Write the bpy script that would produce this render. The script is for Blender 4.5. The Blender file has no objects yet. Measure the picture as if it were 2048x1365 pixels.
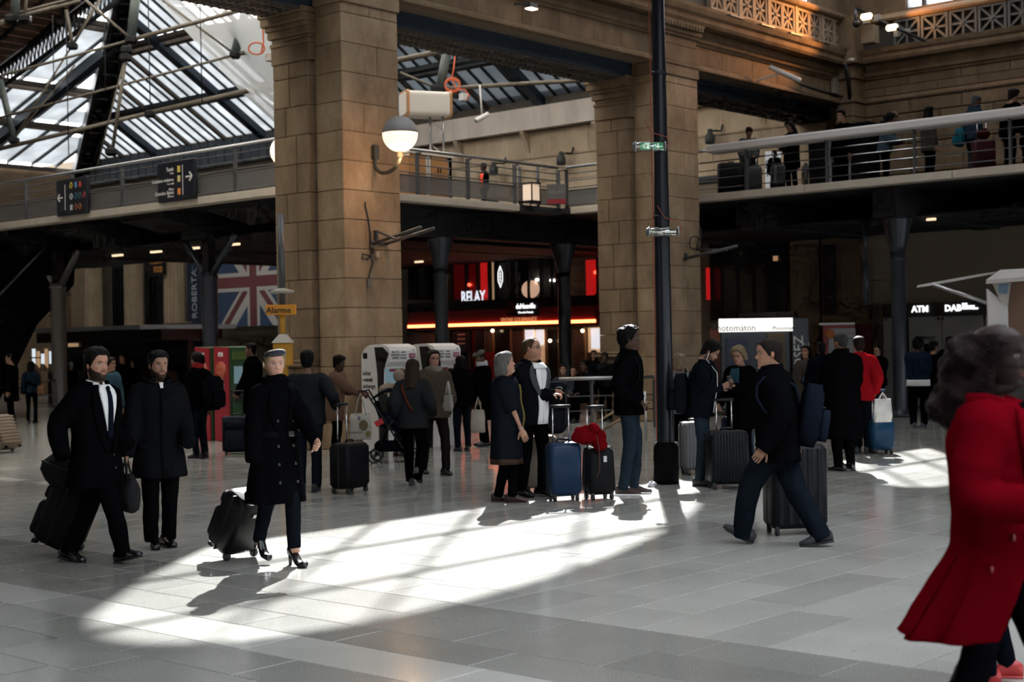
import bpy, math, random
import numpy as np
from mathutils import Vector, Matrix, noise
random.seed(7); rng = np.random.default_rng(7)
sc = bpy.context.scene
COL = sc.collection
R = math.radians
# ------------------------------------------------------------------ camera
TH = R(41.05); FPX = 2900.0; ROLL = .018; CAMH = 1.6
FW = np.array([math.cos(TH), math.sin(TH), 0.]); RT = np.array([math.sin(TH), -math.cos(TH), 0.]); UP = np.array([0., 0., 1.])
CAM = np.array([0., 0., CAMH])
_c, _s = math.cos(ROLL), math.sin(ROLL)
cd = bpy.data.cameras.new('camera'); cam = bpy.data.objects.new('camera', cd); COL.objects.link(cam)
cd.sensor_width = 36; cd.lens = 36 * FPX / 2048; cd.shift_y = 7.5 / 2048; cd.clip_end = 300
rc = Vector(_c * RT - _s * UP); uc = Vector(_s * RT + _c * UP); bc = Vector(-FW)
m = Matrix((rc, uc, bc)).transposed().to_4x4(); m.translation = Vector(CAM); cam.matrix_world = m
cd.dof.use_dof = True; cd.dof.focus_distance = 12.0; cd.dof.aperture_fstop = 2.8
sc.camera = cam
# ------------------------------------------------------------------ sky, sun, exposure
w = bpy.data.worlds.new('sky'); sc.world = w; w.use_nodes = True
bgn = w.node_tree.nodes['Background']; bgn.inputs[0].default_value = (.95, .975, 1., 1); bgn.inputs[1].default_value = 5.5
SUN = np.array([1.7, 1.25, 1.72]); SUN /= np.linalg.norm(SUN)
sd = bpy.data.lights.new('sun', 'SUN'); sd.energy = 34; sd.angle = R(.55); sd.color = (1, .965, .91)
so = bpy.data.objects.new('sun', sd); COL.objects.link(so); so.location = (60, 45, 60)
so.rotation_euler = Vector(SUN).to_track_quat('Z', 'Y').to_euler()
vs = sc.view_settings; vs.view_transform = 'Standard'; vs.look = 'None'; vs.gamma = 1; vs.use_curve_mapping = False; vs.exposure = 0.0
cy = sc.cycles; cy.use_denoising = True; cy.max_bounces = 5; cy.diffuse_bounces = 3; cy.glossy_bounces = 2; cy.use_adaptive_sampling = True; cy.adaptive_threshold = .03; cy.adaptive_min_samples = 12
cy.transmission_bounces = 4; cy.transparent_max_bounces = 12; cy.sample_clamp_indirect = 6; cy.caustics_reflective = False; cy.caustics_refractive = False
# ------------------------------------------------------------------ pixel -> place
def ray(px, py):
    du = px - 1024; dv = py - 690
    return FW + RT * ((du * _c - dv * _s) / FPX) - UP * ((dv * _c + du * _s) / FPX)
def at(px, py, d): return CAM + ray(px, py) * d
def onP(px, py, p, n):
    k = ray(px, py); n = np.array(n, float); return CAM + k * (np.dot(np.array(p) - CAM, n) / np.dot(k, n))
def G(px, py, z=0.): return onP(px, py, (0, 0, z), (0, 0, 1))
def onX(px, py, X): return onP(px, py, (X, 0, 0), (1, 0, 0))
def onY(px, py, Y): return onP(px, py, (0, Y, 0), (0, 1, 0))
def proj(P):
    q = np.array(P, float) - CAM; d = q @ FW; a = q @ RT / d * FPX; b = -q[2] / d * FPX
    return 1024 + a * _c + b * _s, 690 + b * _c - a * _s, d
def head(phi): return TH - math.pi / 2 + R(phi)      # phi: 0 faces picture right, 90 away, 180 left, 270 to the camera
# ------------------------------------------------------------------ materials
MATS = {}
def M(name, col, rough=.6, metal=0., var=0., vs=6., bump=0., bs=60., emit=0., ecol=None, spec=.5, streak=None, coat=0.):
    if name in MATS: return MATS[name]
    mt = bpy.data.materials.new(name); MATS[name] = mt; mt.use_nodes = True
    nt = mt.node_tree; b = nt.nodes['Principled BSDF']
    c4 = (*col, 1)
    b.inputs['Base Color'].default_value = c4; b.inputs['Roughness'].default_value = rough; b.inputs['Metallic'].default_value = metal
    b.inputs['Specular IOR Level'].default_value = spec; b.inputs['Coat Weight'].default_value = coat
    if emit:
        b.inputs['Emission Color'].default_value = (*(ecol or col), 1); b.inputs['Emission Strength'].default_value = emit
    L = nt.links.new; tc = None
    if var or bump:
        tc = nt.nodes.new('ShaderNodeNewGeometry')
        if streak:
            mp = nt.nodes.new('ShaderNodeMapping'); mp.inputs['Scale'].default_value = streak; L(tc.outputs['Position'], mp.inputs[0]); src = mp.outputs[0]
        else: src = tc.outputs['Position']
    if var:
        n = nt.nodes.new('ShaderNodeTexNoise'); n.inputs['Scale'].default_value = vs; n.inputs['Detail'].default_value = 6; n.inputs['Roughness'].default_value = .65
        L(src, n.inputs['Vector'])
        rp = nt.nodes.new('ShaderNodeValToRGB'); e = rp.color_ramp.elements
        e[0].position = .3; e[1].position = .72
        e[0].color = (*[x * (1 - var) for x in col], 1); e[1].color = (*[min(1, x * (1 + var * .7)) for x in col], 1)
        L(n.outputs['Fac'], rp.inputs[0]); L(rp.outputs[0], b.inputs['Base Color'])
    if bump:
        n2 = nt.nodes.new('ShaderNodeTexNoise'); n2.inputs['Scale'].default_value = bs; n2.inputs['Detail'].default_value = 4
        L(tc.outputs['Position'], n2.inputs['Vector']); bp = nt.nodes.new('ShaderNodeBump'); bp.inputs['Strength'].default_value = bump; bp.inputs['Distance'].default_value = .01
        L(n2.outputs['Fac'], bp.inputs['Height']); L(bp.outputs[0], b.inputs['Normal'])
    return mt
def M_glass(name, col=(1, 1, 1), clear=.85, rough=.02):
    if name in MATS: return MATS[name]
    mt = bpy.data.materials.new(name); MATS[name] = mt; mt.use_nodes = True; nt = mt.node_tree; nt.nodes.clear(); L = nt.links.new
    o = nt.nodes.new('ShaderNodeOutputMaterial'); t = nt.nodes.new('ShaderNodeBsdfTransparent'); t.inputs[0].default_value = (*col, 1)
    g = nt.nodes.new('ShaderNodeBsdfGlossy'); g.inputs['Roughness'].default_value = rough; mx = nt.nodes.new('ShaderNodeMixShader'); mx.inputs[0].default_value = 1 - clear
    L(t.outputs[0], mx.inputs[1]); L(g.outputs[0], mx.inputs[2]); L(mx.outputs[0], o.inputs[0]); return mt
def M_frost(name, col, dcol, mix=.25, clear=0.):
    if name in MATS: return MATS[name]
    mt = bpy.data.materials.new(name); MATS[name] = mt; mt.use_nodes = True; nt = mt.node_tree; nt.nodes.clear(); L = nt.links.new
    o = nt.nodes.new('ShaderNodeOutputMaterial'); t = nt.nodes.new('ShaderNodeBsdfTranslucent')
    geo = nt.nodes.new('ShaderNodeNewGeometry'); n = nt.nodes.new('ShaderNodeTexNoise'); n.inputs['Scale'].default_value = 1.1; n.inputs['Detail'].default_value = 5
    L(geo.outputs['Position'], n.inputs['Vector']); rp = nt.nodes.new('ShaderNodeValToRGB'); e = rp.color_ramp.elements; e[0].position = .3; e[1].position = .7
    e[0].color = (*[x * .72 for x in col], 1); e[1].color = (*col, 1); L(n.outputs['Fac'], rp.inputs[0]); L(rp.outputs[0], t.inputs[0])
    g = nt.nodes.new('ShaderNodeBsdfDiffuse'); g.inputs[0].default_value = (*dcol, 1); mx = nt.nodes.new('ShaderNodeMixShader'); mx.inputs[0].default_value = mix
    L(t.outputs[0], mx.inputs[1]); L(g.outputs[0], mx.inputs[2]); last = mx
    if clear:
        tr = nt.nodes.new('ShaderNodeBsdfTransparent'); m2 = nt.nodes.new('ShaderNodeMixShader'); m2.inputs[0].default_value = clear
        L(mx.outputs[0], m2.inputs[1]); L(tr.outputs[0], m2.inputs[2]); last = m2
    L(last.outputs[0], o.inputs[0]); return mt
def stone_mat(name, c1, c2, c3, sc_=1.2):
    mt = bpy.data.materials.new(name); MATS[name] = mt; mt.use_nodes = True; nt = mt.node_tree; b = nt.nodes['Principled BSDF']; L = nt.links.new
    b.inputs['Roughness'].default_value = .85; b.inputs['Specular IOR Level'].default_value = .25
    geo = nt.nodes.new('ShaderNodeNewGeometry'); oi = nt.nodes.new('ShaderNodeObjectInfo')
    def nz(s, d, mapsc=None):
        n = nt.nodes.new('ShaderNodeTexNoise'); n.inputs['Scale'].default_value = s; n.inputs['Detail'].default_value = d; n.inputs['Roughness'].default_value = .7
        if mapsc:
            mp = nt.nodes.new('ShaderNodeMapping'); mp.inputs['Scale'].default_value = mapsc; L(geo.outputs['Position'], mp.inputs[0]); L(mp.outputs[0], n.inputs['Vector'])
        else: L(geo.outputs['Position'], n.inputs['Vector'])
        return n.outputs['Fac']
    def ramp(f, a, b_, ca, cb):
        r = nt.nodes.new('ShaderNodeValToRGB'); e = r.color_ramp.elements; e[0].position = a; e[1].position = b_; e[0].color = (*ca, 1); e[1].color = (*cb, 1); L(f, r.inputs[0]); return r.outputs[0]
    def mix(f, a, b_, mode='MIX'):
        x = nt.nodes.new('ShaderNodeMix'); x.data_type = 'RGBA'; x.blend_type = mode
        if isinstance(f, float): x.inputs[0].default_value = f
        else: L(f, x.inputs[0])
        L(a, x.inputs[6]); L(b_, x.inputs[7]); return x.outputs[2]
    base = ramp(nz(sc_, 6), .35, .68, c1, c2)
    streak = ramp(nz(1.5, 9, (1.4, 1.4, .6)), .36, .66, (0, 0, 0), (1, 1, 1))
    dark = ramp(nz(3., 5), .3, .7, c3, [x * 1.25 for x in c3])
    base = mix(streak, dark, base)
    spots = ramp(nz(26, 2, (1, 1, .8)), .27, .33, (.25, .2, .16), (1, 1, 1))
    base = mix(.85, base, spots, 'MULTIPLY')
    rnd = ramp(oi.outputs['Random'], 0, 1, (.86, .85, .83), (1.06, 1.05, 1.04))
    base = mix(1., base, rnd, 'MULTIPLY')
    L(base, b.inputs['Base Color'])
    bp = nt.nodes.new('ShaderNodeBump'); bp.inputs['Strength'].default_value = .5; bp.inputs['Distance'].default_value = .012; L(nz(18, 6), bp.inputs['Height']); L(bp.outputs[0], b.inputs['Normal'])
    return mt
# ------------------------------------------------------------------ mesh builder
def rotz(a):
    c, s = math.cos(a), math.sin(a); return np.array([[c, -s, 0], [s, c, 0], [0, 0, 1.]])
def rotx(a):
    c, s = math.cos(a), math.sin(a); return np.array([[1, 0, 0], [0, c, -s], [0, s, c.real]])
def roty(a):
    c, s = math.cos(a), math.sin(a); return np.array([[c, 0, s], [0, 1, 0], [-s, 0, c]])
def nrm(v):
    v = np.asarray(v, float); l = np.linalg.norm(v); return v / l if l > 1e-9 else v
BOXF = [(0, 3, 2, 1), (4, 5, 6, 7), (0, 1, 5, 4), (1, 2, 6, 5), (2, 3, 7, 6), (3, 0, 4, 7)]
class MB:
    def __init__(s): s.v = []; s.f = []; s.sm = []; s.mi = []; s.n = 0
    def add(s, v, f, sm=False, mi=0):
        v = np.asarray(v, float).reshape(-1, 3); s.v.append(v); s.f += [tuple(int(i) + s.n for i in q) for q in f]; s.sm += [sm] * len(f); s.mi += [mi] * len(f); s.n += len(v); return s
    def bb(s, x0, x1, y0, y1, z0, z1, mi=0):
        return s.add([(x0, y0, z0), (x1, y0, z0), (x1, y1, z0), (x0, y1, z0), (x0, y0, z1), (x1, y0, z1), (x1, y1, z1), (x0, y1, z1)], BOXF, mi=mi)
    def box(s, c, d, rot=None, bev=0., mi=0):
        hx, hy, hz = [q / 2 for q in d]
        if bev <= 0:
            v = np.array([(-hx, -hy, -hz), (hx, -hy, -hz), (hx, hy, -hz), (-hx, hy, -hz), (-hx, -hy, hz), (hx, -hy, hz), (hx, hy, hz), (-hx, hy, hz)]); f = BOXF
        else:
            v, f = cham(hx, hy, hz, min(bev, hx * .9, hy * .9, hz * .9))
        if rot is not None: v = v @ np.asarray(rot).T
        return s.add(v + np.asarray(c, float), f, mi=mi)
    def hexa(s, a, b, c, d, off, mi=0):          # quad abcd thickened by vector off
        p = np.array([a, b, c, d], float); return s.add(np.vstack([p, p + np.asarray(off, float)]), [(0, 3, 2, 1), (4, 5, 6, 7), (0, 1, 5, 4), (1, 2, 6, 5), (2, 3, 7, 6), (3, 0, 4, 7)], mi=mi)
    def prism(s, poly, off, mi=0, sm=False):
        p = np.asarray(poly, float); n = len(p); f = [tuple(range(n - 1, -1, -1)), tuple(range(n, 2 * n))] + [(i, (i + 1) % n, n + (i + 1) % n, n + i) for i in range(n)]
        return s.add(np.vstack([p, p + np.asarray(off, float)]), f, sm, mi)
    def loft(s, rings, cap=True, sm=True, mi=0, close=True):
        k = len(rings[0]); v = np.vstack(rings); f = []
        for i in range(len(rings) - 1):
            for j in range(k if close else k - 1):
                a = i * k + j; b = i * k + (j + 1) % k; f.append((a, b, b + k, a + k))
        if cap: f += [tuple(range(k - 1, -1, -1)), tuple(range((len(rings) - 1) * k, len(rings) * k))]
        return s.add(v, f, sm, mi)
    def tube(s, pts, r, n=8, cap=True, mi=0, sm=True, flat=1., up=None):
        p = [np.asarray(q, float) for q in pts]; k = len(p); rr = r if hasattr(r, '__len__') else [r] * k
        rings = []; prev = None
        for i in range(k):
            t = nrm(p[min(i + 1, k - 1)] - p[max(i - 1, 0)])
            if prev is None:
                h = np.array(up, float) if up is not None else (np.array([0, 0, 1.]) if abs(t[2]) < .9 else np.array([1., 0, 0])); x = nrm(np.cross(h, t))
            else: x = nrm(prev - t * np.dot(prev, t))
            prev = x; y = np.cross(t, x); a = np.arange(n) * 2 * math.pi / n
            rings.append(p[i] + rr[i] * (np.cos(a)[:, None] * x + flat * np.sin(a)[:, None] * y))
        return s.loft(rings, cap, sm, mi)
    def lathe(s, prof, n=16, c=(0, 0, 0), axis='z', mi=0, cap=True, sm=True):
        a = np.arange(n) * 2 * math.pi / n; rings = []
        for r, z in prof:
            q = np.stack([r * np.cos(a), r * np.sin(a), np.full(n, z)], 1)
            if axis == 'x': q = q[:, [2, 0, 1]]
            if axis == 'y': q = q[:, [1, 2, 0]]
            rings.append(q + np.asarray(c, float))
        return s.loft(rings, cap, sm, mi)
    def ell(s, c, r, rot=None, nu=14, nv=9, mi=0):
        rings = []; a = np.arange(nu) * 2 * math.pi / nu
        for i in range(nv + 1):
            t = math.pi * (i + .02 * (i == 0) - .02 * (i == nv)) / nv; q = np.stack([math.sin(t) * np.cos(a) * r[0], math.sin(t) * np.sin(a) * r[1], np.full(nu, -math.cos(t) * r[2])], 1)
            if rot is not None: q = q @ np.asarray(rot).T
            rings.append(q + np.asarray(c, float))
        return s.loft(rings, True, True, mi)
    def verts(s): return np.vstack(s.v) if s.v else np.zeros((0, 3))
    def mesh(s, name, mats):
        me = bpy.data.meshes.new(name); me.from_pydata(s.verts().tolist(), [], s.f); me.polygons.foreach_set('use_smooth', s.sm)
        for mt in (mats if isinstance(mats, (list, tuple)) else [mats]): me.materials.append(mt)
        if any(s.mi): me.polygons.foreach_set('material_index', s.mi)
        me.update(); return me
    def obj(s, name, mats, parent=None, local=False, loc=None, rz=0.):
        if parent is not None and not local:
            Mi = np.array(MW[parent.name].inverted()); v = s.verts() @ Mi[:3, :3].T + Mi[:3, 3]; s.v = [v]
        o = link(name, s.mesh(name, mats), parent)
        if loc is not None: o.location = loc; o.rotation_euler[2] = rz
        return o
CH = {}
def cham(hx, hy, hz, b):
    pts = []; idx = {}
    for sx in (-1, 1):
        for sy in (-1, 1):
            for sz in (-1, 1):
                for ax in range(3):
                    p = [sx * (hx - b), sy * (hy - b), sz * (hz - b)]; p[ax] = (sx * hx, sy * hy, sz * hz)[ax]; idx[(sx, sy, sz, ax)] = len(pts); pts.append(p)
    f = []
    for sg in (-1, 1):
        for ax in range(3):
            o = [(-1, -1), (1, -1), (1, 1), (-1, 1)]; q = []
            for a, b_ in o:
                k = [0, 0, 0]; k[ax] = sg; k[(ax + 1) % 3] = a; k[(ax + 2) % 3] = b_; q.append(idx[(*k, ax)])
            f.append(tuple(q if sg > 0 else q[::-1]))
    for ax in range(3):
        for a in (-1, 1):
            for b_ in (-1, 1):
                k0 = [0, 0, 0]; k0[(ax + 1) % 3] = a; k0[(ax + 2) % 3] = b_; k1 = k0[:]; k0[ax] = -1; k1[ax] = 1; u, w_ = (ax + 1) % 3, (ax + 2) % 3
                q = (idx[(*k0, u)], idx[(*k1, u)], idx[(*k1, w_)], idx[(*k0, w_)]); f.append(q if a * b_ < 0 else q[::-1])
    for sx in (-1, 1):
        for sy in (-1, 1):
            for sz in (-1, 1):
                q = (idx[(sx, sy, sz, 0)], idx[(sx, sy, sz, 1)], idx[(sx, sy, sz, 2)]); f.append(q if sx * sy * sz > 0 else q[::-1])
    return np.array(pts), f
MW = {}
def link(name, data, parent=None):
    o = bpy.data.objects.new(name, data); COL.objects.link(o)
    if parent is not None: o.parent = parent
    MW[o.name] = MW[parent.name] if parent is not None else Matrix.Identity(4)
    return o
def tag(o, label=None, cat=None, group=None, kind=None):
    if label: o['label'] = label
    if cat: o['category'] = cat
    if group: o['group'] = group
    if kind: o['kind'] = kind
    return o
def E(name, loc=(0, 0, 0), rz=0., label=None, cat=None, group=None, kind=None):
    o = bpy.data.objects.new(name, None); COL.objects.link(o); o.location = [float(q) for q in loc]; o.rotation_euler[2] = rz; o.empty_display_size = .2
    MW[o.name] = Matrix.Translation([float(q) for q in loc]) @ Matrix.Rotation(rz, 4, 'Z'); return tag(o, label, cat, group, kind)
BM = {}
def blk(parent, x0, x1, y0, y1, z0, z1, mt, name='stone_block', bev=.012, off=None):
    d = (round(x1 - x0, 3), round(y1 - y0, 3), round(z1 - z0, 3)); k = (d, mt.name, bev)
    if k not in BM: BM[k] = MB().box((0, 0, 0), d, bev=bev).mesh(name, mt)
    o = link(name, BM[k], parent); P = MW[parent.name].translation; o.location = ((x0 + x1) / 2 - P.x, (y0 + y1) / 2 - P.y, (z0 + z1) / 2 - P.z); return o
def text(parent, s, size, loc, mt, rx=math.pi / 2, rz=0., name='lettering', ext=.004, align='CENTER', sx=1., world=True, ry=0., bold=0.):
    cu = bpy.data.curves.new(name, 'FONT'); cu.body = s; cu.size = size; cu.extrude = ext; cu.align_x = align; cu.align_y = 'CENTER'; cu.offset = bold; cu.resolution_u = 2
    tmp = bpy.data.objects.new('t', cu); me = bpy.data.meshes.new_from_object(tmp); me.materials.clear(); me.materials.append(mt); bpy.data.objects.remove(tmp); bpy.data.curves.remove(cu); me.name = name
    o = bpy.data.objects.new(name, me); COL.objects.link(o); o.parent = parent
    mt4 = Matrix.Translation([float(q) for q in loc]) @ Matrix.Rotation(rz, 4, 'Z') @ Matrix.Rotation(ry, 4, 'Y') @ Matrix.Rotation(rx, 4, 'X') @ Matrix.Diagonal((sx, 1, 1, 1))
    o.matrix_local = (MW[parent.name].inverted() @ mt4) if world else mt4; return o
def copy_tree(o, loc=None, rz=None, parent=None):
    c = o.copy(); COL.objects.link(c); c.parent = parent
    if loc is not None: c.location = [float(q) for q in loc]
    if rz is not None: c.rotation_euler[2] = rz
    for ch in o.children: copy_tree(ch, parent=c)
    return c
# ------------------------------------------------------------------ palette
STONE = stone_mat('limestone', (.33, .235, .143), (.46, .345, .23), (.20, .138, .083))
STONE_D = stone_mat('limestone_dark', (.20, .139, .083), (.27, .195, .124), (.125, .086, .051))  # darker tone of the limestone, for walls, mouldings and rear pilasters
STONE_L = stone_mat('limestone_pale', (.58, .46, .325), (.72, .59, .44), (.40, .31, .21), .7)
JOINT = M('mortar', (.20, .16, .115), .95)
BAND = M('painted_band', (.80, .70, .60), .8, var=.18, vs=2.2, streak=(1, 1, .25))
BLUE = M('blue_steel', (.022, .036, .055), .5, var=.25, vs=4)
DKST = M('dark_steel', (.022, .026, .03), .5, var=.2, vs=8)
RUST = M('rusty_steel', (.085, .065, .05), .7, var=.35, vs=6)
STEELG = M('grey_steel', (.10, .105, .11), .42, .4)
BRUSH = M('brushed_steel', (.42, .42, .42), .32, .9)
CONC = M('concrete_edge', (.50, .44, .36), .8, var=.12, vs=3)
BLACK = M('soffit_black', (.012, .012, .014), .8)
WOOD = M('roof_boards', (.17, .095, .06), .7, var=.3, vs=3, streak=(1, 12, 1))
WHITE = M('white_paint', (.78, .77, .74), .4)
YA, XB = 16.8, 32.0
PIL = [(6.8, 8.05), (15.36, 16.6), (23.9, 25.3)]
# ------------------------------------------------------------------ floor of granite slabs
def granite(name, col, spk, rough):
    mt = bpy.data.materials.new(name); MATS[name] = mt; mt.use_nodes = True; nt = mt.node_tree; b = nt.nodes['Principled BSDF']; L = nt.links.new
    g = nt.nodes.new('ShaderNodeNewGeometry'); oi = nt.nodes.new('ShaderNodeObjectInfo')
    n = nt.nodes.new('ShaderNodeTexNoise'); n.inputs['Scale'].default_value = 190; n.inputs['Detail'].default_value = 3; L(g.outputs['Position'], n.inputs['Vector'])
    r = nt.nodes.new('ShaderNodeValToRGB'); e = r.color_ramp.elements; e[0].position = .36; e[1].position = .66; e[0].color = (*[c * (1 - spk) for c in col], 1); e[1].color = (*[c * (1 + spk) for c in col], 1); L(n.outputs['Fac'], r.inputs[0])
    n2 = nt.nodes.new('ShaderNodeTexNoise'); n2.inputs['Scale'].default_value = .9; n2.inputs['Detail'].default_value = 5; L(g.outputs['Position'], n2.inputs['Vector'])
    r2 = nt.nodes.new('ShaderNodeValToRGB'); e = r2.color_ramp.elements; e[0].position = .3; e[1].position = .7; e[0].color = (.86, .86, .85, 1); e[1].color = (1.05, 1.05, 1.05, 1); L(n2.outputs['Fac'], r2.inputs[0])
    x = nt.nodes.new('ShaderNodeMix'); x.data_type = 'RGBA'; x.blend_type = 'MULTIPLY'; x.inputs[0].default_value = 1; L(r.outputs[0], x.inputs[6]); L(r2.outputs[0], x.inputs[7])
    L(x.outputs[2], b.inputs['Base Color']); mr = nt.nodes.new('ShaderNodeMapRange'); mr.inputs[3].default_value = rough - .05; mr.inputs[4].default_value = rough + .06; L(n2.outputs['Fac'], mr.inputs[0]); L(mr.outputs[0], b.inputs['Roughness'])
    b.inputs['Specular IOR Level'].default_value = .5
    return mt
GL = [granite('granite_light_%d' % i, c, .38, .15) for i, c in enumerate([(.345, .343, .315), (.365, .363, .333), (.305, .303, .279)])]
GD = [granite('granite_dark_%d' % i, c, .38, .15) for i, c in enumerate([(.22, .219, .201), (.236, .235, .216), (.198, .197, .181)])]
GROUT = M('joint_filler', (.30, .30, .285), .3)
floor = E('floor', (0, 0, 0), kind='structure')
MB().bb(-16, 6.55, -8.4, 56, -.3, -.003).obj('floor_bed', GROUT, floor); MB().bb(6.55, 33, -8.4, 56, -.3, -.003).obj('floor_bed', M('joint_filler_dark', (.075, .074, .07), .4), floor)
tiles = []
def row_tiles(x0, x1, cols, dark, ylen, seed, y0=-7.9, y1=55.5):
    rr = random.Random(seed)
    for a, b in cols:
        y = y0 - rr.random() * ylen
        while y < y1:
            ly = ylen * rr.choice((.8, 1, 1, 1.2)); tiles.append((a, b, max(y, y0), min(y + ly, y1), dark)); y += ly
row_tiles(4.87, 5.30, [(4.87, 5.30)], 0, 1.15, 1)
row_tiles(5.3, 6.55, [(5.30, 5.68), (5.68, 6.12), (6.12, 6.55)], 1, 1.0, 2)
xs = [4.87 - .42 * i for i in range(0, 51)]
row_tiles(-16, 4.87, [(xs[i + 1], xs[i]) for i in range(50)], 1, .95, 3)
rr = random.Random(5); y = -7.9
while y < 55.5:
    ly = .41; x = 6.55 - rr.random() * 1.2
    while x < 32.9:
        lx = rr.choice((1.1, 1.3, 1.5)); tiles.append((max(x, 6.55), min(x + lx, 32.9), y, min(y + ly, 55.5), 0)); x += lx
    y += ly
def inframe(t):
    u, v, d = proj(((t[0] + t[1]) / 2, (t[2] + t[3]) / 2, 0)); return d > 1 and -40 < u < 2090 and v < 1400, d
vis = []; rest = []
for t in tiles:
    if t[1] - t[0] < .02 or t[3] - t[2] < .02: continue
    ok, d = inframe(t); (vis if ok else rest).append((d, t))
vis.sort(); rest += vis[298:]; vis = vis[:298]
rr = random.Random(9); g = .0035
for d, t in vis:
    mt = (GD if t[4] else GL)[rr.choice((0, 0, 0, 1, 1, 2))]
    blk(floor, t[0] + g, t[1] - g, t[2] + g, t[3] - g, -.02, 0, mt, 'floor_tile', bev=.002)
mbs = {}
for d, t in rest:
    k = (t[4], rr.choice((0, 0, 0, 1, 1, 2))); mb = mbs.setdefault(0, MB())
    mi = k[0] * 3 + k[1]; x0, x1, y0, y1 = t[0] + g, t[1] - g, t[2] + g, t[3] - g
    mb.add([(x0, y0, 0), (x1, y0, 0), (x1, y1, 0), (x0, y1, 0)], [(0, 1, 2, 3)], mi=mi)
tag(mbs[0].obj('tile_field', GL + GD, floor), kind='stuff')
# ------------------------------------------------------------------ pillars of coursed stone
def moulding(parent, prof, a, b, along='x', mt=STONE_D, name='moulding'):
    """prof: outline in (depth, z); swept from a to b"""
    if along == 'x': p = [(a, y, z) for y, z in prof]; off = (b - a, 0, 0)
    else: p = [(y, a, z) for y, z in prof]; off = (0, b - a, 0)
    return MB().prism(p, off).obj(name, mt, parent)
def pillar(i, x0, x1):
    p = E('pillar', (x0, YA, 0), kind='structure'); rr = random.Random(i + 20)
    tag(p, ['stone pillar beyond the picture', 'broad weathered stone pillar carrying the globe lamp', 'weathered stone pillar behind the tall black lamp post'][i], 'pillar')
    MB().bb(x0 + .03, x1 - .03, YA + .03, 18.28, 0, 8.05).obj('core', JOINT, p)
    zs = [0, .42, .86]; z = 1.30
    while z < 7.0: zs.append(z); z += .463
    zs.append(7.02)
    for k in range(len(zs) - 1):
        w = .07 if k < 1 else (.045 if k < 2 else 0.); a, b = zs[k] + .003, zs[k + 1] - .003
        cut = x0 + (x1 - x0) * rr.choice((.38, .5, .62))
        if k % 2 or k < 2:
            blk(p, x0 - w, cut - .003, YA - w, 17.43, a, b, STONE); blk(p, cut + .003, x1 + w, YA - w, 17.43, a, b, STONE)
        else: blk(p, x0 - w, x1 + w, YA - w, 17.43, a, b, STONE)
        b = min(b, 6.175)
        if b - a > .05:
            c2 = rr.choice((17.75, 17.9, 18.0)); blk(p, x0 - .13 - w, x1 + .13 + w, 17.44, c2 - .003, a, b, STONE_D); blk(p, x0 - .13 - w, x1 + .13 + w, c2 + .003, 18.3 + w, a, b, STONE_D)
    # base mouldings
    for e, z0, z1 in ((.10, 1.30, 1.36), (.06, 1.36, 1.42)): blk(p, x0 - .13 - e, x1 + .13 + e, 17.44, 18.3 + e, z0, z1, STONE_D, 'base_moulding', .02)
    # inner capital of stepped mouldings
    for e, z0, z1 in ((.02, 6.18, 6.46), (.035, 6.46, 6.53), (.01, 6.53, 6.60), (.06, 6.60, 6.72), (.09, 6.72, 6.80), (.14, 6.80, 6.93), (.17, 6.93, 7.02)):
        blk(p, x0 - .13 - e, x1 + .13 + e, 17.42 - min(e, .03), 18.3 + e, z0 + .001, z1 - .001, STONE_D, 'capital_moulding', .012)
    # the pier above the capital line, and its own capital
    for e, z0, z1 in ((.03, 7.02, 7.24), (.05, 7.24, 7.30), (.03, 7.30, 7.34), (0, 7.34, 7.66), (0, 7.66, 7.84), (.05, 7.84, 7.90), (.09, 7.90, 7.98)):
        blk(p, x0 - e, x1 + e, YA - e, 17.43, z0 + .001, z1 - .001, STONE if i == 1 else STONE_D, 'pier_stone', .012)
    return p
pillars = [pillar(i, *q) for i, q in enumerate(PIL)]
# dentils above pillar 2
for i in (1, 2):
    x0, x1 = PIL[i]; p = pillars[i]
    for k in range(14): blk(p, x0 - .06 + k * .108, x0 - .06 + k * .108 + .055, 16.62, 16.8, 7.99, 8.08, STONE_D, 'dentil', .006)
    blk(p, x0 - .12, x1 + .12, 16.66, 17.4, 8.08, 8.14, STONE_D, 'pier_cornice', .01)
# ------------------------------------------------------------------ wall across the picture (entablature, frieze, arched windows)
wa = E('wall_back', (16, YA, 7), kind='structure')
FR = 16.95
MB().bb(-16, XB, FR + .06, 17.45, 7.28, 9.3).obj('wall_core', JOINT, wa)
def courses_x(parent, x0, x1, yf, yb, zs, mt, ln, seed, name='stone_block'):
    rr = random.Random(seed)
    for k in range(len(zs) - 1):
        x = x0 - (ln * .5 if k % 2 else 0)
        while x < x1 - .05:
            l = ln * rr.choice((.85, 1, 1.15)); a, b = max(x, x0), min(x + l, x1)
            if b - a > .06: blk(parent, a + .003, b - .003, yf, yb, zs[k] + .003, zs[k + 1] - .003, mt, name, .008)
            x += l
def courses_y(parent, y0, y1, xf, xb, zs, mt, ln, seed, name='stone_block', bev=.01):
    rr = random.Random(seed)
    for k in range(len(zs) - 1):
        y = y0 - (ln * .5 if k % 2 else 0)
        while y < y1 - .05:
            l = ln * rr.choice((.85, 1, 1.15)); a, b = max(y, y0), min(y + l, y1)
            if b - a > .06: blk(parent, xf, xb, a + .003, b - .003, zs[k] + .004, zs[k + 1] - .004, mt, name, bev)
            y += l
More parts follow.
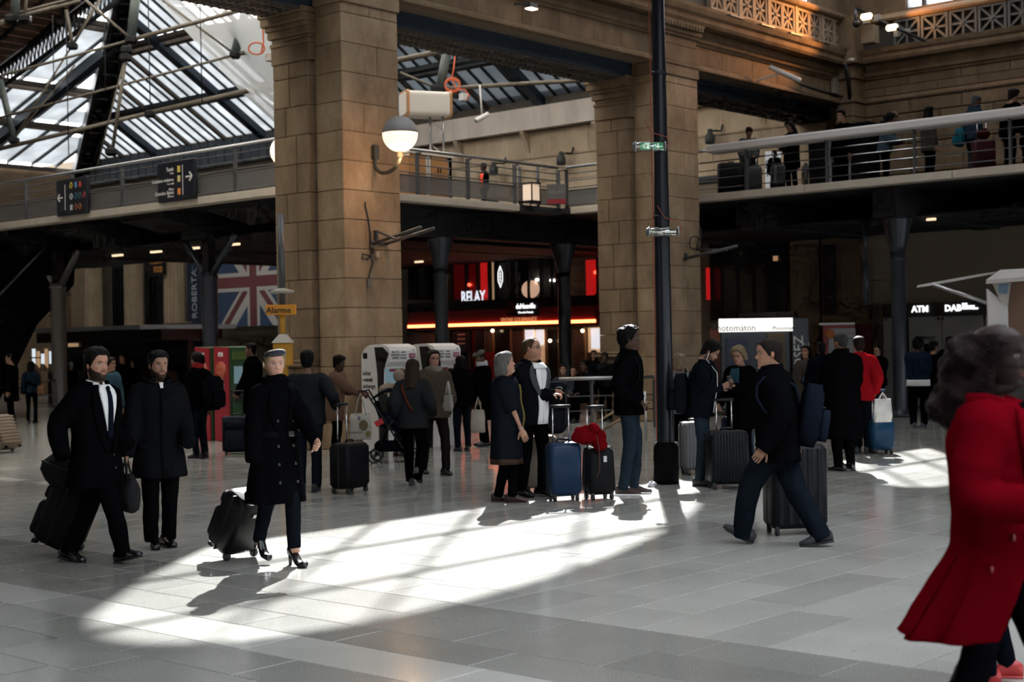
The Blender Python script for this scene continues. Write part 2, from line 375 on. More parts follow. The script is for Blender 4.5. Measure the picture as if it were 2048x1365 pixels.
for a, b in ((8.05, 15.36), (16.6, 23.9), (25.3, XB)):
    moulding(wa, [(16.9, 7.25), (16.8, 7.25), (16.8, 7.29), (16.84, 7.30), (16.86, 7.36), (16.9, 7.38), (17.0, 7.39), (17.0, 7.25)], a, b)
    courses_x(wa, a, b, FR, FR + .1, [7.39, 7.80], STONE_D, 1.05, int(a * 10))
    moulding(wa, [(17.0, 7.80), (16.92, 7.80), (16.9, 7.85), (16.85, 7.86), (16.82, 7.92), (16.78, 7.94), (17.0, 7.95)], a, b)
    moulding(wa, [(17.0, 7.95), (16.93, 7.95), (16.9, 8.0), (16.9, 8.12), (17.0, 8.12)], a, b)
moulding(wa, [(17.2, 8.14), (16.66, 8.14), (16.62, 8.20), (16.62, 8.30), (16.56, 8.34), (16.52, 8.44), (16.56, 8.46), (17.2, 8.47)], -16, XB, name='cornice')
moulding(wa, [(17.2, 8.47), (16.76, 8.47), (16.76, 8.60), (17.2, 8.60)], -16, XB, name='frieze_base')
moulding(wa, [(17.3, 9.25), (16.70, 9.25), (16.66, 9.29), (16.66, 9.36), (16.74, 9.40), (17.3, 9.42)], -16, XB, name='frieze_ledge')
# lattice panel of the frieze, made once
def star_panel(wd, hg, dp):
    mb = MB(); t = .055
    mb.bb(-wd / 2, wd / 2, 0, dp, -hg / 2, -hg / 2 + t).bb(-wd / 2, wd / 2, 0, dp, hg / 2 - t, hg / 2).bb(-wd / 2, -wd / 2 + t, 0, dp, -hg / 2 + t, hg / 2 - t).bb(wd / 2 - t, wd / 2, 0, dp, -hg / 2 + t, hg / 2 - t)
    for a in range(4):
        an = math.pi / 4 * a; ln = (wd - 2 * t) if a == 0 else ((hg - 2 * t) if a == 2 else math.hypot(wd - 2 * t, hg - 2 * t))
        if a % 2: an = math.copysign(math.atan2(hg - 2 * t, wd - 2 * t), 1 if a == 1 else -1)
        mb.box((0, dp * .5, 0), (ln, dp * .7, .05), rot=roty(-an))
    mb.lathe([(.0, -.008), (.045, -.008), (.06, dp * .5), (.06, dp * .8)], 10, (0, 0, 0), 'y'); return mb
FRM = M('cast_iron_lamplit', (.30, .22, .15), .7, var=.15, vs=9); FRG = M('cast_iron_unlit', (.085, .09, .088), .6, var=.15, vs=9)  # one ironwork in two tones: orange lamplight put into the first colour
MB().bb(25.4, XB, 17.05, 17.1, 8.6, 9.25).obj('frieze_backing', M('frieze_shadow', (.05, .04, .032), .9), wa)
spm = star_panel(.53, .62, .12).mesh('lattice_panel', FRM)
x = 25.9; k = 0
while x < 31.9:
    o = link('lattice_panel', spm, wa); o.location = (x + .27 - 16, 16.82 - YA, 8.925 - 7); k += 1
    x += .54
    if k % 2 == 0:
        blk(wa, x, x + .11, 16.8, 17.05, 8.6, 9.25, FRM, 'frieze_stile', .01); x += .12
# small dark sills on the cornice below the frieze
for i in range(5): blk(wa, 26.2 + i * 1.25, 26.75 + i * 1.25, 16.53, 16.72, 8.475, 8.505, STEELG, 'gutter_sill', .004)
# upper wall with two arched windows that let the sun in
def arched_wall(parent, segs, x0, x1, z0, z1, y0, y1, mt):
    mb = MB(); cur = x0
    def bay(a, b, za, zb):
        if b > a and zb > za: mb.bb(a, b, y0, y1, za, zb)
    for cx, hw, zb, zs_, rise in segs:
        bay(cur, cx - hw, z0, z1); bay(cx - hw, cx + hw, z0, zb); n = 28
        for i in range(n):
            a = cx - hw + 2 * hw * i / n; b = a + 2 * hw / n
            za = zs_ + rise * math.sqrt(max(0, 1 - ((a - cx) / hw) ** 2)); zb_ = zs_ + rise * math.sqrt(max(0, 1 - ((b - cx) / hw) ** 2))
            mb.hexa((a, y0, za), (b, y0, zb_), (b, y0, z1), (a, y0, z1), (0, y1 - y0, 0))
        cur = cx + hw
    bay(cur, x1, z0, z1); return mb.obj('upper_wall', mt, parent)
WIN = [(20.82, 3.68, 9.45, 11.2, 3.75), (28.85, 1.4, 9.45, 12.3, 1.9)]
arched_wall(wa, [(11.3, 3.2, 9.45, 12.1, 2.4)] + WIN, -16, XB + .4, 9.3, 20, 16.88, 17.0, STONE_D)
CLEAR = M_glass('window_glass', (.95, .97, 1), .94); FROST = M_frost('frosted_pane', (.75, .77, .8), (.5, .5, .5), .2)  # frosted panes added where direct sun must not pass
def arch_window(n, cx, hw, zb, zs_, rise, mull, trans, zf=10.02):
    wn = E('window_%d' % n, (cx, 17., zb), kind='structure')
    f = lambda x: zs_ + rise * math.sqrt(max(0, 1 - min(1, ((x - cx) / hw) ** 2)))
    for xx in mull: MB().bb(xx - .022, xx + .022, 16.96, 17.02, zb, f(xx)).obj('mullion', DKST, wn)
    for zz, th in trans:
        h = hw * math.sqrt(max(0, 1 - max(0, (zz - zs_) / rise) ** 2)); MB().bb(cx - h, cx + h, 16.94, 17.04, zz - th, zz + th).obj('transom', DKST, wn)
    n_ = 24; pts = [(cx - hw + 2 * hw * i / n_) for i in range(n_ + 1)]
    MB().tube([(q, 17, f(q) - .03) for q in pts], .06, 6).obj('arch_frame', DKST, wn)
    xs_ = [cx - hw] + list(mull) + [cx + hw]
    for a, b in zip(xs_[:-1], xs_[1:]):
        MB().bb(a + .05, b - .05, 16.985, 17.0, zb + .02, zf).obj('pane', FROST, wn)
        q = np.linspace(a + .05, b - .05, 7)
        MB().prism([(a + .05, 16.99, zf + .08), (b - .05, 16.99, zf + .08)] + [(t, 16.99, max(zf + .1, f(t) - .05)) for t in q[::-1]], (0, .008, 0)).obj('pane', CLEAR, wn)
arch_window(1, *WIN[0], mull=(19.15, 20.5, 22.3), trans=((10.05, .05), (11.6, .006), (13.38, .022)))
arch_window(2, *WIN[1], mull=(28.2, 29.4), trans=((10.55, .05), (12.0, .02)), zf=10.5)
arch_window(3, 11.3, 3.2, 9.45, 12.1, 2.4, mull=(9.4, 10.7, 12.0, 13.3), trans=((10.05, .05), (13.38, .05)))
# ------------------------------------------------------------------ riveted blue beams across the bays
for bi, (a, b) in enumerate(((8.05, 15.36), (16.6, 23.9), (25.3, XB))):
    bm = E('beam', (a, 17.5, 7), kind='structure', cat='beam', label=['riveted iron beam over the bay beside the glazed roof', 'dark blue riveted beam between the two stone pillars', 'dark blue riveted beam above people on the walkway'][bi])
    MB().bb(a, b, 17.46, 17.5, 6.98, 7.9).bb(a, b, 17.40, 17.46, 6.98, 7.02).bb(a, b, 17.42, 17.46, 7.14, 7.17).obj('web', BLUE, bm)
    MB().bb(a, b, 18.22, 18.26, 6.98, 7.9).obj('web', BLUE, bm)
    for y0_, y1_ in ((17.44, 17.66), (17.78, 17.98), (18.08, 18.28)): MB().bb(a, b, y0_, y1_, 6.95, 6.98).obj('soffit_plate', RUST, bm)
    n = int((b - a) / .7)
    for k in range(n):
        x = a + (k + .5) * (b - a) / n; MB().bb(x - .09, x + .09, 17.5, 18.22, 6.96, 6.99).obj('soffit_strap', DKST, bm)
    rv = MB()
    for yy in (17.47, 17.63, 17.81, 17.95, 18.11, 18.25):
        for k in range(int((b - a) / .14)): rv.box((a + .07 + k * .14, yy, 6.944), (.04, .04, .014))
    tag(rv.obj('rivets', DKST, bm), kind='stuff')
    for k in range(max(4, int((b - a) / 1.5))):
        x = a + .6 + k * 1.5
        if x < b - .2: MB().lathe([(0, 17.42), (.05, 17.42), (.06, 17.43), (.06, 17.445), (.12, 17.45), (.13, 17.46)][::-1], 14, (x, 0, 7.33), 'y').obj('rosette', BLUE, bm)
    MB().bb(a, b, 17.5, 18.22, 7.5, 7.6).obj('floor_plate', BLACK, bm)
# ------------------------------------------------------------------ right wall (X = 32)
wb = E('wall_right', (XB, 10, 0), kind='structure')
MB().bb(XB + .06, XB + .5, -8.4, 58, 0, 9.2).obj('wall_core', JOINT, wb)
MB().bb(XB + .06, XB + .4, -8.4, 16.85, 12.5, 20).obj('upper_wall', STONE_D, wb)
for y0_, y1_ in ((15.4, 16.85), (8.9, 9.9), (2., 3.), (-8.4, -2)): MB().bb(XB + .06, XB + .4, y0_, y1_, 9.2, 12.5).obj('window_pier', STONE_D, wb)
zs = [4.75, 5.1, 5.46, 5.82, 6.18, 6.54, 6.9, 7.24]
courses_y(wb, 4, 12.3, XB - .12, XB + .1, zs[0:], STONE_D, 1.3, 31)
courses_y(wb, 12.3, 16.75, XB, XB + .1, zs, STONE_D, 1.5, 32, bev=.03)
moulding(wb, [(XB + .1, 7.24), (XB - .03, 7.24), (XB - .05, 7.28), (XB - .02, 7.33), (XB - .0, 7.37), (XB + .1, 7.38)], 4, 16.75, 'y')
courses_y(wb, 12.3, 16.75, XB, XB + .1, [7.38, 7.58, 7.80], STONE_D, 1.15, 33)
courses_y(wb, 4, 12.3, XB - .12, XB + .1, [7.38, 7.80], STONE_D, 1.5, 34)
moulding(wb, [(XB + .1, 7.80), (XB - .04, 7.80), (XB - .06, 7.85), (XB - .12, 7.87), (XB - .15, 7.94), (XB + .1, 7.95)], 4, 16.75, 'y')
moulding(wb, [(XB + .2, 7.95), (XB - .05, 7.95), (XB - .05, 8.14), (XB - .36, 8.15), (XB - .4, 8.22), (XB - .4, 8.30), (XB - .45, 8.34), (XB - .5, 8.44), (XB + .2, 8.46)], 12.3, 16.4, 'y', name='cornice')
moulding(wb, [(XB + .2, 7.95), (XB - .15, 7.95), (XB - .15, 8.0), (XB - .25, 8.02), (XB - .25, 8.12), (XB - .55, 8.15), (XB - .62, 8.22), (XB - .62, 8.32), (XB - .68, 8.36), (XB - .7, 8.44), (XB + .2, 8.46)], 4, 12.3, 'y', name='cornice')
for k in range(24): blk(wb, XB - .55, XB - .25, 12.2 - k * .11, 12.255 - k * .11, 8.04, 8.13, STONE_D, 'dentil', .006)
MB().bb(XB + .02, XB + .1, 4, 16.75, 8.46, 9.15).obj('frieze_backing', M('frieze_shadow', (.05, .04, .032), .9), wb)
spg = star_panel(.66, .64, .1).mesh('lattice_panel', FRG)
for k in range(14):
    o = link('lattice_panel', spg, wb); o.rotation_euler[2] = -math.pi / 2; o.location = (-.1, 15.3 - k * .69 - 10, 8.80)
LEDGE = M('lamplit_ledge', (.34, .22, .12), .5, var=.15, vs=5)  # floodlight glow put into the warm colour of the ledge
moulding(wb, [(XB + .2, 9.13), (XB - .14, 9.13), (XB - .18, 9.18), (XB - .16, 9.24), (XB - .1, 9.30), (XB + .2, 9.32)], 4, 16.3, 'y', LEDGE, 'frieze_ledge')
for n, (y0_, y1_) in enumerate(((9.9, 15.4), (3., 8.9)), 4):
    wn = E('window_%d' % n, (XB + .2, (y0_ + y1_) / 2, 9.3), kind='structure')
    MB().bb(XB + .2, XB + .22, y0_, y1_, 9.3, 12.5).obj('pane', FROST, wn)
    yy = y0_ + .4
    while yy < y1_:
        MB().bb(XB + .13, XB + .3, yy - .04, yy + .04, 9.3, 12.5).obj('mullion', DKST, wn); yy += .78
    MB().bb(XB + .1, XB + .3, y0_, y1_, 9.3, 9.4).obj('sill', STONE_D, wn)
# corner pier in the hall corner
cp = E('pillar', (31.7, 16.5, 0), kind='structure', cat='pillar', label='dark stone pier in the hall corner by the flood lamps')
for k in range(len(zs) - 1): blk(cp, 31.45, 32.0, 16.45, 16.95, zs[k] + .004, zs[k + 1] - .004, STONE_D, 'stone_block', .02)
for e, z0, z1 in ((.03, 7.24, 7.38), (0, 7.38, 7.8), (.06, 7.8, 7.95), (.02, 7.95, 8.14), (.16, 8.14, 8.46), (.0, 8.46, 9.3)): blk(cp, 31.45 - e, 32.0, 16.45 - e, 16.95, z0 + .001, z1 - .001, STONE_D, 'pier_stone', .012)
MB().bb(31.6, 32.06, 16.6, 16.9, 9.3, 20).obj('upper_pier', STONE_D, cp)
# ------------------------------------------------------------------ side wall of the hall beyond (same plane, farther on)
wf = E('wall_far', (XB, 30, 4.7), kind='structure')
courses_y(wf, 17.5, 36, XB + .0, XB + .1, [5.9, 6.25, 6.6, 6.95], STONE_L, 2.2, 41, bev=.016)
courses_y(wf, 17.5, 36, XB + .02, XB + .1, [7.0, 7.74], STONE_L, 2.6, 42)
moulding(wf, [(XB + .1, 6.95), (XB - .03, 6.95), (XB - .05, 7.0), (XB + .1, 7.01)], 17.5, 36, 'y', STONE_L)
MB().bb(XB - .28, XB + .1, 17.5, 38, 7.76, 8.40).obj('gutter_band', BAND, wf)
MB().bb(XB - .22, XB + .1, 17.5, 38, 8.40, 8.62).obj('eave_board', RUST, wf)
for k in range(7):
    y = 19.2 + k * 2.62; MB().prism([(XB + .02, y, 7.74), (XB - .26, y, 7.74), (XB - .26, y, 7.68), (XB - .12, y, 7.45), (XB + .02, y, 7.06)], (0, .16, 0)).obj('corbel', STONE_L, wf)
for y0_, y1_ in ((18.2, 19.9), (21.6, 23.3), (25.8, 28.3), (30.6, 33.5)):      # wall between mezzanine doors
    courses_y(wf, y0_, y1_, XB, XB + .1, [4.72, 5.1, 5.5, 5.9], STONE_L, 1.0, int(y0_ * 10))
for y0_, y1_ in ((17.5, 18.2), (19.9, 21.6), (23.3, 25.8), (28.3, 30.6)):
    MB().bb(XB - .02, XB + .12, y0_, y1_, 5.75, 5.92).obj('lintel', DKST, wf)
    MB().bb(XB + .25, XB + .3, y0_, y1_, 4.72, 5.8).obj('lit_room_wall', M('room_wall', (.45, .36, .24), .8), wf)
# ------------------------------------------------------------------ unseen hall shell, openings shaped for the light: glazed street front behind the camera
ceil = E('ceiling', (8, 11, 20), kind='structure')
SX0, SX1, SY0, NT = 3, 30, 5.6, 3           # unseen saw-tooth roof lights, added to bring in sky light without sun
MB().bb(-16.4, SX0, 5.5, 17.2, 20, 20.3).bb(SX1, 32.4, 5.5, 17.2, 20, 20.3).bb(SX0, SX1, SY0 + 3 * NT, 17.2, 20, 20.3).obj('ceiling_slab', STONE_D, ceil)
for k in range(NT):
    y0_ = SY0 + 3 * k; MB().hexa((SX0, y0_, 22.4), (SX1, y0_, 22.4), (SX1, y0_ + 3, 20.), (SX0, y0_ + 3, 20.), (0, 0, .15)).obj('added_north_light_slope', WHITE, ceil)
    MB().bb(SX0, SX1, y0_ + .02, y0_ + .03, 20., 22.4).obj('pane', CLEAR, ceil)
for xx in (SX0, SX1): MB().bb(xx - .1, xx, SY0, SY0 + 3 * NT, 20, 22.5).obj('added_north_light_end', STONE_D, ceil)
# unseen lower roof added over the camera, its glazing brightens the near floor
wu = E('wall_sunshade', (8, 5.4, 8), kind='structure'); MB().bb(-16, 32, 5.3, 5.6, 6.4, 20).obj('wall_slab', STONE_D, wu)  # unseen wall, keeps the sun off the glazed roof below
GX0, GX1, GY0, GY1 = 0., 13., -4., 4.6
MB().bb(-16, GX0, -8, 5.4, 6.5, 6.7).bb(GX1, 25.6, -8, 5.4, 6.5, 6.7).bb(GX0, GX1, -8, GY0, 6.5, 6.7).bb(GX0, GX1, GY1, 5.4, 6.5, 6.7).bb(25.6, 32, -8, 5.4, 8.5, 8.7).bb(25.6, 25.8, -8, 5.4, 6.5, 8.7).obj('added_roof', STONE_D, wu)
MB().bb(GX0, GX1, GY0, GY1, 6.58, 6.6).obj('pane', CLEAR, wu)
for k in range(6): MB().bb(GX0 + k * 2 - .06, GX0 + k * 2 + .06, GY0, GY1, 6.4, 6.6).obj('glazing_bar', DKST, wu)
wl = E('wall_left', (-16, 0, 0), kind='structure'); MB().bb(-16.4, -16, -8, 17, 0, 22).obj('wall_slab', STONE_D, wl)
ws = E('wall_street', (8, -8, 0), kind='structure')
MB().bb(-16, 32, -8.4, -8, 0, .5).obj('wall_slab', STONE_D, ws); MB().bb(-16, 32, -8.4, -8, 2.6, 8.7).obj('wall_slab', STONE_D, ws)
for k in range(7): MB().bb(-16 + k * 8 - .4, -16 + k * 8 + .4, -8.5, -7.9, .5, 2.6).obj('street_pier', STONE_D, ws)
for k in range(6): MB().bb(-15.6 + k * 8, -8.4 + k * 8, -8.2, -8.19, .5, 2.6).obj('pane', CLEAR, ws)
# ------------------------------------------------------------------ glazed roof of the hall beyond
def eave(Y): return 8.55 if Y < 30 else (9.05 if Y > 37 else 8.55 + .5 * (Y - 30) / 7)
SR, SL, YC = .60, .306, 50.4
zR = lambda X, Y: eave(Y) + SR * (XB - X)
zL = lambda X, Y: 8.9 + SL * (YC - Y)
PANE = M_frost('roof_glass', (.36, .375, .39), (.30, .32, .35), .25); PANED = M_frost('roof_glass_soiled', (.165, .178, .19), (.16, .17, .18), .35)
PANEN = M_frost('roof_glass_fill', (.95, .94, .92), (.6, .6, .6), .1)  # brighter glass for unseen roof parts, added to light the far wall
rf = E('roof', (26, 40, 9), kind='structure')
hipX = lambda Y: XB - (zL(0, Y) - 9.05) / SR
def hip_cut(y): return max(hipX(y), 0)
# slope rising from the side wall; rows (distance from the wall down the slope)
tiers = [(.05, 1.75), (1.98, 4.1), (4.4, 6.3), (6.6, 8.6), (8.9, 11)]
bw = .52; k = 0
Y = 18.1
def quad_R(y0, y1, a, b, dz=0.):
    return [(XB - a, y0, zR(XB - a, y0) + dz), (XB - a, y1, zR(XB - a, y1) + dz), (XB - b, y1, zR(XB - b, y1) + dz), (XB - b, y0, zR(XB - b, y0) + dz)]
while Y < YC - .3:
    top = min(11, XB - hipX(Y) if Y > 27 else 11)
    soiled = Y < 36
    for a, b in tiers:
        if Y < 22.2 and b > 4.2: continue
        tp = min(XB - hipX(Y), XB - hipX(min(Y + bw, YC)))
        if a > tp - .15: continue
        b2 = min(b, tp)
        p = quad_R(Y + .03, Y + bw - .03, a, b2)
        MB().hexa(p[3], p[2], p[1], p[0], (0, 0, .02)).obj('pane', (PANEN if a > 4.2 else PANED) if soiled else PANE, rf)
    tmax = max(.3, min(11 if Y > 22.2 else 4.2, XB - hipX(Y)))
    p = quad_R(Y - .03, Y + .03, 0, tmax, -.07); MB().hexa(p[3], p[2], p[1], p[0], (0, 0, .11)).obj('glazing_bar', DKST, rf)
    if k % 12 == 4 and Y > 20:
        p = quad_R(Y - .16, Y + .16, 0, tmax, -.32); MB().hexa(p[3], p[2], p[1], p[0], (0, 0, .26)).obj('rafter', BLUE, rf)
    elif k % 4 == 0:
        p = quad_R(Y - .07, Y + .07, 0, tmax, -.16); MB().hexa(p[3], p[2], p[1], p[0], (0, 0, .12)).obj('rafter', RUST, rf)
    Y += bw; k += 1
for a in (0.0, 1.78, 1.96, 4.14, 4.36, 6.34, 6.56, 8.64, 8.86, 11):
    ye = YC - .3
    # find where the hip cuts this line
    while ye > 20 and XB - hipX(ye) < a: ye -= .1
    for y0_, y1_ in ((22.2 if a > 4.2 else 18, min(30, ye)), (30, min(37, ye)), (37, ye)):
        if y1_ > y0_ + .2:
            p = quad_R(y0_, y1_, a - .05, a + .06, -.17); MB().hexa(p[3], p[2], p[1], p[0], (0, 0, .14)).obj('purlin', RUST if a > 2 else DKST, rf)
# slope at the far end
LX = lambda y: onP(0, 130, (0, YC, 8.9), (0, SL, 1))[0]
pa = onP(0, 130, (0, YC, 8.9), (0, SL, 1)); pb = onP(165, 5, (0, YC, 8.9), (0, SL, 1))
def lat(y): return pa[0] + (pb[0] - pa[0]) * (y - pa[1]) / (pb[1] - pa[1])
yt = [(.05, 3.3), (3.6, 6.0), (6.4, 10.3), (10.7, 15.6)]
xw = 1.02; x = 31.0
while x > 4:
    for a, b in yt:
        y0_, y1_ = YC - a, YC - b
        # keep to the near side of the hip and the far side of the lattice girder
        while hipX(y0_) < x - xw * .3 and y0_ > y1_: y0_ -= .1
        if lat((y0_ + y1_) / 2) > x - .1: continue
        hi = [y for y in np.arange(y1_, y0_, .1) if hipX(y) >= x - .1]
        yq0 = y0_; yq1 = y1_
        # the hip moves to smaller X nearer the camera: clip the near end
        while yq1 < yq0 and hipX(yq1) < x - .05: yq1 += .1
        if yq0 - yq1 < .25: continue
        P = [(x - xw + .04, yq0, zL(0, yq0)), (x - .04, yq0, zL(0, yq0)), (x - .04, yq1, zL(0, yq1)), (x - xw + .04, yq1, zL(0, yq1))]
        MB().hexa(*P, (0, 0, .02)).obj('pane', PANE, rf)
    ys = YC; 
    ye = YC - 16
    while ye < ys and (hipX(ye) < x): ye += .1
    if ys - ye > .4:
        MB().hexa((x - .035, ys, zL(0, ys) - .09), (x + .035, ys, zL(0, ys) - .09), (x + .035, ye, zL(0, ye) - .09), (x - .035, ye, zL(0, ye) - .09), (0, 0, .12)).obj('glazing_bar', DKST, rf)
    x -= xw
for a in (0, 3.35, 3.55, 6.05, 6.35, 10.35, 10.65, 15.65, 15.95):
    y = YC - a; x1_ = hipX(y)
    x0_ = max(2, lat(y) - .3)
    if x1_ > x0_: MB().bb(x0_, x1_, y - .07, y + .07, zL(0, y) - .26, zL(0, y) - .1).obj('purlin', RUST, rf)
for xr in (27.2, 19.8):
    ye = YC - 16
    while ye < YC and hipX(ye) < xr: ye += .1
    MB().hexa((xr - .16, YC, zL(0, YC) - .5), (xr + .16, YC, zL(0, YC) - .5), (xr + .16, ye, zL(0, ye) - .5), (xr - .16, ye, zL(0, ye) - .5), (0, 0, .36)).obj('rafter', BLUE, rf)
# hip beam, a boxed girder
ha = np.array([32.3, 50.6, zL(0, 50.6)]); hb = np.array([hipX(28), 28, zL(0, 28)])
hd = nrm(hb - ha); hs = nrm(np.cross(hd, UP))
for o_, z_, w_, h_ in ((-.30, -.5, .16, .5), (.30, -.5, .16, .5), (0, -.2, .62, .1)):
    q = ha + hs * o_ + UP * z_; e_ = hb + hs * o_ + UP * z_
    MB().hexa(q - hs * w_ / 2, q + hs * w_ / 2, e_ + hs * w_ / 2, e_ - hs * w_ / 2, (0, 0, h_)).obj('hip_beam', DKST, rf)
for t_ in np.linspace(.03, .97, 26):
    q = ha + (hb - ha) * t_ - UP * .48; MB().hexa(q - hs * .3, q + hs * .3, q + hs * .3 + hd * .12, q - hs * .3 + hd * .12, (0, 0, .04)).obj('batten_plate', DKST, rf)
# lattice girder at the edge of the boarding
l0 = pa + (pa - pb) * .6; l1 = pb + (pb - pa) * .6
for dz in (-.1, -.75): MB().tube([l0 + UP * dz, l1 + UP * dz], .085, 4).obj('girder_chord', DKST, rf)
n = 46
for i in range(n):
    a = l0 + (l1 - l0) * i / n; b = l0 + (l1 - l0) * (i + .5) / n; c = l0 + (l1 - l0) * (i + 1) / n
    MB().tube([a - UP * .1, b - UP * .75, c - UP * .1], .03, 4).obj('girder_web', DKST, rf)
# wooden boarding: planks run across the slope
for i in range(38):
    y0_ = YC - i * .42; y1_ = y0_ - .40
    x1_ = lat(y0_) + .35; x2_ = lat(y1_) + .35
    MB().hexa((-12, y0_, zL(0, y0_)), (x1_, y0_, zL(0, y0_)), (x2_, y1_, zL(0, y1_)), (-12, y1_, zL(0, y1_)), (0, 0, .05)).obj('roof_board', WOOD, rf)
# unseen outer skin added to keep the direct sun out where nothing is glazed
MB().bb(-12, 33, 17.15, 18.1, 8.7, 8.8).obj('sun_cover_roof', DKST, rf); MB().bb(-12, XB - 4.3, 18.1, 22.2, 9.7, 9.75).obj('fill_rooflight', PANEN, rf); MB().bb(-12, XB - 4.3, 17.15, 18.1, 9.7, 9.8).obj('sun_cover_roof', DKST, rf)  # frosted rooflight added, out of view, to brighten the hall beyond
MB().bb(-12, 14.5, 22.2, 34.4, 11.3, 11.4).bb(-12, 21, 34.4, 34.5, 11.3, 14.6).bb(-12, 14.6, 22.2, 22.3, 9.7, 11.4).prism([(14.5, 22.2, 9.7), (27.7, 22.2, 9.7), (27.7, 22.2, 11.2), (21, 22.2, 15.2), (14.5, 22.2, 11.4)], (0, .1, 0)).hexa((XB - 4.3, 18.1, 9.7), (XB - 4.3, 22.2, 9.7), (XB - 4.3, 22.2, 11.2), (XB - 4.3, 18.1, 11.2), (.05, 0, 0)).obj('sun_cover_upstand', DKST, rf)
MB().bb(-12.3, -12, 17, 58, 0, 20).obj('end_wall', STONE_D, rf)
MB().hexa((14.5, 22.3, 11.35), (14.5, 34.4, 11.35), (21, 34.4, 15.4), (21, 22.3, 15.2), (0, 0, .03)).obj('fill_slope_glazing', PANEN, rf)  # unseen slope added to throw light on the far wall
# vertical boarding under the eave beyond the pillar, and the far end wall
FB = M('blue_grey_boards', (.10, .115, .13), .7, var=.25, vs=2)
for i in range(30):
    y = 36.3 + i * .47; MB().bb(XB - .15, XB - .08, y, y + .40, 8.1, 9.0).obj('fascia_board', FB, rf)
fe = E('wall_end', (20, 50.6, 0), kind='structure')
MB().bb(-12, 33, 50.6, 51, 0, 8.8).obj('wall_slab', STONE_D, fe)
# ------------------------------------------------------------------ debris netting hung below the glass
def M_net():
    mt = bpy.data.materials.new('netting'); mt.use_nodes = True; nt = mt.node_tree; nt.nodes.clear(); L = nt.links.new; MATS['netting'] = mt
    o = nt.nodes.new('ShaderNodeOutputMaterial'); d = nt.nodes.new('ShaderNodeBsdfDiffuse'); d.inputs[0].default_value = (.42, .42, .42, 1); t = nt.nodes.new('ShaderNodeBsdfTranslucent'); t.inputs[0].default_value = (.42, .43, .43, 1)
    a = nt.nodes.new('ShaderNodeMixShader'); a.inputs[0].default_value = .55; L(d.outputs[0], a.inputs[1]); L(t.outputs[0], a.inputs[2]); tr = nt.nodes.new('ShaderNodeBsdfTransparent')
    m2 = nt.nodes.new('ShaderNodeMixShader'); m2.inputs[0].default_value = .28; L(a.outputs[0], m2.inputs[1]); L(tr.outputs[0], m2.inputs[2]); L(m2.outputs[0], o.inputs[0]); return mt
NET = M_net()
def sheet(pix, d0, nu=14, nv=10, sag=.25):
    """pix: four corners (px, py, depth)"""
    c = [at(*q) for q in pix]; V = []; F = []
    for i in range(nu + 1):
        for j in range(nv + 1):
            u, v = i / nu, j / nv; p = (c[0] * (1 - u) + c[1] * u) * (1 - v) + (c[3] * (1 - u) + c[2] * u) * v
            p = p - UP * sag * math.sin(math.pi * u) * math.sin(math.pi * v) + FW * .08 * math.sin(9 * u + 5 * v); V.append(p)
    for i in range(nu):
        for j in range(nv): a = i * (nv + 1) + j; F.append((a, a + 1, a + nv + 2, a + nv + 1))
    return V, F
v, f_ = sheet([(278, -40, 40), (640, -40, 34), (640, 330, 36), (486, 188, 42)], 0)
net = MB().add(v, f_, True).obj('debris_net', NET); tag(net, 'pale grey debris netting slung beneath the glass roof', 'netting')
# ------------------------------------------------------------------ roof trusses: rods, struts and joints
TAN = M('truss_paint', (.13, .105, .075), .7, var=.25, vs=5); TDK = M('truss_dark', (.02, .02, .02), .7, spec=.1)
def truss(name, label, rods, nodes, mt=TAN):
    c = at(*rods[0][0]); t = E(name, (c[0], c[1], c[2]), label=label, cat='roof truss')
    for a, b, r in rods: MB().tube([at(*a), at(*b)], r, 8).obj('rod', mt if r < .08 else M('truss_green', (.07, .085, .075), .5), t)
    for q in nodes: MB().box(at(*q), (.26, .26, .2), rot=rotz(.7), bev=.05).obj('joint', TDK, t)
    return t
truss('roof_truss', 'tie rods and struts crossing before the boarded roof corner', [((-10, 58, 33), (20, 38, 33), .035), ((20, 38, 33), (160, 2, 33), .045), ((20, 30, 33), (165, -8, 33), .03), ((20, 38, 33), (-20, 52, 33), .035), ((30, 36, 33), (32, -40, 33), .10), ((50, 33, 33), (56, -40, 33), .04), ((170, 0, 33), (255, 72, 33), .035)], [(22, 38, 33), (50, 38, 33)])
truss('roof_truss', 'long tie rod rising across the picture to the netting', [((-10, 155, 36), (262, 80, 36), .035), ((262, 80, 36), (490, 18, 36), .055), ((262, 80, 36), (275, -40, 36), .12), ((262, 80, 36), (250, 120, 36), .05), ((252, 112, 36), (225, 300, 36), .045), ((250, 115, 36), (195, 330, 36), .02)], [(262, 80, 36), (253, 100, 36), (251, 115, 36), (222, 304, 36)])
truss('roof_truss', 'thick strut and rods beside the hanging orange cable coil', [((-10, 238, 38), (470, 110, 38), .035), ((470, 110, 38), (590, 78, 38), .06), ((470, 108, 38), (492, 15, 38), .12), ((325, 0, 38), (466, 106, 38), .03), ((495, 28, 38), (575, 84, 38), .035)], [(470, 110, 38)])
truss('roof_truss', 'double purlin rod above the walkway handrail at left', [((-10, 300, 40), (300, 226, 40), .06), ((300, 226, 40), (590, 160, 40), .075), ((28, 278, 40), (0, 160, 40), .09), ((28, 278, 40), (145, 90, 40), .03), ((145, 90, 40), (205, -10, 40), .045), ((145, 90, 40), (132, 20, 40), .05), ((28, 278, 40), (150, 130, 40), .025)], [(28, 281, 40), (145, 92, 40), (300, 228, 40)])
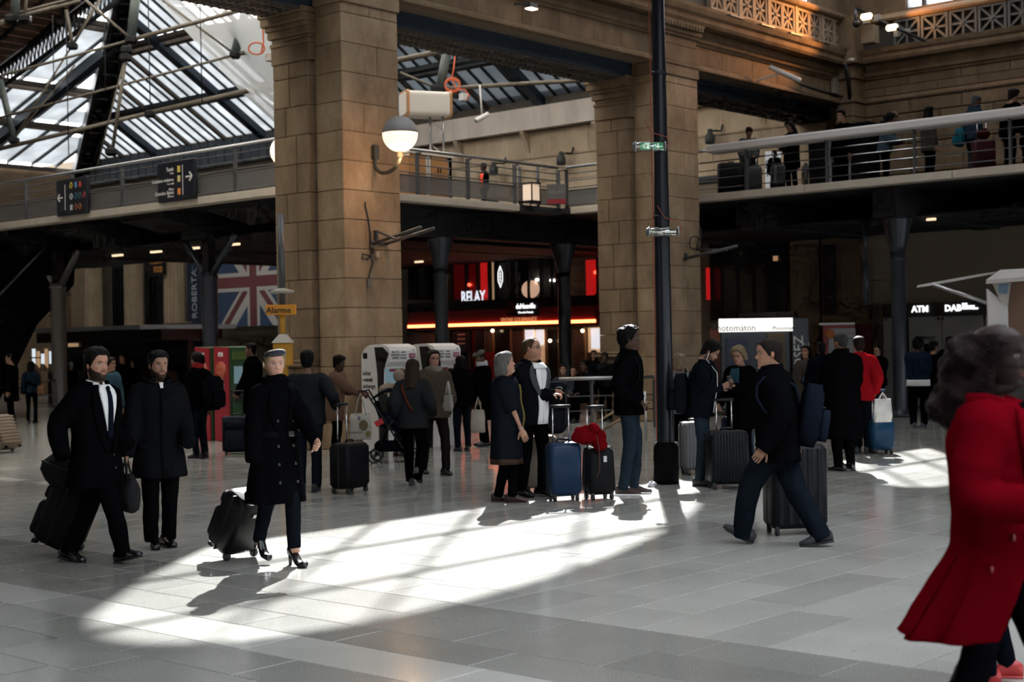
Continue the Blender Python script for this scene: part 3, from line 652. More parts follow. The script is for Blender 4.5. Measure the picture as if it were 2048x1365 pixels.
truss('roof_truss', 'green strut and rods under the beam between the pillars', [((790, 122, 34), (905, 98, 34), .07), ((905, 98, 34), (925, 92, 34), .06), ((880, 176, 34), (893, 108, 34), .11), ((880, 178, 34), (1040, 168, 34), .05), ((1040, 168, 34), (1215, 158, 34), .05), ((800, 145, 34), (878, 178, 34), .03)], [(880, 180, 34), (872, 178, 34)])
for i, (px, y0_, y1_) in enumerate(((105, 30, 210), (132, 40, 310), (208, 20, 205), (296, -10, 215), (400, 0, 205))):
    dr = MB().tube([at(px, y0_, 37), at(px + (y1_ - y0_) * .02, y1_, 37)], .014, 5).obj('drop_wire', TDK)
    tag(dr, ['first', 'second', 'third', 'fourth', 'fifth'][i] + ' thin steel drop wire from the left under the glass roof', 'wire', 'drop wires under the roof')
# ------------------------------------------------------------------ mezzanine walkway
ZS, ZT, XW, XL, YM = 4.55, 4.70, 25.8, 18.0, 20.9
mz = E('mezzanine', (XL, YM, ZS), kind='structure')
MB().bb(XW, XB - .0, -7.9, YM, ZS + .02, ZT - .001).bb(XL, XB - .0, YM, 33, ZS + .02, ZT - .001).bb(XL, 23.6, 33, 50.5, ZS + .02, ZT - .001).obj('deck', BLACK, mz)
def edge_x(X, y0, y1, seg=3.1):      # edge slabs along Y
    y = y0
    while y < y1 - .05:
        e = min(y + seg, y1); blk(mz, X - .05, X + .25, y + .006, e - .006, ZS, ZT, CONC, 'edge_slab', .008); y = e
edge_x(XW, -4, YM - .3); edge_x(XL, YM, 50)
for a, b in ((XL - .05, 19.6), (19.6, 22.3), (22.3, 24.3)): blk(mz, a + .005, b - .005, YM - .05, YM + .25, ZS, ZT, CONC, 'edge_slab', .008)
blk(mz, 24.31, 25.74, YM - .05, YM + .25, ZS - .02, ZT - .04, DKST, 'edge_slab', .008)
# under-deck beams and hung ceiling
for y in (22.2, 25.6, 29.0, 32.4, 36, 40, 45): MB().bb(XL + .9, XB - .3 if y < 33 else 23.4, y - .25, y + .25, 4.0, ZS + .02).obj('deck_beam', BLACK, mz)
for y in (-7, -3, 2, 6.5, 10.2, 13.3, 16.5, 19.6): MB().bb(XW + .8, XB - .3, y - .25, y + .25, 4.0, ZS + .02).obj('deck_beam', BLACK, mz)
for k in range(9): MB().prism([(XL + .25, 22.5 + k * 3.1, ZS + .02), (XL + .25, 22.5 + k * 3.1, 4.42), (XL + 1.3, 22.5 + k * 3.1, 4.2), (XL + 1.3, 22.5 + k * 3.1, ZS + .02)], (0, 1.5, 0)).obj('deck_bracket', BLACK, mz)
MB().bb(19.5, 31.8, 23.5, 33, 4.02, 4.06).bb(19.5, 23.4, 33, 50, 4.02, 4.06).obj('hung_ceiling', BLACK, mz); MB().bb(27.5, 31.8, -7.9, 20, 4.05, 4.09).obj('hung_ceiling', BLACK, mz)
# ------------------------------------------------------------------ railings
RAILP = M('railing_grey', (.085, .088, .09), .5, .2); MESHP = M('railing_mesh', (.22, .21, .20), .6)
def M_mesh():
    mt = bpy.data.materials.new('perforated_mesh'); mt.use_nodes = True; nt = mt.node_tree; nt.nodes.clear(); L = nt.links.new
    o = nt.nodes.new('ShaderNodeOutputMaterial'); d = nt.nodes.new('ShaderNodeBsdfDiffuse'); d.inputs[0].default_value = (.16, .155, .15, 1); tr = nt.nodes.new('ShaderNodeBsdfTransparent')
    m2 = nt.nodes.new('ShaderNodeMixShader'); m2.inputs[0].default_value = .42; L(d.outputs[0], m2.inputs[1]); L(tr.outputs[0], m2.inputs[2]); L(m2.outputs[0], o.inputs[0]); return mt
PERF = M_mesh()
def railing(name, label, a, b, zf, posts, top='tube', mesh=(.06, .40), rails=(.46, .62, .78), ht=.93, extra=True):
    a = np.array([*a, zf], float); b = np.array([*b, zf], float); L_ = np.linalg.norm(b - a); d = (b - a) / L_; nn = np.array([-d[1], d[0], 0])
    t = E(name, a, label=label, cat='railing')
    for i in range(posts + 1):
        q = a + d * L_ * i / posts; ang = math.atan2(d[1], d[0])
        MB().box(q + UP * (ht - .06) / 2, (.035, .09, ht - .06), rot=rotz(ang)).box(q + UP * (ht - .07) + nn * -.03, (.03, .16, .035), rot=rotz(ang)).obj('post', RAILP, t)
    if top == 'tube': MB().tube([a + UP * ht, b + UP * ht], .032, 8).obj('handrail', BRUSH, t)
    else:
        MB().tube([a + UP * ht, a + d * 1.0 + UP * ht], .03, 8).obj('handrail', BRUSH, t)
        q = a + d * 1.0; ang = math.atan2(d[1], d[0])
        MB().box((q + b) / 2 + UP * (ht + .0) - nn * .02, (L_ - 1.0, .42, .17), rot=rotz(ang), bev=.03).obj('wide_handrail', M('handrail_board', (.60, .565, .54), .45), t)
    for z in rails: MB().tube([a + UP * z, b + UP * z], .012, 6).obj('rail', RAILP, t)
    if mesh:
        MB().hexa(a + UP * mesh[0], b + UP * mesh[0], b + UP * mesh[1], a + UP * mesh[1], nn * .006).obj('mesh_panel', PERF, t)
        for z in mesh: MB().tube([a + UP * z, b + UP * z], .013, 6).obj('rail', RAILP, t)
    return t
railing('walkway_railing', 'long steel railing along the upper walkway beside the glazed roof', (XL + .03, 46), (XL + .03, YM + .03), ZT, 13)
railing('walkway_railing', 'steel mesh railing of the walkway seen between the two pillars', (XL + .14, YM + .03), (XW - .06, YM + .03), ZT, 5)
railing('walkway_railing', 'short railing joining the walkway behind the second pillar', (XW + .06, YM - .12), (XW + .06, 17.9), ZT, 2)
railing('queue_railing', 'walkway railing with wide pale handrail before the upstairs queue', (XW + .06, 17.85), (XW + .06, 3.0), ZT, 8, top='wide', mesh=None, rails=(.12, .32, .50, .68))
# ------------------------------------------------------------------ steel columns
COLB = M('column_blue', (.035, .042, .055), .38, .1); COLG = M('column_grey', (.13, .12, .11), .35, .3)
def column(px, X, Y, r, mt, label, ztop=4.0, yarm=False):
    c = E('steel_column', (X, Y, 0), label=label, cat='column')
    MB().lathe([(r * 1.5, 0), (r * 1.5, .06), (r * 1.08, .12), (r, .16), (r, 3.15), (r * 1.12, 3.16), (r * 1.12, 3.22), (r, 3.23), (r, 3.3)], 20).obj('shaft', mt, c, local=True)
    if yarm:
        for s in (-1, 1): MB().tube([(0, 0, 3.1), (0, s * .75, 3.9), (0, s * .9, ztop + .05)], [.11, .09, .08], 4).obj('arm', mt, c, local=True)
        MB().box((0, 0, 3.6), (.2, .2, 1.)).obj('neck', BLACK, c, local=True)
    else: MB().lathe([(r, 3.3), (r * 1.15, 3.45), (r * 2.0, 3.95), (r * 2.1, ztop + .05)], 12).obj('capital', mt, c, local=True)
    return c
def colat(px, X): q = onX(px, 690, X); return q[0], q[1]
column(0, *colat(884, 23.2), .15, COLB, 'dark blue steel column in front of the red shop fascia')
column(0, *colat(1130, 27.2), .155, COLB, 'dark blue steel column nearer the second pillar under the walkway')
column(0, *colat(1799, 27.2), .145, COLB, 'dark blue steel column beside the cash machine wall')
column(0, *colat(421, 19.4), .17, COLB, 'dark steel column with branching arms before the flag', yarm=True)
column(0, *colat(118, 19.4), .185, COLG, 'grey steel column beside the stair, behind the bearded man', yarm=True)
# ------------------------------------------------------------------ shops and fronts under the walkway
def rx_(px0, px1, py0, py1, X):
    ym = (py0 + py1) / 2; xm = (px0 + px1) / 2
    a = onX(px0, ym, X)[1]; b = onX(px1, ym, X)[1]; z0 = onX(xm, py1, X)[2]; z1 = onX(xm, py0, X)[2]; return min(a, b), max(a, b), z0, z1
def panX(parent, name, mt, px0, px1, py0, py1, X, th=.05, z0=None, z1=None):
    y0, y1, a, b = rx_(px0, px1, py0, py1, X); return MB().bb(X, X + th, y0, y1, a if z0 is None else z0, b if z1 is None else z1).obj(name, mt, parent)
RED = M('shop_red', (.16, .012, .018), .4); NEON = M('neon_strip', (1, .25, .08), .5, emit=9, ecol=(1, .16, .05)); WTXT = M('lit_letters', (.9, .9, .9), .5, emit=1.6)
SIGNB = M('sign_black', (.012, .012, .013), .45); WARMW = M('lit_interior', (.8, .55, .35), .6, emit=.30, ecol=(1, .62, .34)); SKYW = M('lit_window', (.9, .95, 1), .5, emit=.75, ecol=(.85, .93, 1))
REDGL = M('red_lit_glass', (.5, .01, .01), .3, emit=.35, ecol=(1, .02, .02)); REDD = M('red_dim_glass', (.14, .01, .012), .3, emit=.03, ecol=(1, .02, .02)); DGL = M('dark_glass', (.02, .024, .028), .12)
GREYIN = M('dim_interior', (.10, .095, .085), .6); TANF = M('tan_frame', (.30, .19, .10), .45)
sx = 31.2
def shopfront(name, label, cat='shop', X=31.4, pxr=(800, 1200)):
    a = onX(sum(pxr) / 2, 690, X); return E(name, (a[0], a[1], 0), label=label, cat=cat)
s1 = shopfront('chocolate_shop', 'dark red chocolate shop front with a glowing neon line')
panX(s1, 'fascia_top', SIGNB, 815, 1190, 599, 618, 31.05, .3); panX(s1, 'fascia', RED, 815, 1190, 618, 651, 31.1, .3)
panX(s1, 'neon_line', NEON, 815, 1190, 645, 651, 31.06, .04)
panX(s1, 'sign_board', SIGNB, 1014, 1078, 600, 632, 31.02, .05); panX(s1, 'sign_square', RED, 1014, 1027, 604, 628, 31.0, .02)
q = onX(1051, 613, 31.0); text(s1, 'deNeuville', .21, q, WTXT, rz=-math.pi / 2, sx=.8, bold=.003); q = onX(1051, 625, 31.0); text(s1, 'Chocolat français', .085, q, WTXT, rz=-math.pi / 2, sx=.95)
q = onX(1037, 640, 31.0); text(s1, 'VIVONS GOURMANDS', .17, q, M('gold_letters', (.8, .45, .2), .4, emit=.5, ecol=(1, .5, .2)), rz=-math.pi / 2, sx=.78)
for i, (a, b, c) in enumerate(((816, 848, GREYIN), (850, 866, GREYIN), (900, 936, DGL), (945, 968, RED), (972, 985, GREYIN), (990, 1020, DGL), (1022, 1046, GREYIN), (1048, 1090, WARMW), (1096, 1116, DGL), (1146, 1168, GREYIN))):
    panX(s1, 'shop_window', c, a, b, 660, 760, 31.5, .03, z0=.05); panX(s1, 'window_post', TANF if i > 3 else GREYIN, b, b + 3, 655, 760, 31.45, .06, z0=0)
for a, b, c, e in ((1050, 1067, 660, 690), (1072, 1086, 660, 690), (1182, 1203, 657, 698)): panX(s1, 'bright_window', SKYW, a, b, c, e, 31.42, .03)
panX(s1, 'wall_panel', WARMW, 1176, 1220, 655, 705, 31.55, .03)
panX(s1, 'menu_board', M('menu_navy', (.02, .035, .07), .4), 905, 938, 662, 705, 31.4, .03); panX(s1, 'menu_board', M('menu_navy', (.02, .035, .07), .4), 950, 964, 662, 702, 31.4, .03)
panX(s1, 'red_counter', M('counter_red', (.35, .02, .03), .5), 950, 985, 705, 760, 31.3, .1, z0=0)
panX(s1, 'lintel', SIGNB, 815, 1225, 651, 657, 31.3, .25); panX(s1, 'pastry_case', WARMW, 953, 966, 735, 757, 31.25, .04)
for k in range(3): panX(s1, 'menu_line', M('menu_white', (.55, .55, .55), .5), 915, 930, 668 + k * 9, 671 + k * 9, 31.39, .005)
for i, px in enumerate((985, 1100, 1165)):
    MB().ell(onX(px, 662 + (i % 2) * 20, 31.3), (.05, .05, .05), nu=8, nv=5).obj('spotlight', M('bulb', (1, .8, .5), .5, emit=8, ecol=(1, .75, .45)), s1)
# upper floor windows above the fascia
s2 = shopfront('upper_shop_window', 'upper shop windows glowing red above the chocolate shop', 'shop window')
for a, b, mt in ((816, 828, DGL), (833, 850, GREYIN), (853, 868, DGL), (908, 929, REDD), (931, 952, REDD), (955, 975, REDGL), (977, 988, WARMW), (990, 1020, GREYIN), (1034, 1054, DGL), (1058, 1079, GREYIN), (1083, 1101, GREYIN), (1104, 1110, WARMW), (1172, 1192, REDGL), (1197, 1220, REDGL), (1221, 1229, REDD)):
    panX(s2, 'shop_window', mt, a, b, 520, 600, 31.55, .03); panX(s2, 'window_post', BLACK, b, b + 3.5, 515, 600, 31.4, .12)
panX(s2, 'shop_window', REDD, 1188, 1222, 600, 640, 31.56, .03); panX(s2, 'stair_rail', REDGL, 1185, 1190, 620, 633, 31.5, .03)
MB().tube([onX(1190, 592, 31.45), onX(1228, 552, 31.45)], .03, 6).obj('stair_rail', M('rail_pink', (.5, .2, .2), .4), s2); MB().tube([onX(1196, 607, 31.45), onX(1230, 572, 31.45)], .03, 6).obj('stair_rail', M('rail_pink', (.5, .2, .2), .4), s2)
for px, py in ((938, 570), (1192, 545), (1203, 551), (1227, 542)): MB().ell(onX(px, py, 31.5), (.05, .09, .05), nu=8, nv=5).obj('red_lamp', M('red_lamp', (1, .1, .05), .5, emit=5, ecol=(1, .06, .03)), s2)
MB().ell(onX(1061, 579, 31.5), (.05, .34, .26), nu=16, nv=8).obj('round_lamp', M('round_lamp', (.9, .6, .45), .5, emit=.5, ecol=(1, .6, .42)), s2)
for px, py in ((1074, 560), (1103, 561), (1109, 561)): MB().ell(onX(px, py, 31.48), (.04, .07, .04), nu=8, nv=5).obj('spotlight', M('bulb_white', (1, .9, .8), .5, emit=7), s2)
q = onX(946, 597, 31.25); rl = E('shop_sign', (q[0], q[1], q[2] - .1), label='white lit newsagent letters above the red fascia', cat='sign'); text(rl, 'RELAY', .46, q + UP * .03, M('relay_letters', (.8, .8, .85), .5, emit=1.0, ecol=(.85, .88, 1)), rz=-math.pi / 2, sx=.72, bold=.012)
panX(rl, 'mounting_bar', SIGNB, 910, 980, 597.5, 599, 31.28, .05)
q = onX(1001, 554, 31.2); tb = E('tobacconist_sign', q, label='upright white lozenge tobacconist sign on grey wall', cat='sign')
lz = [(0, 0, .31), (0, .085, .12), (0, .085, -.12), (0, 0, -.31), (0, -.085, -.12), (0, -.085, .12)]
MB().prism([q + np.array(p) for p in lz], (.05, 0, 0)).obj('sign_body', SIGNB, tb); MB().tube([q + np.array(p) + np.array([-.01, 0, 0]) for p in lz + lz[:1]], .012, 5).obj('neon_outline', WTXT, tb)
for i, ch in enumerate('TABAC'): text(tb, ch, .11, q + np.array([-.012, 0, .18 - i * .09]), WTXT, rz=-math.pi / 2)
panX(s2, 'grey_wall', M('grey_panel', (.15, .14, .13), .7), 990, 1034, 525, 600, 31.5, .05)
# lamps and strip lights under the deck
for i, (px, py, X, ln) in enumerate(((235, 500, 20.6, .4), (312, 491, 20.6, .4), (387, 483, 20.6, .4), (467, 474, 20.6, .4), (1184, 489, 29, .8), (1219, 491, 29, .2), (838, 524, 29, .3), (1815, 434, 28, .25), (1840, 437, 28, .12), (1862, 439, 28, .2))):
    p = onX(px, py, X); p[2] = min(p[2], 3.98) if i < 4 else p[2]
    l = E('strip_light', p, label=['first', 'second', 'third', 'fourth', 'long', 'short', 'small', 'leftmost', 'middle', 'rightmost'][i] + [' warm downlight along the ceiling under the left walkway'] [0] if i < 4 else ['long pale strip light under the walkway left of second pillar', 'short pale strip light touching the second pillar', 'small greenish strip light beside the wide pillar', 'leftmost small lamp under the right walkway', 'middle small lamp under the right walkway', 'rightmost greenish lamp under the right walkway'][i - 4], cat='light')
    MB().box((0, 0, .0), (.08, ln, .05), bev=.01).obj('diffuser', M('strip_diffuser', (1, .85, .6), .5, emit=1.2 if i < 4 else 2.0, ecol=(1, .72, .45) if i < 4 else (1, .85, .65)), l, local=True); MB().box((0, 0, .06), (.11, ln + .06, .07)).obj('housing', BLACK, l, local=True)
# ------------------------------------------------------------------ far facade on the left
FXX = 31.2
ff = E('fluted_facade', (FXX, 44, 0), label='far stone facade with fluted half columns under the walkway', cat='facade')
FST = M('facade_stone', (.36, .27, .17), .8, var=.2, vs=3); FSD = M('facade_stone_dark', (.14, .11, .075), .85, var=.25, vs=3)
def fluted(px, r):
    c = onX(px, 690, FXX - .1); n = 40; a = np.arange(n) * 2 * math.pi / n; rr = r * (1 - .07 * (np.arange(n) % 2))
    ring = lambda z, k: np.stack([c[0] + rr * k * np.cos(a), c[1] + rr * k * np.sin(a), np.full(n, z)], 1)
    MB().loft([ring(.5, 1), ring(5.5, .94)], sm=False).obj('fluted_column', FST, ff); MB().lathe([(r * 1.35, 0), (r * 1.35, .25), (r * 1.2, .3), (r * 1.15, .4), (r * 1.02, .52)], 20, (c[0], c[1], 0)).obj('column_base', FST, ff)
fluted(269, .36); fluted(350, .38); fluted(188, .36)
panX(ff, 'wall_panel', FST, 60, 172, 500, 780, 31.7, .2, z0=0, z1=5.2)
for a, b, mt in ((172, 224, FSD), (226, 248, DGL), (290, 330, DGL), (374, 392, FST), (392, 412, M('facade_pale', (.45, .40, .33), .8)), (438, 580, FSD)): panX(ff, 'wall_panel', mt, a, b, 500, 780, 31.65, .2, z0=0, z1=5.2)
for i in range(4): panX(ff, 'window_post', SIGNB, 228 + i * 6, 230 + i * 6, 540, 650, 31.6, .05)
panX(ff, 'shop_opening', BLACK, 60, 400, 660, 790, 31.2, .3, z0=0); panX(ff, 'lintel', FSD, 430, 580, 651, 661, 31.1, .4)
# banners
def banner(label, px0, px1, py0, py1, X, mt, cat='banner'):
    y0, y1, z0, z1 = rx_(px0, px1, py0, py1, X); b = E('banner', (X, (y0 + y1) / 2, z0), label=label, cat=cat); MB().bb(X, X + .03, y0, y1, z0, z1).obj('cloth', mt, b); return b, (X, (y0 + y1) / 2, (z0 + z1) / 2)
NAVY = M('banner_navy', (.012, .02, .045), .7); ORL = M('orange_letters', (.75, .30, .06), .6)
b, c = banner('black food banner with orange hand lettering behind the column', 293, 331, 508, 552, 30.6, SIGNB)
text(b, 'ITALIAN', .30, onX(312, 523, 30.57), ORL, rz=-math.pi / 2, sx=.62, bold=.004); text(b, 'FOOD', .30, onX(316, 540, 30.57), ORL, rz=-math.pi / 2, sx=.62, bold=.004)
b, c = banner('tall navy coffee bar banner beside fluted column', 374, 401, 500, 650, 30.5, NAVY)
text(b, 'ROBERTA', .40, onX(389, 588, 30.47), M('pale_letters', (.42, .46, .5), .6), rz=-math.pi / 2, ry=-math.pi / 2, sx=.98); text(b, 'Caffè', .40, onX(389, 524, 30.47), M('blue_letters', (.10, .16, .28), .6), rz=-math.pi / 2, ry=-math.pi / 2, sx=.9)
b, c = banner('small dark blue shop board under the coffee banner', 330, 383, 647, 667, 30.4, NAVY, 'sign'); panX(b, 'edge', TANF, 330, 383, 645, 647, 30.38, .03); text(b, 'Café', .22, onX(352, 655, 30.37), TANF, rz=-math.pi / 2)
# union flag of cloth pieces, each a flat strip
y0, y1, z0, z1 = rx_(436, 600, 512, 652, 30.3); FX = 30.3
fl = E('flag_banner', (FX, (y0 + y1) / 2, z0), label='large hanging union flag banner half hidden by the pillar', cat='flag')
FLB = M('flag_blue', (.035, .06, .12), .8); FLW = M('flag_white', (.46, .44, .41), .8); FLR = M('flag_red', (.15, .045, .045), .8)
cy_ = onX(507, 563, FX)[1]; czz = onX(507, 563, FX)[2]; hw = y1 - y0
MB().bb(FX, FX + .02, y0, y1, z0, z1).obj('blue_field', FLB, fl)
def strip(a, b, w, mt, d, name):
    a = np.array(a); b = np.array(b); t = nrm(b - a); n = np.array([-t[1], t[0]]) * w / 2
    # clip to the flag by sampling
    global FD; FD += .0012; poly = [a + n, b + n, b - n, a - n]
    for ax_, lim, sg2 in ((0, y0, 1), (0, y1, -1), (1, z0, 1), (1, z1, -1)):
        out = []
        for i in range(len(poly)):
            p_, q_ = poly[i], poly[(i + 1) % len(poly)]; dp_, dq_ = sg2 * (p_[ax_] - lim), sg2 * (q_[ax_] - lim)
            if dp_ >= 0: out.append(p_)
            if dp_ * dq_ < 0: out.append(p_ + (q_ - p_) * dp_ / (dp_ - dq_))
        poly = out
        if len(poly) < 3: return
    MB().prism([(FX - d - FD, *p_) for p_ in poly], (.01, 0, 0)).obj(name, mt, fl)
FD = 0.
for sg, (w, mt, d, o) in ((s, t) for s in (-1, 1) for t in ((.62, FLW, .004, 0), (.22, FLR, .008, .12))):
    strip((cy_ - 4 + 0, czz - sg * 4 * 1.05 + o), (cy_ + 4, czz + sg * 4 * 1.05 + o), w, mt, d, 'diagonal_band')
for w, mt, d in ((.62, FLW, .012), (.36, FLR, .016)):
    strip((cy_, z0), (cy_, z1), w, mt, d, 'cross'); strip((y0, czz), (y1, czz), w, mt, d, 'cross')
MB().tube([(FX, y0 - .1, z1), (FX, y1 + .1, z1)], .03, 6).obj('pole', SIGNB, fl)
# kiosk with grey canopy on the left
kc = onX(215, 690, 26.0); kk = E('kiosk', (kc[0], kc[1], 0), label='dark food kiosk under a flat grey canopy', cat='kiosk')
y0, y1, z0, z1 = rx_(78, 362, 648, 664, 25.6)
MB().prism([(24.6, y0 + .6, z0 + .02), (27.6, y0, z0 + .02), (27.6, y1, z0 + .02), (24.6, y1 - .2, z0 + .02)], (0, 0, .13)).obj('canopy', M('canopy_grey', (.20, .20, .20), .6), kk)
MB().bb(25.2, 27.4, y0 + .4, y1 - .5, z0 - .3, z0 + .02).obj('canopy_valance', SIGNB, kk); MB().bb(26.2, 26.4, y0 + .5, y1 - .6, 0, z0 - .2).obj('back_wall', SIGNB, kk)
MB().bb(25.4, 26.1, y0 + .8, y1 - .8, 0, 1.0).obj('counter', SIGNB, kk)
for i in range(5): panX(kk, 'lit_panel', WARMW if i % 2 else SKYW, 64 + i * 9 - (i > 2) * 2, 70 + i * 9 - (i > 2) * 2, 698 + (i % 3) * 5, 728 + (i % 2) * 8, 26.15, .02)
panX(kk, 'lit_panel', WARMW, 136, 156, 687, 694, 26.15, .02)
for i in range(5):
    p = onX(75 + i * 8, 735, 25.9); MB().lathe([(.05, 0), (.05, .1), (.03, .14), (.03, .2)], 8, (p[0], p[1], 1.0)).obj('bottle', TANF, kk)
# ------------------------------------------------------------------ stair enclosure at the left edge
st = E('stair_enclosure', G(60, 800), label='dark underside of the stair climbing to the walkway at left', cat='stair')
dS = 35.5; pts = [(-60, 505), (100, 500), (150, 520), (148, 570), (74, 650), (40, 722), (0, 800), (-60, 880)]
pw = [at(x, y, dS - .012 * max(0, 0 - 0)) for x, y in pts]
offs = nrm(np.array([.3, 1., 0])) * 1.6
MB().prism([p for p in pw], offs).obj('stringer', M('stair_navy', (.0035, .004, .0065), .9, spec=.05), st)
for i in range(7):
    a = at(130 - i * 20, 590 + i * 42, dS - .05); MB().box(a, (.3, .06, .03)).obj('tread_edge', SIGNB, st)
MB().tube([at(105, 480, dS), at(-30, 620, dS)], .03, 6).obj('handrail', STEELG, st)
# ------------------------------------------------------------------ right side under the walkway
pr = E('wall_pilaster', (31.8, 16, 0), label='brown stone pilaster strips under the right walkway', cat='pilaster')
BRN = M('pilaster_brown', (.125, .078, .045), .8, var=.3, vs=2)
for a, b in ((1582, 1640), (1645, 1736)): panX(pr, 'pilaster', BRN, a, b, 470, 840, 31.75, .25, z0=0, z1=4.3)
for i in range(5): panX(pr, 'window_frame', SIGNB, 1440 + i * 32, 1444 + i * 32, 500, 640, 31.9, .06, z1=4.2)
panX(pr, 'window_glass', DGL, 1420, 1580, 500, 640, 31.95, .03, z1=4.2); panX(pr, 'lamp_reflection', M('reflected_lamp_glow', (.8, .5, .3), .5, emit=.25, ecol=(1, .55, .25)), 1546, 1555, 512, 522, 31.9, .02)  # small glowing panel stands in for a lamp reflected in the glass
panX(pr, 'red_light', REDGL, 1412, 1418, 536, 600, 31.7, .05); panX(pr, 'red_panel', M('panel_red', (.10, .01, .015), .5), 1645, 1745, 650, 840, 31.7, .04, z0=0)
b, c = banner('narrow black hanging banner on the brown pilaster', 1646, 1672, 490, 630, 31.5, SIGNB)
for i, ch in enumerate('CASH'): text(b, ch, .2, onX(1659, 528 + i * 22, 31.47), M('dim_letters', (.07, .07, .065), .6), rz=-math.pi / 2)
MB().tube([(31.5, c[1] - .25, c[2] - 1.15), (31.5, c[1] + .25, c[2] - 1.15)], .02, 6).obj('bottom_bar', STEELG, b)
dp = onX(1730, 690, 27.5); pp = E('drain_pipe', (dp[0], dp[1], 2.4), label='thin dark blue pipe hanging beneath the right walkway', cat='pipe')
MB().tube([onX(1729, 440, 27.5), onX(1731, 530, 27.5)], .06, 10).obj('upper_length', COLB, pp); MB().tube([onX(1731, 525, 27.5), onX(1733, 610, 27.5)], .07, 10).obj('lower_length', COLB, pp)
# photo booth
def quadbox(c, ang, d): return c, rotz(ang), d
bc_ = G(1512, 830); pb_ = E('photo_booth', bc_, head(90) - math.pi / 2 + R(8), label='photo booth with a lit white name sign', cat='photo booth')
ux = .0105
W_ = (1580 - 1430) * (bc_ @ FW) / FPX; H0 = 2.07
NB = M('booth_navy', (.012, .017, .025), .4)
MB().box((0, .35, 1.0), (W_ * .96, .8, 1.75), bev=.02).obj('body', NB, pb_, local=True)
MB().box((0, -.1, 1.93), (W_, .12, .285), bev=.01).obj('light_box', M('booth_light', (.9, .9, .85), .5, emit=1.15, ecol=(1, .97, .9)), pb_, local=True)
BKT = M('black_letters', (.02, .02, .02), .5)
text(pb_, 'Photomaton', .2, (-W_ * .31, -.165, 1.87), BKT, sx=.95, world=False); text(pb_, 'Photomaton', .12, (W_ * .4, -.165, 1.85), BKT, world=False)
MB().box((W_ * .28, -.07, 1.0), (.4, .04, 1.5)).obj('curtain', M('booth_curtain', (.12, .085, .05), .8), pb_, local=True); MB().box((-W_ * .25, -.06, 1.15), (.5, .04, 1.0)).obj('poster_panel', M('booth_poster', (.02, .03, .06), .5), pb_, local=True)
MB().box((W_ * .62, -.02, 1.04), (.38, .1, 2.06), bev=.01).obj('side_panel', NB, pb_, local=True)
text(pb_, 'POSEZ', .30, (W_ * .595, -.075, 1.25), WHITE, world=False, ry=-math.pi / 2); text(pb_, 'OSEZ', .2, (W_ * .70, -.075, 1.3), M('dim_white', (.4, .42, .45), .5), world=False, ry=-math.pi / 2)
q = onX(1535, 632, 31.6); sg_ = E('wall_sign', q, label='long dim sign strip above the photo booth', cat='sign'); panX(sg_, 'strip', M('dim_sign', (.10, .085, .085), .6), 1478, 1588, 625, 638, 31.6, .04); text(sg_, 'PHOTO', .18, onX(1575, 631, 31.58), BKT, rz=-math.pi / 2); text(sg_, 'Grandes Lignes', .12, onX(1510, 634, 31.58), BKT, rz=-math.pi / 2)
# poster stand
pc = G(1680, 812); ps = E('poster_stand', pc, head(90) - math.pi / 2, label='red and white poster stand with bread advert', cat='poster stand')
k_ = (pc @ FW) / FPX
MB().box((0, 0, 1.0), (64 * k_, .08, 1.9), bev=.01).obj('frame', M('poster_red', (.30, .03, .03), .5), ps, local=True); MB().box((.06, -.05, 1.3), (54 * k_, .02, 1.1)).obj('poster', M('poster_white', (.42, .42, .40), .5), ps, local=True)
MB().box((-.05, -.02, 1.96), (70 * k_, .14, .05)).obj('top_rail', WHITE, ps, local=True); MB().box((-.08, -.065, 1.2), (.25, .01, .2), rot=roty(.2)).obj('picture', M('poster_dark', (.05, .045, .04), .6), ps, local=True)
MB().ell((-.22, -.06, 1.72), (.12, .02, .12), nu=14, nv=6).obj('flower', M('poster_orange', (.55, .16, .03), .6), ps, local=True); text(ps, '100% BAGUETTE', .075, (.1, -.062, 1.72), M('poster_text', (.45, .16, .06), .6), world=False); text(ps, 'UNE FOLLE ENVIE', .06, (.1, -.062, 1.6), BKT, world=False)
# cash machines
am = onX(1875, 690, 31.2); at_ = E('cash_machine_wall', (am[0], am[1], 0), label='pale cash machine wall under a black lit fascia', cat='cash machine')
PW = M('atm_panel', (.22, .22, .21), .45)
for a, b in ((1768, 1788), (1819, 1885), (1887, 1968), (1972, 2048)): panX(at_, 'wall_panel', PW, a, b, 630, 835, 31.3, .1, z0=.05)
panX(at_, 'fascia', SIGNB, 1765, 2060, 604, 632, 31.2, .3)
for i, (a, b, c, d) in enumerate(((1848, 1870, 688, 730), (1925, 1950, 688, 730))): panX(at_, 'screen_bay', DGL, a, b, c, d, 31.26, .03); 
for px, py in ((1772, 640), (1877, 638), (1885, 638), (1775, 730), (1774, 760), (1873, 735)): MB().ell(onX(px, py, 31.28), (.02, .03, .03), nu=8, nv=5).obj('rivet', SIGNB, at_)
text(at_, 'ATM', .2, onX(1840, 619, 31.17), WTXT, rz=-math.pi / 2, bold=.008); text(at_, 'DAB', .2, onX(1906, 617, 31.17), WTXT, rz=-math.pi / 2, bold=.008); text(at_, 'RETRAIT', .12, onX(1852, 677, 31.25), SIGNB, rz=-math.pi / 2)
hx = onX(1938, 615, 31.17); MB().box(hx, (.01, .26, .09), bev=.004).box(hx + np.array([-.005, .1, .03]), (.01, .12, .14)).box(hx + np.array([-.005, -.14, -.03]), (.01, .14, .04)).obj('hand_pictogram', WTXT, at_)
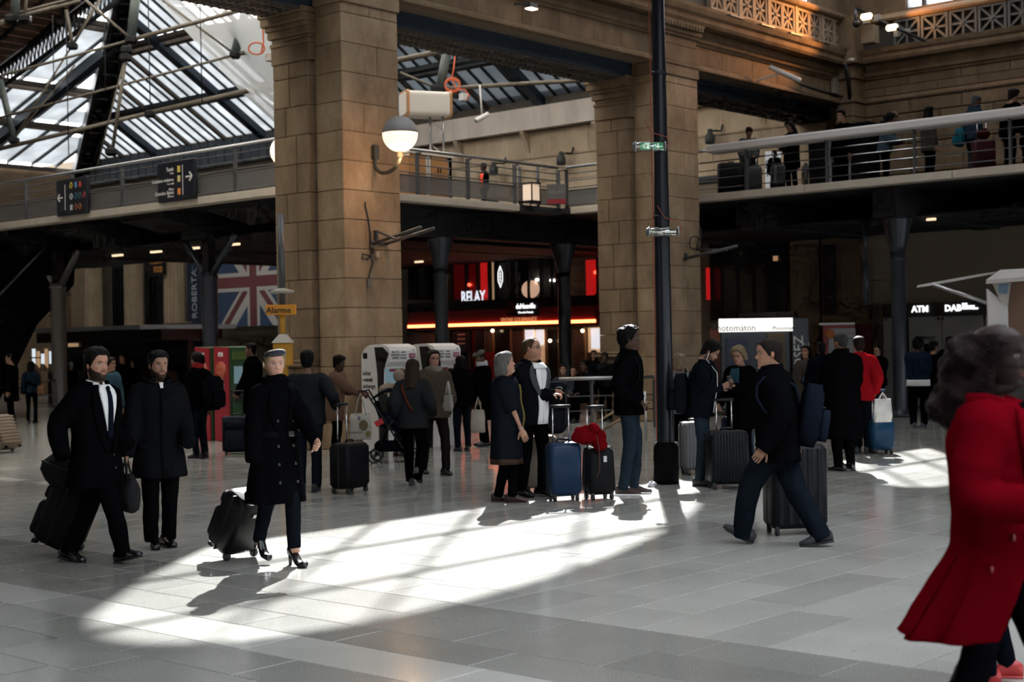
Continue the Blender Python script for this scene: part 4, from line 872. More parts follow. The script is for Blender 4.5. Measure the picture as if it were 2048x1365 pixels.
# white market stall at the right edge
sc_ = at(2010, 690, 21.); sl = E('market_stall', (sc_[0], sc_[1], 0), label='white folding stall with raised awning flaps at right edge', cat='stall')
WST = M('stall_white', (.50, .48, .46), .5)
def slab(pts, th, mt, name): MB().prism([at(*p) for p in pts], np.array(th, float)).obj(name, mt, sl)
slab([(1972, 560, 21), (2070, 552, 20), (2070, 536, 21), (2000, 540, 22.3)], (0, 0, -.06), WST, 'roof_panel')
slab([(1866, 571, 22), (1990, 548, 22), (1996, 543, 22), (1868, 566, 22)], FW * .9, WST, 'awning_flap')
MB().tube([at(1866, 570, 22), at(1974, 606, 21.5)], .035, 6).obj('strut', BRUSH, sl)
slab([(1975, 578, 21), (2016, 612, 21), (2018, 720, 21), (1980, 720, 21)], FW * .06, WST, 'side_panel'); slab([(1975, 720, 21), (2018, 720, 21), (2018, 870, 21), (1975, 870, 21)], FW * .06, M('stall_grey', (.12, .115, .11), .6), 'lower_panel')
slab([(2016, 565, 21.1), (2070, 560, 21), (2070, 760, 21), (2018, 720, 21.1)], FW * .06, M('stall_brown', (.13, .06, .025), .5), 'back_panel')
slab([(1985, 566, 20.9), (2022, 566, 20.8), (2016, 612, 20.9), (1998, 596, 20.9)], FW * .02, M('stall_card', (.35, .34, .30), .6), 'price_board'); slab([(1998, 568, 20.8), (2018, 568, 20.75), (2014, 588, 20.8), (1996, 586, 20.8)], FW * .01, M('stall_blue', (.10, .16, .22), .6), 'notice')
slab([(1994, 650, 20.95), (2013, 650, 20.95), (2013, 668, 20.95), (1994, 668, 20.95)], FW * .01, PW, 'notice')
# ------------------------------------------------------------------ globe lamps on the pillar
def globe_lamp(c, r, wall, label, half=True, watts=30):
    g = E('globe_lamp', c, label=label, cat='lamp')
    LIT = M('globe_lit', (1, .9, .75), .4, emit=1.25, ecol=(1, .80, .58)); SH = M('globe_shell', (.34, .33, .32), .5)
    a = [(r * math.sin(t), -r * math.cos(t)) for t in np.linspace(.05, math.pi / 2 + .04, 12)]; MB().lathe(a, 28).obj('lit_globe', LIT, g, local=True)
    b = [(r * math.sin(t), -r * math.cos(t)) for t in np.linspace(math.pi / 2 + .04, math.pi - .03, 12)]
    MB().lathe([(x * (1.012 if half else 1), z) for x, z in b], 28).obj('shell' if half else 'upper_globe', SH if half else LIT, g, local=True)
    w_ = np.array(wall) - np.array(c); GR = M('lamp_arm', (.045, .05, .045), .5)
    MB().lathe([(.05, -r - .07), (.05, -r + .01), (.09, -r + .03)], 12).obj('cup', GR, g, local=True)
    pts = [(0, 0, -r - .03)] + [(w_[0] * .5 * (1 - math.cos(t)), w_[1] * .5 * (1 - math.cos(t)), -r - .05 - .2 * math.sin(t)) for t in np.linspace(.2, math.pi - .1, 9)] + [(w_[0] * .97, w_[1] * .97, w_[2] - .05), (w_[0] * .97, w_[1] * .97, w_[2] + .1)]
    MB().tube(pts, .03, 8).obj('arm', GR, g, local=True); MB().box(w_ + np.array([0, 0, .0]), (.1, .1, .22), bev=.01).obj('wall_plate', GR, g, local=True)
    ld = bpy.data.lights.new('globe_light', 'POINT'); ld.energy = watts; ld.color = (1, .55, .25); ld.shadow_soft_size = .12; lo = bpy.data.objects.new('globe_light', ld); COL.objects.link(lo); lo.parent = g; lo.location = (0, -.0, -r - .12)
    return g
gc = at(800, 268, 22.05); wp = onY(750, 305, YA - .04); globe_lamp(gc, .272, wp, 'globe wall lamp with grey upper shell on the wide pillar', watts=45)
gc = at(572, 303, 26.2); globe_lamp(gc, .285, gc + np.array([.15, -.25, -.3]), 'fully lit cream globe lamp half hidden behind the wide pillar', False, 20)
# ------------------------------------------------------------------ tall black lamp post
BLKP = M('post_black', (.006, .008, .012), .3, spec=.3); pb0 = G(1333, 968)
lp = E('lamp_post', pb0, label='tall tapering black lamp post with a rough dark sleeve at its foot', cat='lamp post')
MB().lathe([(.10, .0), (.098, .5), (.088, 2.5), (.078, 4.5), (.066, 6.5), (.05, 9.)], 20).obj('shaft', BLKP, lp, local=True)
for z in (3.0, 4.62, 5.75): MB().lathe([(.094, z), (.094, z + .03)], 20).obj('collar', BLKP, lp, local=True)
rg = []; a = np.arange(20) * 2 * math.pi / 20
for z in np.linspace(0, .47, 9): r_ = .135 + .012 * rng.random(20) - (.012 if z > .44 else 0); rg.append(np.stack([r_ * np.cos(a), r_ * np.sin(a), np.full(20, z)], 1))
MB().loft(rg).obj('sleeve', M('tar_sleeve', (.003, .003, .003), .9, bump=.8, bs=40, spec=.04), lp, local=True)
sd_ = np.array([-RT[0], -RT[1], 0]) * .1
MB().tube([sd_ * 1.0 + UP * z for z in np.linspace(.5, 8, 16)], .006, 5).obj('cable', M('cable_red', (.30, .05, .03), .5), lp, local=True)
GRN = M('exit_green', (.02, .26, .10), .4, emit=.16, ecol=(.05, .9, .35)); TUB = M_glass('clear_tube', (.9, .95, .93), .7)
def exit_tube(px0, px1, py, lit, label):
    c = at((px0 + px1) / 2, py, (pb0 @ FW) - .17); t = E('exit_sign', c, head(0), label=label, cat='exit sign'); L_ = (px1 - px0) * (pb0 @ FW) / FPX; r_ = .052
    MB().lathe([(r_, -L_ / 2), (r_, L_ / 2)], 18, axis='x').obj('clear_tube', TUB, t, local=True)
    for s in (-1, 1):
        MB().tube([(s * (L_ / 2 - .005), r_ * math.cos(k), r_ * math.sin(k)) for k in np.linspace(0, 2 * math.pi, 18)], .007, 6).obj('end_ring', BRUSH, t, local=True); MB().lathe([(.012, s * L_ / 2 - .03), (.045, s * L_ / 2 - .02), (.045, s * L_ / 2)][::s], 12, axis='x').obj('end_cap', STEELG, t, local=True)
    MB().lathe([(.012, -L_ / 2), (.012, L_ / 2)], 8, axis='x').obj('lamp_rod', M('tube_lamp', (.5, .5, .5), .4, emit=.4 if lit else 0), t, local=True)
    MB().box((0, .06, 0), (.04, .14, .05)).obj('clamp', BLKP, t, local=True)
    if lit:
        MB().box((-.055, -.03, 0), (.12, .006, .075)).obj('green_plate', GRN, t, local=True); MB().box((.085, -.03, 0), (.11, .006, .075)).obj('green_plate', GRN, t, local=True)
        WG = M('exit_white', (.8, .9, .8), .5, emit=.6)
        MB().prism([(.085, -.036, -.028), (.105, -.036, -.004), (.092, -.036, -.004), (.092, -.036, .028), (.078, -.036, .028), (.078, -.036, -.004), (.065, -.036, -.004)], (0, -.002, 0)).obj('arrow', WG, t, local=True)
        MB().box((-.03, -.036, 0), (.03, .003, .06)).box((-.075, -.036, -.012), (.03, .003, .012), rot=roty(.6)).box((-.065, -.036, .004), (.012, .003, .035), rot=roty(.4)).box((-.085, -.036, .012), (.035, .003, .009), rot=roty(-.5)).ell((-.06, -.036, .027), (.008, .003, .008), nu=8, nv=5).obj('running_figure', WG, t, local=True)
    MB().tube([(L_ / 2, 0, .0), (L_ / 2 + .03, 0, .03), (L_ / 2 + .02, 0, .1), (.02, .03, .16), (-.06, .05, .3)], .005, 5).obj('feed_cable', M('cable_red', (.30, .05, .03), .5), t, local=True)
exit_tube(1270, 1331, 293, True, 'green lit exit sign tube on the lamp post'); exit_tube(1297, 1357, 464, False, 'unlit clear tube lamp lower on the lamp post')
# ------------------------------------------------------------------ ticket machines
WB = M('machine_white', (.74, .72, .68), .35); MBK = M('machine_black', (.012, .012, .014), .3); CRIM = M('logo_crimson', (.30, .02, .06), .4); SCR = M('screen_dim', (.10, .17, .2), .2, emit=.18, ecol=(.5, .75, .85))
def ticket_machine(x0, x1, yf, label):
    t = E('ticket_machine', ((x0 + x1) / 2, yf + .3, 0), label=label, cat='ticket machine'); w = (x1 - x0) / 2; y0 = -.3
    arc = [(.32 + .24 * math.cos(a_), 1.42 + .22 * math.sin(a_)) for a_ in np.linspace(0, math.pi / 2, 7)] + [(.12, 1.645), (-.02, 1.60), (-.05, 1.54)]
    prof = [(.10, 0), (.56, 0)] + arc + [(-.04, 1.37), (.10, 1.30), (.10, 1.02), (.0, .93), (-.04, .86), (.06, .80)]
    MB().prism([(-w + .02, y0 + y, z) for y, z in prof], (2 * w - .04, 0, 0)).obj('body', WB, t, local=True)
    side = [(.20, 0), (.56, 0)] + arc[:6] + [(.28, 1.6), (.22, 1.2)]
    for s in (-1, 1):
        MB().prism([(s * w, y0 + y, z) for y, z in side], (-s * .04, 0, 0)).obj('side_panel', WB, t, local=True)
        band = [(.03, 0), (.20, 0), (.22, 1.2), (.28, 1.6), (.10, 1.6), (-.03, 1.5), (.09, 1.25), (.10, 1.0), (.0, .85)]
        MB().prism([(s * (w - .012), y0 + y, z) for y, z in band], (-s * .02, 0, 0)).obj('side_band', MBK, t, local=True)
    MB().prism([(-w + .06, y0 + .085, 1.27), (w - .2, y0 + .085, 1.27), (w - .2, y0 + .085, 1.04), (-w + .06, y0 + .085, 1.04)], (0, .02, 0)).obj('screen', SCR, t, local=True)
    MB().box((w - .11, y0 + .095, 1.16), (.12, .03, .16)).obj('card_reader', MBK, t, local=True); MB().box((0, y0 + .05, .6), (.3, .03, .2)).obj('ticket_tray', MBK, t, local=True); MB().box((-.02, y0 + .09, 1.24), (.3, .02, .04)).obj('strip', CRIM, t, local=True)
    dk = M('machine_text', (.08, .08, .08), .5)
    for k, s in enumerate(('BILLETS', 'GRANDES', 'LIGNES')): text(t, s, .045, (-w * .55, y0 - .052, 1.52 - k * .045), dk, world=False, ext=.002)
    for k, s in enumerate(('achat', 'retrait', 'échange')): text(t, s, .042, (0., y0 - .052, 1.52 - k * .045), dk, world=False, ext=.002)
    MB().box((w * .62, y0 - .052, 1.46), (.13, .012, .07), bev=.01).obj('logo_plate', CRIM, t, local=True); text(t, 'SNCF', .04, (w * .62, y0 - .061, 1.46), WHITE, world=False, ext=.002); text(t, '119', .035, (w * .7, y0 - .05, 1.55), dk, world=False, ext=.002)
    for k, s in enumerate(('achat', 'retrait', 'échange')): text(t, s, .10, (-w - .004, y0 + .53, 1.20 - k * .10), MBK, world=False, rz=-math.pi / 2, ext=.002, align='LEFT', sx=.85)
    MB().box((-w - .004, y0 + .46, .87), (.012, .12, .075), bev=.004).obj('logo_plate', CRIM, t, local=True); text(t, 'SNCF', .045, (-w - .012, y0 + .46, .87), WHITE, world=False, rz=-math.pi / 2, ext=.002); MB().box((-w - .003, y0 + .47, 1.47), (.008, .09, .09)).obj('access_pictogram', MBK, t, local=True)
    return t
ticket_machine(15.40, 16.02, 15.95, 'white ticket machine on the left of the pair at the pillar'); ticket_machine(16.38, 17.02, 15.95, 'white ticket machine on the right of the pair at the pillar')
# red and green regional machines
def red_machine(px, py, label, w=.62, h=1.66):
    g_ = G(px, py); t = E('regional_ticket_machine', g_, label=label, cat='ticket machine')
    GRM = M('machine_green', (.03, .10, .035), .4); RDM = M('machine_red', (.30, .018, .03), .4)
    MB().box((w / 2, .2, h / 2), (w, .4, h), bev=.02).obj('cabinet', GRM, t, local=True)
    p = [(0, .0, .01), (0, .4, .01), (0, .4, h), (0, 0, h - .02)]; MB().prism([(x - .004, y, z) for x, y, z in p], (-.03, 0, 0)).obj('side_panel', RDM, t, local=True)
    for k, (rr_, zc) in enumerate(((.16, h - .42),)): MB().lathe([(.0, -.041), (rr_, -.041), (rr_, -.036)], 24, (0, .2, zc), 'x').obj('disc', M('disc_orange', (.42, .07, .03), .5), t, local=True)
    MB().box((-.038, .2, h - .14), (.008, .13, .07), bev=.002).obj('tag_plate', WHITE, t, local=True); text(t, 'ter', .06, (-.045, .2, h - .14), MBK, world=False, rz=-math.pi / 2, ext=.001); text(t, 'Billets', .075, (-.045, .2, h - .36), M('disc_text', (.5, .25, .15), .5), world=False, rz=-math.pi / 2, ext=.001); text(t, 'trains', .07, (-.045, .2, h - .45), M('disc_text', (.5, .25, .15), .5), world=False, rz=-math.pi / 2, ext=.001)
    for k in range(3): MB().prism([(-.04, .30 - k * .09, .62), (-.04, .26 - k * .09, .66), (-.04, .30 - k * .09, .70), (-.04, .285 - k * .09, .66)], (-.004, 0, 0)).obj('chevron', M('chevron', (.55, .28, .05), .5), t, local=True)
    MB().box((w * .5, -.01, h - .5), (w * .7, .03, .3)).obj('screen', SCR, t, local=True); MB().box((w * .5, -.012, h - .16), (w * .8, .03, .14)).obj('header', M('header_green', (.10, .16, .03), .4), t, local=True); MB().box((w * .5, -.02, .75), (w * .6, .06, .12)).obj('ticket_tray', MBK, t, local=True)
    return t, h
t, h_ = red_machine(424, 882, 'red and green ticket machine farther from the navy suitcase'); t, h_ = red_machine(462, 884, 'red and green ticket machine with sticker beside the navy suitcase')
MB().box((-.04, .18, .98), (.006, .13, .09), rot=rotx(.1)).box((-.042, .2, 1.05), (.006, .12, .10), rot=rotx(-.15)).obj('sticker', M('sticker', (.45, .5, .42), .5, var=.6, vs=40), t, local=True)
# ------------------------------------------------------------------ alarm post
ap = at(566, 690, 21.5); al = E('alarm_post', (ap[0], ap[1], 0), label='yellow alarm call post with an orange sign', cat='call post')
YEL = M('alarm_yellow', (.55, .27, .02), .45); rzv = head(0)
MB().lathe([(.075, 0), (.07, 1.4), (.075, 1.45)], 14).obj('post', YEL, al, local=True); MB().box((0, 0, 1.52), (.27, .22, .34), rot=rotz(rzv), bev=.02).obj('call_box', YEL, al, local=True)
MB().loft([np.array([(-.15, -.13, 1.69), (.15, -.13, 1.69), (.15, .13, 1.69), (-.15, .13, 1.69)]) @ rotz(rzv).T, np.array([(-.05, -.05, 1.82), (.05, -.05, 1.82), (.05, .05, 1.82), (-.05, .05, 1.82)]) @ rotz(rzv).T], sm=False).obj('cap', M('cap_grey', (.45, .42, .37), .5), al, local=True)
MB().lathe([(.04, 1.8), (.04, 2.12)], 10).obj('neck', YEL, al, local=True); so_ = -np.array([*FW]) * .0
ORS = M('alarm_orange', (.62, .26, .02), .4, emit=.05, ecol=(1, .4, .05))
sb_ = MB().box((-.02 * RT[0], -.02 * RT[1], 2.18), (.44, .12, .15), rot=rotz(rzv), bev=.008).obj('sign_box', ORS, al, local=True)
tl = ap * np.array([1, 1, 0]) - FW * .07 + UP * 2.17 - RT * .045; text(sb_, 'Alarme', .125, tl, BKT, rz=rzv, bold=.002)
MB().tube([(0, 0, 2.25), (0, 0, 3.6)], .05, 8).obj('conduit', STEELG, al, local=True); MB().lathe([(.0, 2.42), (.18, 2.42), (.18, 2.46), (.05, 2.5)], 16).obj('lamp_disc', M('disc_pale', (.35, .33, .28), .5), al, local=True)
# ------------------------------------------------------------------ brackets, cables and boxes on the pillars
br = E('wall_bracket', onY(748, 480, YA), label='grey double bar bracket jutting from the wide pillar', cat='bracket')
for a, b in (((746, 488), (842, 455)), ((772, 488), (868, 457))):
    p = onY(a[0], a[1], YA - .02); e = at(b[0], b[1], 21.4); MB().tube([p, e], .028, 4).obj('bar', STEELG, br)
MB().tube([onY(742, 484, YA - .03), onY(775, 488, YA - .03)], .03, 4).obj('mount', STEELG, br); MB().tube([onY(752, 462, YA - .03), at(790, 478, 21.9)], .02, 4).obj('brace', STEELG, br); MB().box(onY(752, 474, YA - .03), (.06, .05, .2)).obj('mount_plate', STEELG, br)
br = E('wall_bracket', onY(1372, 515, YA), label='grey bracket arm jutting from the second pillar', cat='bracket')
MB().tube([onY(1368, 518, YA - .02), at(1474, 493, 28.3)], .035, 4).obj('bar', STEELG, br); MB().tube([onY(1395, 500, YA - .02), at(1455, 500, 28.5)], .025, 4).obj('bar', STEELG, br); MB().box(onY(1372, 514, YA - .03), (.06, .05, .16)).obj('mount_plate', STEELG, br)
def cable(label, pix, r, mt, depth=None, Y=None, name='cable'):
    pts = [onY(x, y, Y) if depth is None else at(x, y, depth) for x, y in pix]; o = MB().tube(pts, r, 6).obj(name, mt); return tag(o, label, 'cable')
BC = M('cable_black', (.012, .012, .012), .5)
cable('black cable dangling in loops down the wide pillar', [(731, 404), (731, 412), (737, 440), (741, 470), (740, 495), (744, 505), (735, 520), (724, 518), (725, 508), (740, 512), (748, 503), (744, 495), (742, 515), (746, 525), (740, 545), (737, 560)], .012, BC, Y=YA - .03)
jb = MB().box(onY(738, 566, YA - .03), (.075, .05, .13), bev=.008).obj('junction_box', M('box_grey', (.16, .15, .13), .5)); tag(jb, 'small grey socket box at the end of dangling cable', 'box')
jb = MB().box(onY(754, 510, YA - .03), (.07, .05, .09), bev=.008).obj('junction_box', M('box_pale', (.42, .36, .28), .5)); tag(jb, 'small pale switch box under the double bar bracket', 'box')
cc = [(1390 + 11 * math.cos(t), 486 + 13 * math.sin(t)) for t in np.linspace(0, 18, 60)]; cable('dark cable coil hung on the second pillar', [(1402, 455)] + cc + [(1392, 502)], .012, BC, Y=YA - .05, name='cable_coil')
ORC = M('cable_orange', (.55, .09, .02), .5)
cc = [(905 + 15 * math.cos(t), 168 + 13 * math.sin(t) + .2 * t) for t in np.linspace(1, 26, 90)]; cable('orange cable coil under the beam between the pillars', [(911, 105), (907, 140), (903, 155)] + cc + [(915, 178), (930, 180), (938, 190), (934, 202)], .018, ORC, depth=33.5, name='cable_coil')
cc = [(513 + 16 * math.cos(t), 97 + 12 * math.sin(t)) for t in np.linspace(1, 26, 90)]; cable('orange cable coil under the netting beside the wide pillar', [(523, 25), (526, 60), (527, 85)] + cc, .019, ORC, depth=32.5, name='cable_coil')
jb = MB().box(at(927, 195, 33.6), (.19, .14, .17), bev=.01).obj('junction_box', M('box_white', (.6, .59, .57), .5)); tag(jb, 'white junction box hanging from the orange cable coil', 'box')
jb = MB().box(at(909, 190, 33.9), (.16, .14, .16), bev=.01).obj('junction_box', MBK); tag(jb, 'black junction box beside the white one on the truss rod', 'box')
jb = MB().box(at(541, 115, 32.6), (.2, .16, .18), bev=.01).obj('junction_box', M('box_cream', (.5, .44, .38), .5)); tag(jb, 'cream junction box under the netting by the orange coil', 'box')
# ------------------------------------------------------------------ cameras, floodlights, boxes
def cctv(loc, ang, tilt, ln, label, drop=None):
    t = E('security_camera', loc, label=label, cat='camera'); Rm = rotz(ang) @ roty(tilt); mt = M('camera_white', (.55, .53, .50), .4)
    pr_ = [(.0, -ln / 2), (.055, -ln / 2), (.06, ln / 2 - .04), (.06, ln / 2)]; mb = MB().lathe(pr_, 14, axis='x'); mb.v = [mb.verts() @ Rm.T]; mb.obj('housing', mt, t, local=True)
    mb = MB().lathe([(0, ln / 2 + .002), (.045, ln / 2 + .002), (.045, ln / 2 + .006)], 12, axis='x'); mb.v = [mb.verts() @ Rm.T]; mb.obj('lens', MBK, t, local=True)
    if drop is not None: MB().tube([(0, 0, .05), drop], .022, 6).obj('bracket', mt, t, local=True)
    return t
cctv(onY(1570, 148, 16.35), head(0), .45, .75, 'white bullet camera on the stone wall above the blue beam', (-.3, .55, -.12))
cctv(at(964, 235, 33.4), head(200), .5, .36, 'white camera hanging from the rod between the pillars', (0, .05, .75))
cable('bundle of dark cables trailing along the stone ledge', [(1592, 163), (1605, 170), (1640, 182), (1670, 190), (1702, 198)], .03, BC, Y=16.75)
fl_ = E('floodlight', onY(1062, 14, 16.5), label='small lit floodlight on the stone above the beam', cat='floodlight')
MB().box((0, 0, .02), (.22, .16, .09), bev=.015).obj('housing', STEELG, fl_, local=True); MB().box((0, -.01, -.035), (.19, .13, .02)).obj('lamp_face', M('flood_face', (1, .85, .65), .5, emit=6, ecol=(1, .82, .6)), fl_, local=True); MB().tube([(0, .06, .05), (0, .38, .12)], .02, 6).obj('bracket', STEELG, fl_, local=True)
fl_ = E('floodlight', at(1205, 172, 33), label='black spotlight hanging at the rod end by second pillar', cat='floodlight'); MB().box((0, 0, .03), (.2, .2, .2), bev=.02).obj('housing', MBK, fl_, local=True); MB().box((0, 0, -.09), (.15, .15, .02)).obj('lamp_face', M('flood_white', (1, .95, .9), .5, emit=2), fl_, local=True)
# corner rig of floodlights
cr = onX(1745, 60, 31.2); rig = E('floodlight_rig', cr, label='rig of floodlights and boxes on the hall corner', cat='floodlight')
MB().tube([onX(1712, 16, 31.0), onX(1745, 35, 31.0), onX(1850, 82, 30.9)], .04, 6).obj('rail', MBK, rig)
for px, py, ang in ((1733, 33, -.6), (1784, 55, -.5)):
    c = onX(px, py, 30.95); MB().lathe([(.05, -.13), (.075, -.1), (.075, .1), (.05, .13)], 12, tuple(c), 'y').obj('lamp_barrel', M('flood_warm', (1, .75, .45), .5, emit=5, ecol=(1, .72, .42)), rig)
    ld = bpy.data.lights.new('flood', 'SPOT'); ld.energy = 620 if px < 1750 else 150; ld.color = (1, .42, .12); ld.spot_size = R(95); ld.spot_blend = .8; ld.shadow_soft_size = .05; lo = bpy.data.objects.new('flood', ld); COL.objects.link(lo); lo.parent = rig
    tgt = np.array([28.2, 16.8, 8.9]) if px < 1750 else np.array([31.9, 12.5, 9.3]); src = np.array([30.6, 15.3, 9.1]) if px < 1750 else np.array([31.2, 15.7, 9.1]); lo.location = src - cr; lo.rotation_euler = Vector(src - tgt).to_track_quat('Z', 'Y').to_euler()
for px, py, w_, h_ in ((1733, 42, .14, .14), (1755, 36, .14, .16), (1794, 69, .13, .13), (1814, 64, .14, .13)): MB().box(onX(px, py, 31.0), (.1, w_, h_), bev=.01).obj('ballast_box', M('ballast', (.25, .23, .20), .5), rig)
MB().box(onX(1740, 70, 31.3), (.3, .32, .42), bev=.01).obj('control_box', M('control_box', (.20, .155, .10), .6), rig)
MB().tube([onX(1712, 18, 31.0), onX(1712, 38, 31.0)], .05, 8).obj('speaker', STEELG, rig); MB().ell(onX(1713, 47, 31.0), (.1, .1, .1)).obj('camera_dome', MBK, rig)
dl = E('dome_lamp', onX(1704, 119, 31.36), label='small white dome lamp in the stone corner', cat='lamp'); MB().lathe([(.0, -.07), (.1, -.05), (.13, 0), (.05, .03)], 14).obj('shade', WHITE, dl, local=True); MB().tube([(0, 0, .03), (0, 0, .24)], .012, 5).obj('stem', MBK, dl, local=True)
eb = MB().box(onY(1671, 170, 16.89), (.3, .1, .42), bev=.01).obj('electric_box', M('ebox', (.26, .22, .18), .5)); tag(eb, 'grey electric box on the wall beside the corner', 'box')
cable('dark conduit pipes running down the hall corner', [(1690, 128), (1696, 150), (1700, 198)], .05, BC, Y=16.55)
for i, (px, py) in enumerate(((1122, 315), (987, 335), (1420, 271))):
    c = onX(px, py, 31.6); t = E('wall_speaker', c, label=['dark bell lamp on the far wall nearest the second pillar', 'dark bell lamp on the far wall beside the orange vest', 'dark bell lamp on far wall right of the second pillar'][i], cat='lamp', group='bell lamps on the far wall')
    MB().lathe([(.09, -.22), (.13, -.2), (.13, .0), (.07, .06), (.06, .16)], 14).obj('bell', M('bell_dark', (.05, .055, .055), .5), t, local=True); MB().tube([(0, 0, .1), (.1, -.12, .12), (.3, -.14, .12), (.38, -.14, .3)], .025, 6).obj('arm', DKST, t, local=True)
# ------------------------------------------------------------------ direction boards on the left walkway
def board(px0, px1, py0, py1, label):
    y0, y1, z0, z1 = rx_(px0, px1, py0, py1, 17.9); t = E('direction_board', (17.9, (y0 + y1) / 2, z0), label=label, cat='sign'); pn = MB().box((17.9, (y0 + y1) / 2, (z0 + z1) / 2), (.08, y1 - y0, z1 - z0), bev=.01).obj('panel', M('board_navy', (.008, .010, .016), .35), t); return pn, (17.85, (y0 + y1) / 2, (z0 + z1) / 2), y1 - y0, z1 - z0
WL = M('board_white', (.62, .6, .57), .5, emit=.12)
def arrow(t, c, s, d):
    MB().box(c, (.01, .22 * s, .035 * s)).box(c + np.array([0, -d * .075 * s, .05 * s]), (.01, .14 * s, .035 * s), rot=rotx(d * .78)).box(c + np.array([0, -d * .075 * s, -.05 * s]), (.01, .14 * s, .035 * s), rot=rotx(-d * .78)).obj('arrow', WL, t)
t, c, w_, h_ = board(116, 177, 357, 430, 'black direction board with left arrow and coloured line symbols'); c = np.array(c)
arrow(t, c + np.array([0, w_ * .36, 0]), .8, -1); MB().box(c + np.array([0, w_ * .2, 0]), (.008, .012, h_ * .7)).obj('divider', WL, t)
for k, (u, v, col) in enumerate(((0, .3, (.5, .38, .05)), (-.16, .3, (.12, .25, .5)), (-.3, .3, (.55, .05, .05)), (0, 0, (.5, .5, .5)), (-.15, 0, (.05, .12, .2)), (-.28, 0, (.03, .14, .12)), (-.41, 0, (.3, .04, .06)), (0, -.3, (.5, .5, .5)), (-.15, -.3, (.25, .08, .03)), (-.28, -.3, (.35, .12, .03)))):
    mt = M('symbol_%d' % k, col, .5, emit=.06); q = c + np.array([-.0, u * w_, v * h_]); (MB().tube([q + np.array([0, .045 * math.cos(a_), .06 * math.sin(a_)]) for a_ in np.linspace(0, 2 * math.pi, 14)], .012, 4) if k not in (2, 1, 7) else MB().box(q, (.01, .085, .12), bev=.003)).obj('symbol', mt, t)
t, c, w_, h_ = board(318, 392, 322, 402, 'black direction board with right arrow and taxi lettering'); c = np.array(c)
arrow(t, c + np.array([0, -w_ * .36, .05]), .9, 1); MB().box(c + np.array([0, -w_ * .2, 0]), (.008, .012, h_ * .75)).obj('divider', WL, t)
for s_, z_, sz in (('Taxis', .30, .12), ('Taxis', .2, .06), ('Location voitures', .04, .105), ('Car rental', -.06, .055), ('Métro', -.2, .07), ('Grandes lignes', -.28, .11), ('Main lines', -.38, .055)): text(t, s_, sz, c + np.array([0, w_ * .04, z_ * h_]), WL, rz=-math.pi / 2, align='RIGHT', ext=.003)
for z_, col in ((.28, (.6, .45, .1)), (.04, (.6, .5, .2)), (-.28, (.7, .25, .05))): MB().box(c + np.array([0, -w_ * .1, z_ * h_]), (.01, .09, .13), bev=.003).obj('symbol', M('symbol_o%d' % int(z_ * 100), col, .5, emit=.08), t)
# ------------------------------------------------------------------ display kiosk and box sign on the walkway
OAK = M('display_oak', (.42, .20, .075), .45); CRM = M('display_cream', (.62, .57, .50), .4)
bx = at(848, 350, 30.6); dk_ = E('display_counter', (bx[0], bx[1], ZT), label='wooden and cream display counters behind the walkway railing', cat='counter')
def rbox(mb, c, d, n=5, r=.12, axis='y'):
    hx, hz = d[0] / 2, d[2] / 2; pts = []
    for cx, cz, a0 in ((hx - r, hz - r, 0), (-hx + r, hz - r, 90), (-hx + r, -hz + r, 180), (hx - r, -hz + r, 270)):
        for k in range(n): a_ = R(a0 + 90 * k / (n - 1)); pts.append((c[0] + cx + r * math.cos(a_), c[1] - d[1] / 2, c[2] + cz + r * math.sin(a_)))
    return mb.prism(pts, (0, d[1], 0))
for k, (x_, mt, w_) in enumerate(((-.45, OAK, .5), (-.12, CRM, .14), (.22, OAK, .5), (.55, CRM, .08))): rbox(MB(), (x_, 0, .45), (w_, .5, .9), r=.08).obj('cabinet', mt, dk_, local=True)
for s in (.16, .24): MB().box((s, -.26, .6), (.015, .02, .1)).obj('door_handle', MBK, dk_, local=True)
rbox(MB(), (0, 0, .93), (1.3, .54, .06), r=.02).obj('top', CRM, dk_, local=True)
b0 = at(848, 210, 30.8); bs_ = E('box_sign', (b0[0], b0[1], ZT), label='cream and oak rounded box sign on a tall lattice stand', cat='sign')
zc = b0[2] - ZT
mb = rbox(MB(), (0, 0, 0), (.62, .95, .52), r=.08); mb.v = [mb.verts() @ rotz(head(-70)).T + np.array([.05, 0, zc])]; mb.obj('body', CRM, bs_, local=True)
for s in (-1, 1):
    mb = rbox(MB(), (0, s * .47, 0), (.66, .05, .56), r=.09); mb.v = [mb.verts() @ rotz(head(-70)).T + np.array([.05, 0, zc])]; mb.obj('oak_rim', OAK, bs_, local=True)
mb = rbox(MB(), (0, -.50, 0), (.56, .02, .46), r=.07); mb.v = [mb.verts() @ rotz(head(-70)).T + np.array([.05, 0, zc])]; mb.obj('face', CRM, bs_, local=True)
u_ = RT * .32
for s in (.12, .40):
    p = RT * s; MB().tube([p + UP * .95, p + UP * (zc - .2)], .025, 6).obj('stand_post', BRUSH, bs_, local=True)
for k in range(3): MB().tube([RT * (.12 if k % 2 else .40) + UP * (.95 + k * .26), RT * (.40 if k % 2 else .12) + UP * (1.2 + k * .26)], .012, 5).obj('lattice', BRUSH, bs_, local=True)
ln_ = E('lantern', at(1062, 384, 32.2) * np.array([1, 1, 0]) + UP * ZT, label='cream square lantern glowing behind the mesh railing', cat='lamp')
MB().box((0, 0, .27), (.28, .28, .36), bev=.01).obj('shade', M('lantern_lit', (.9, .7, .55), .5, emit=.45, ecol=(1, .75, .55)), ln_, local=True); MB().box((0, 0, .47), (.32, .32, .03)).box((0, 0, .07), (.32, .32, .03)).obj('frame', MBK, ln_, local=True)
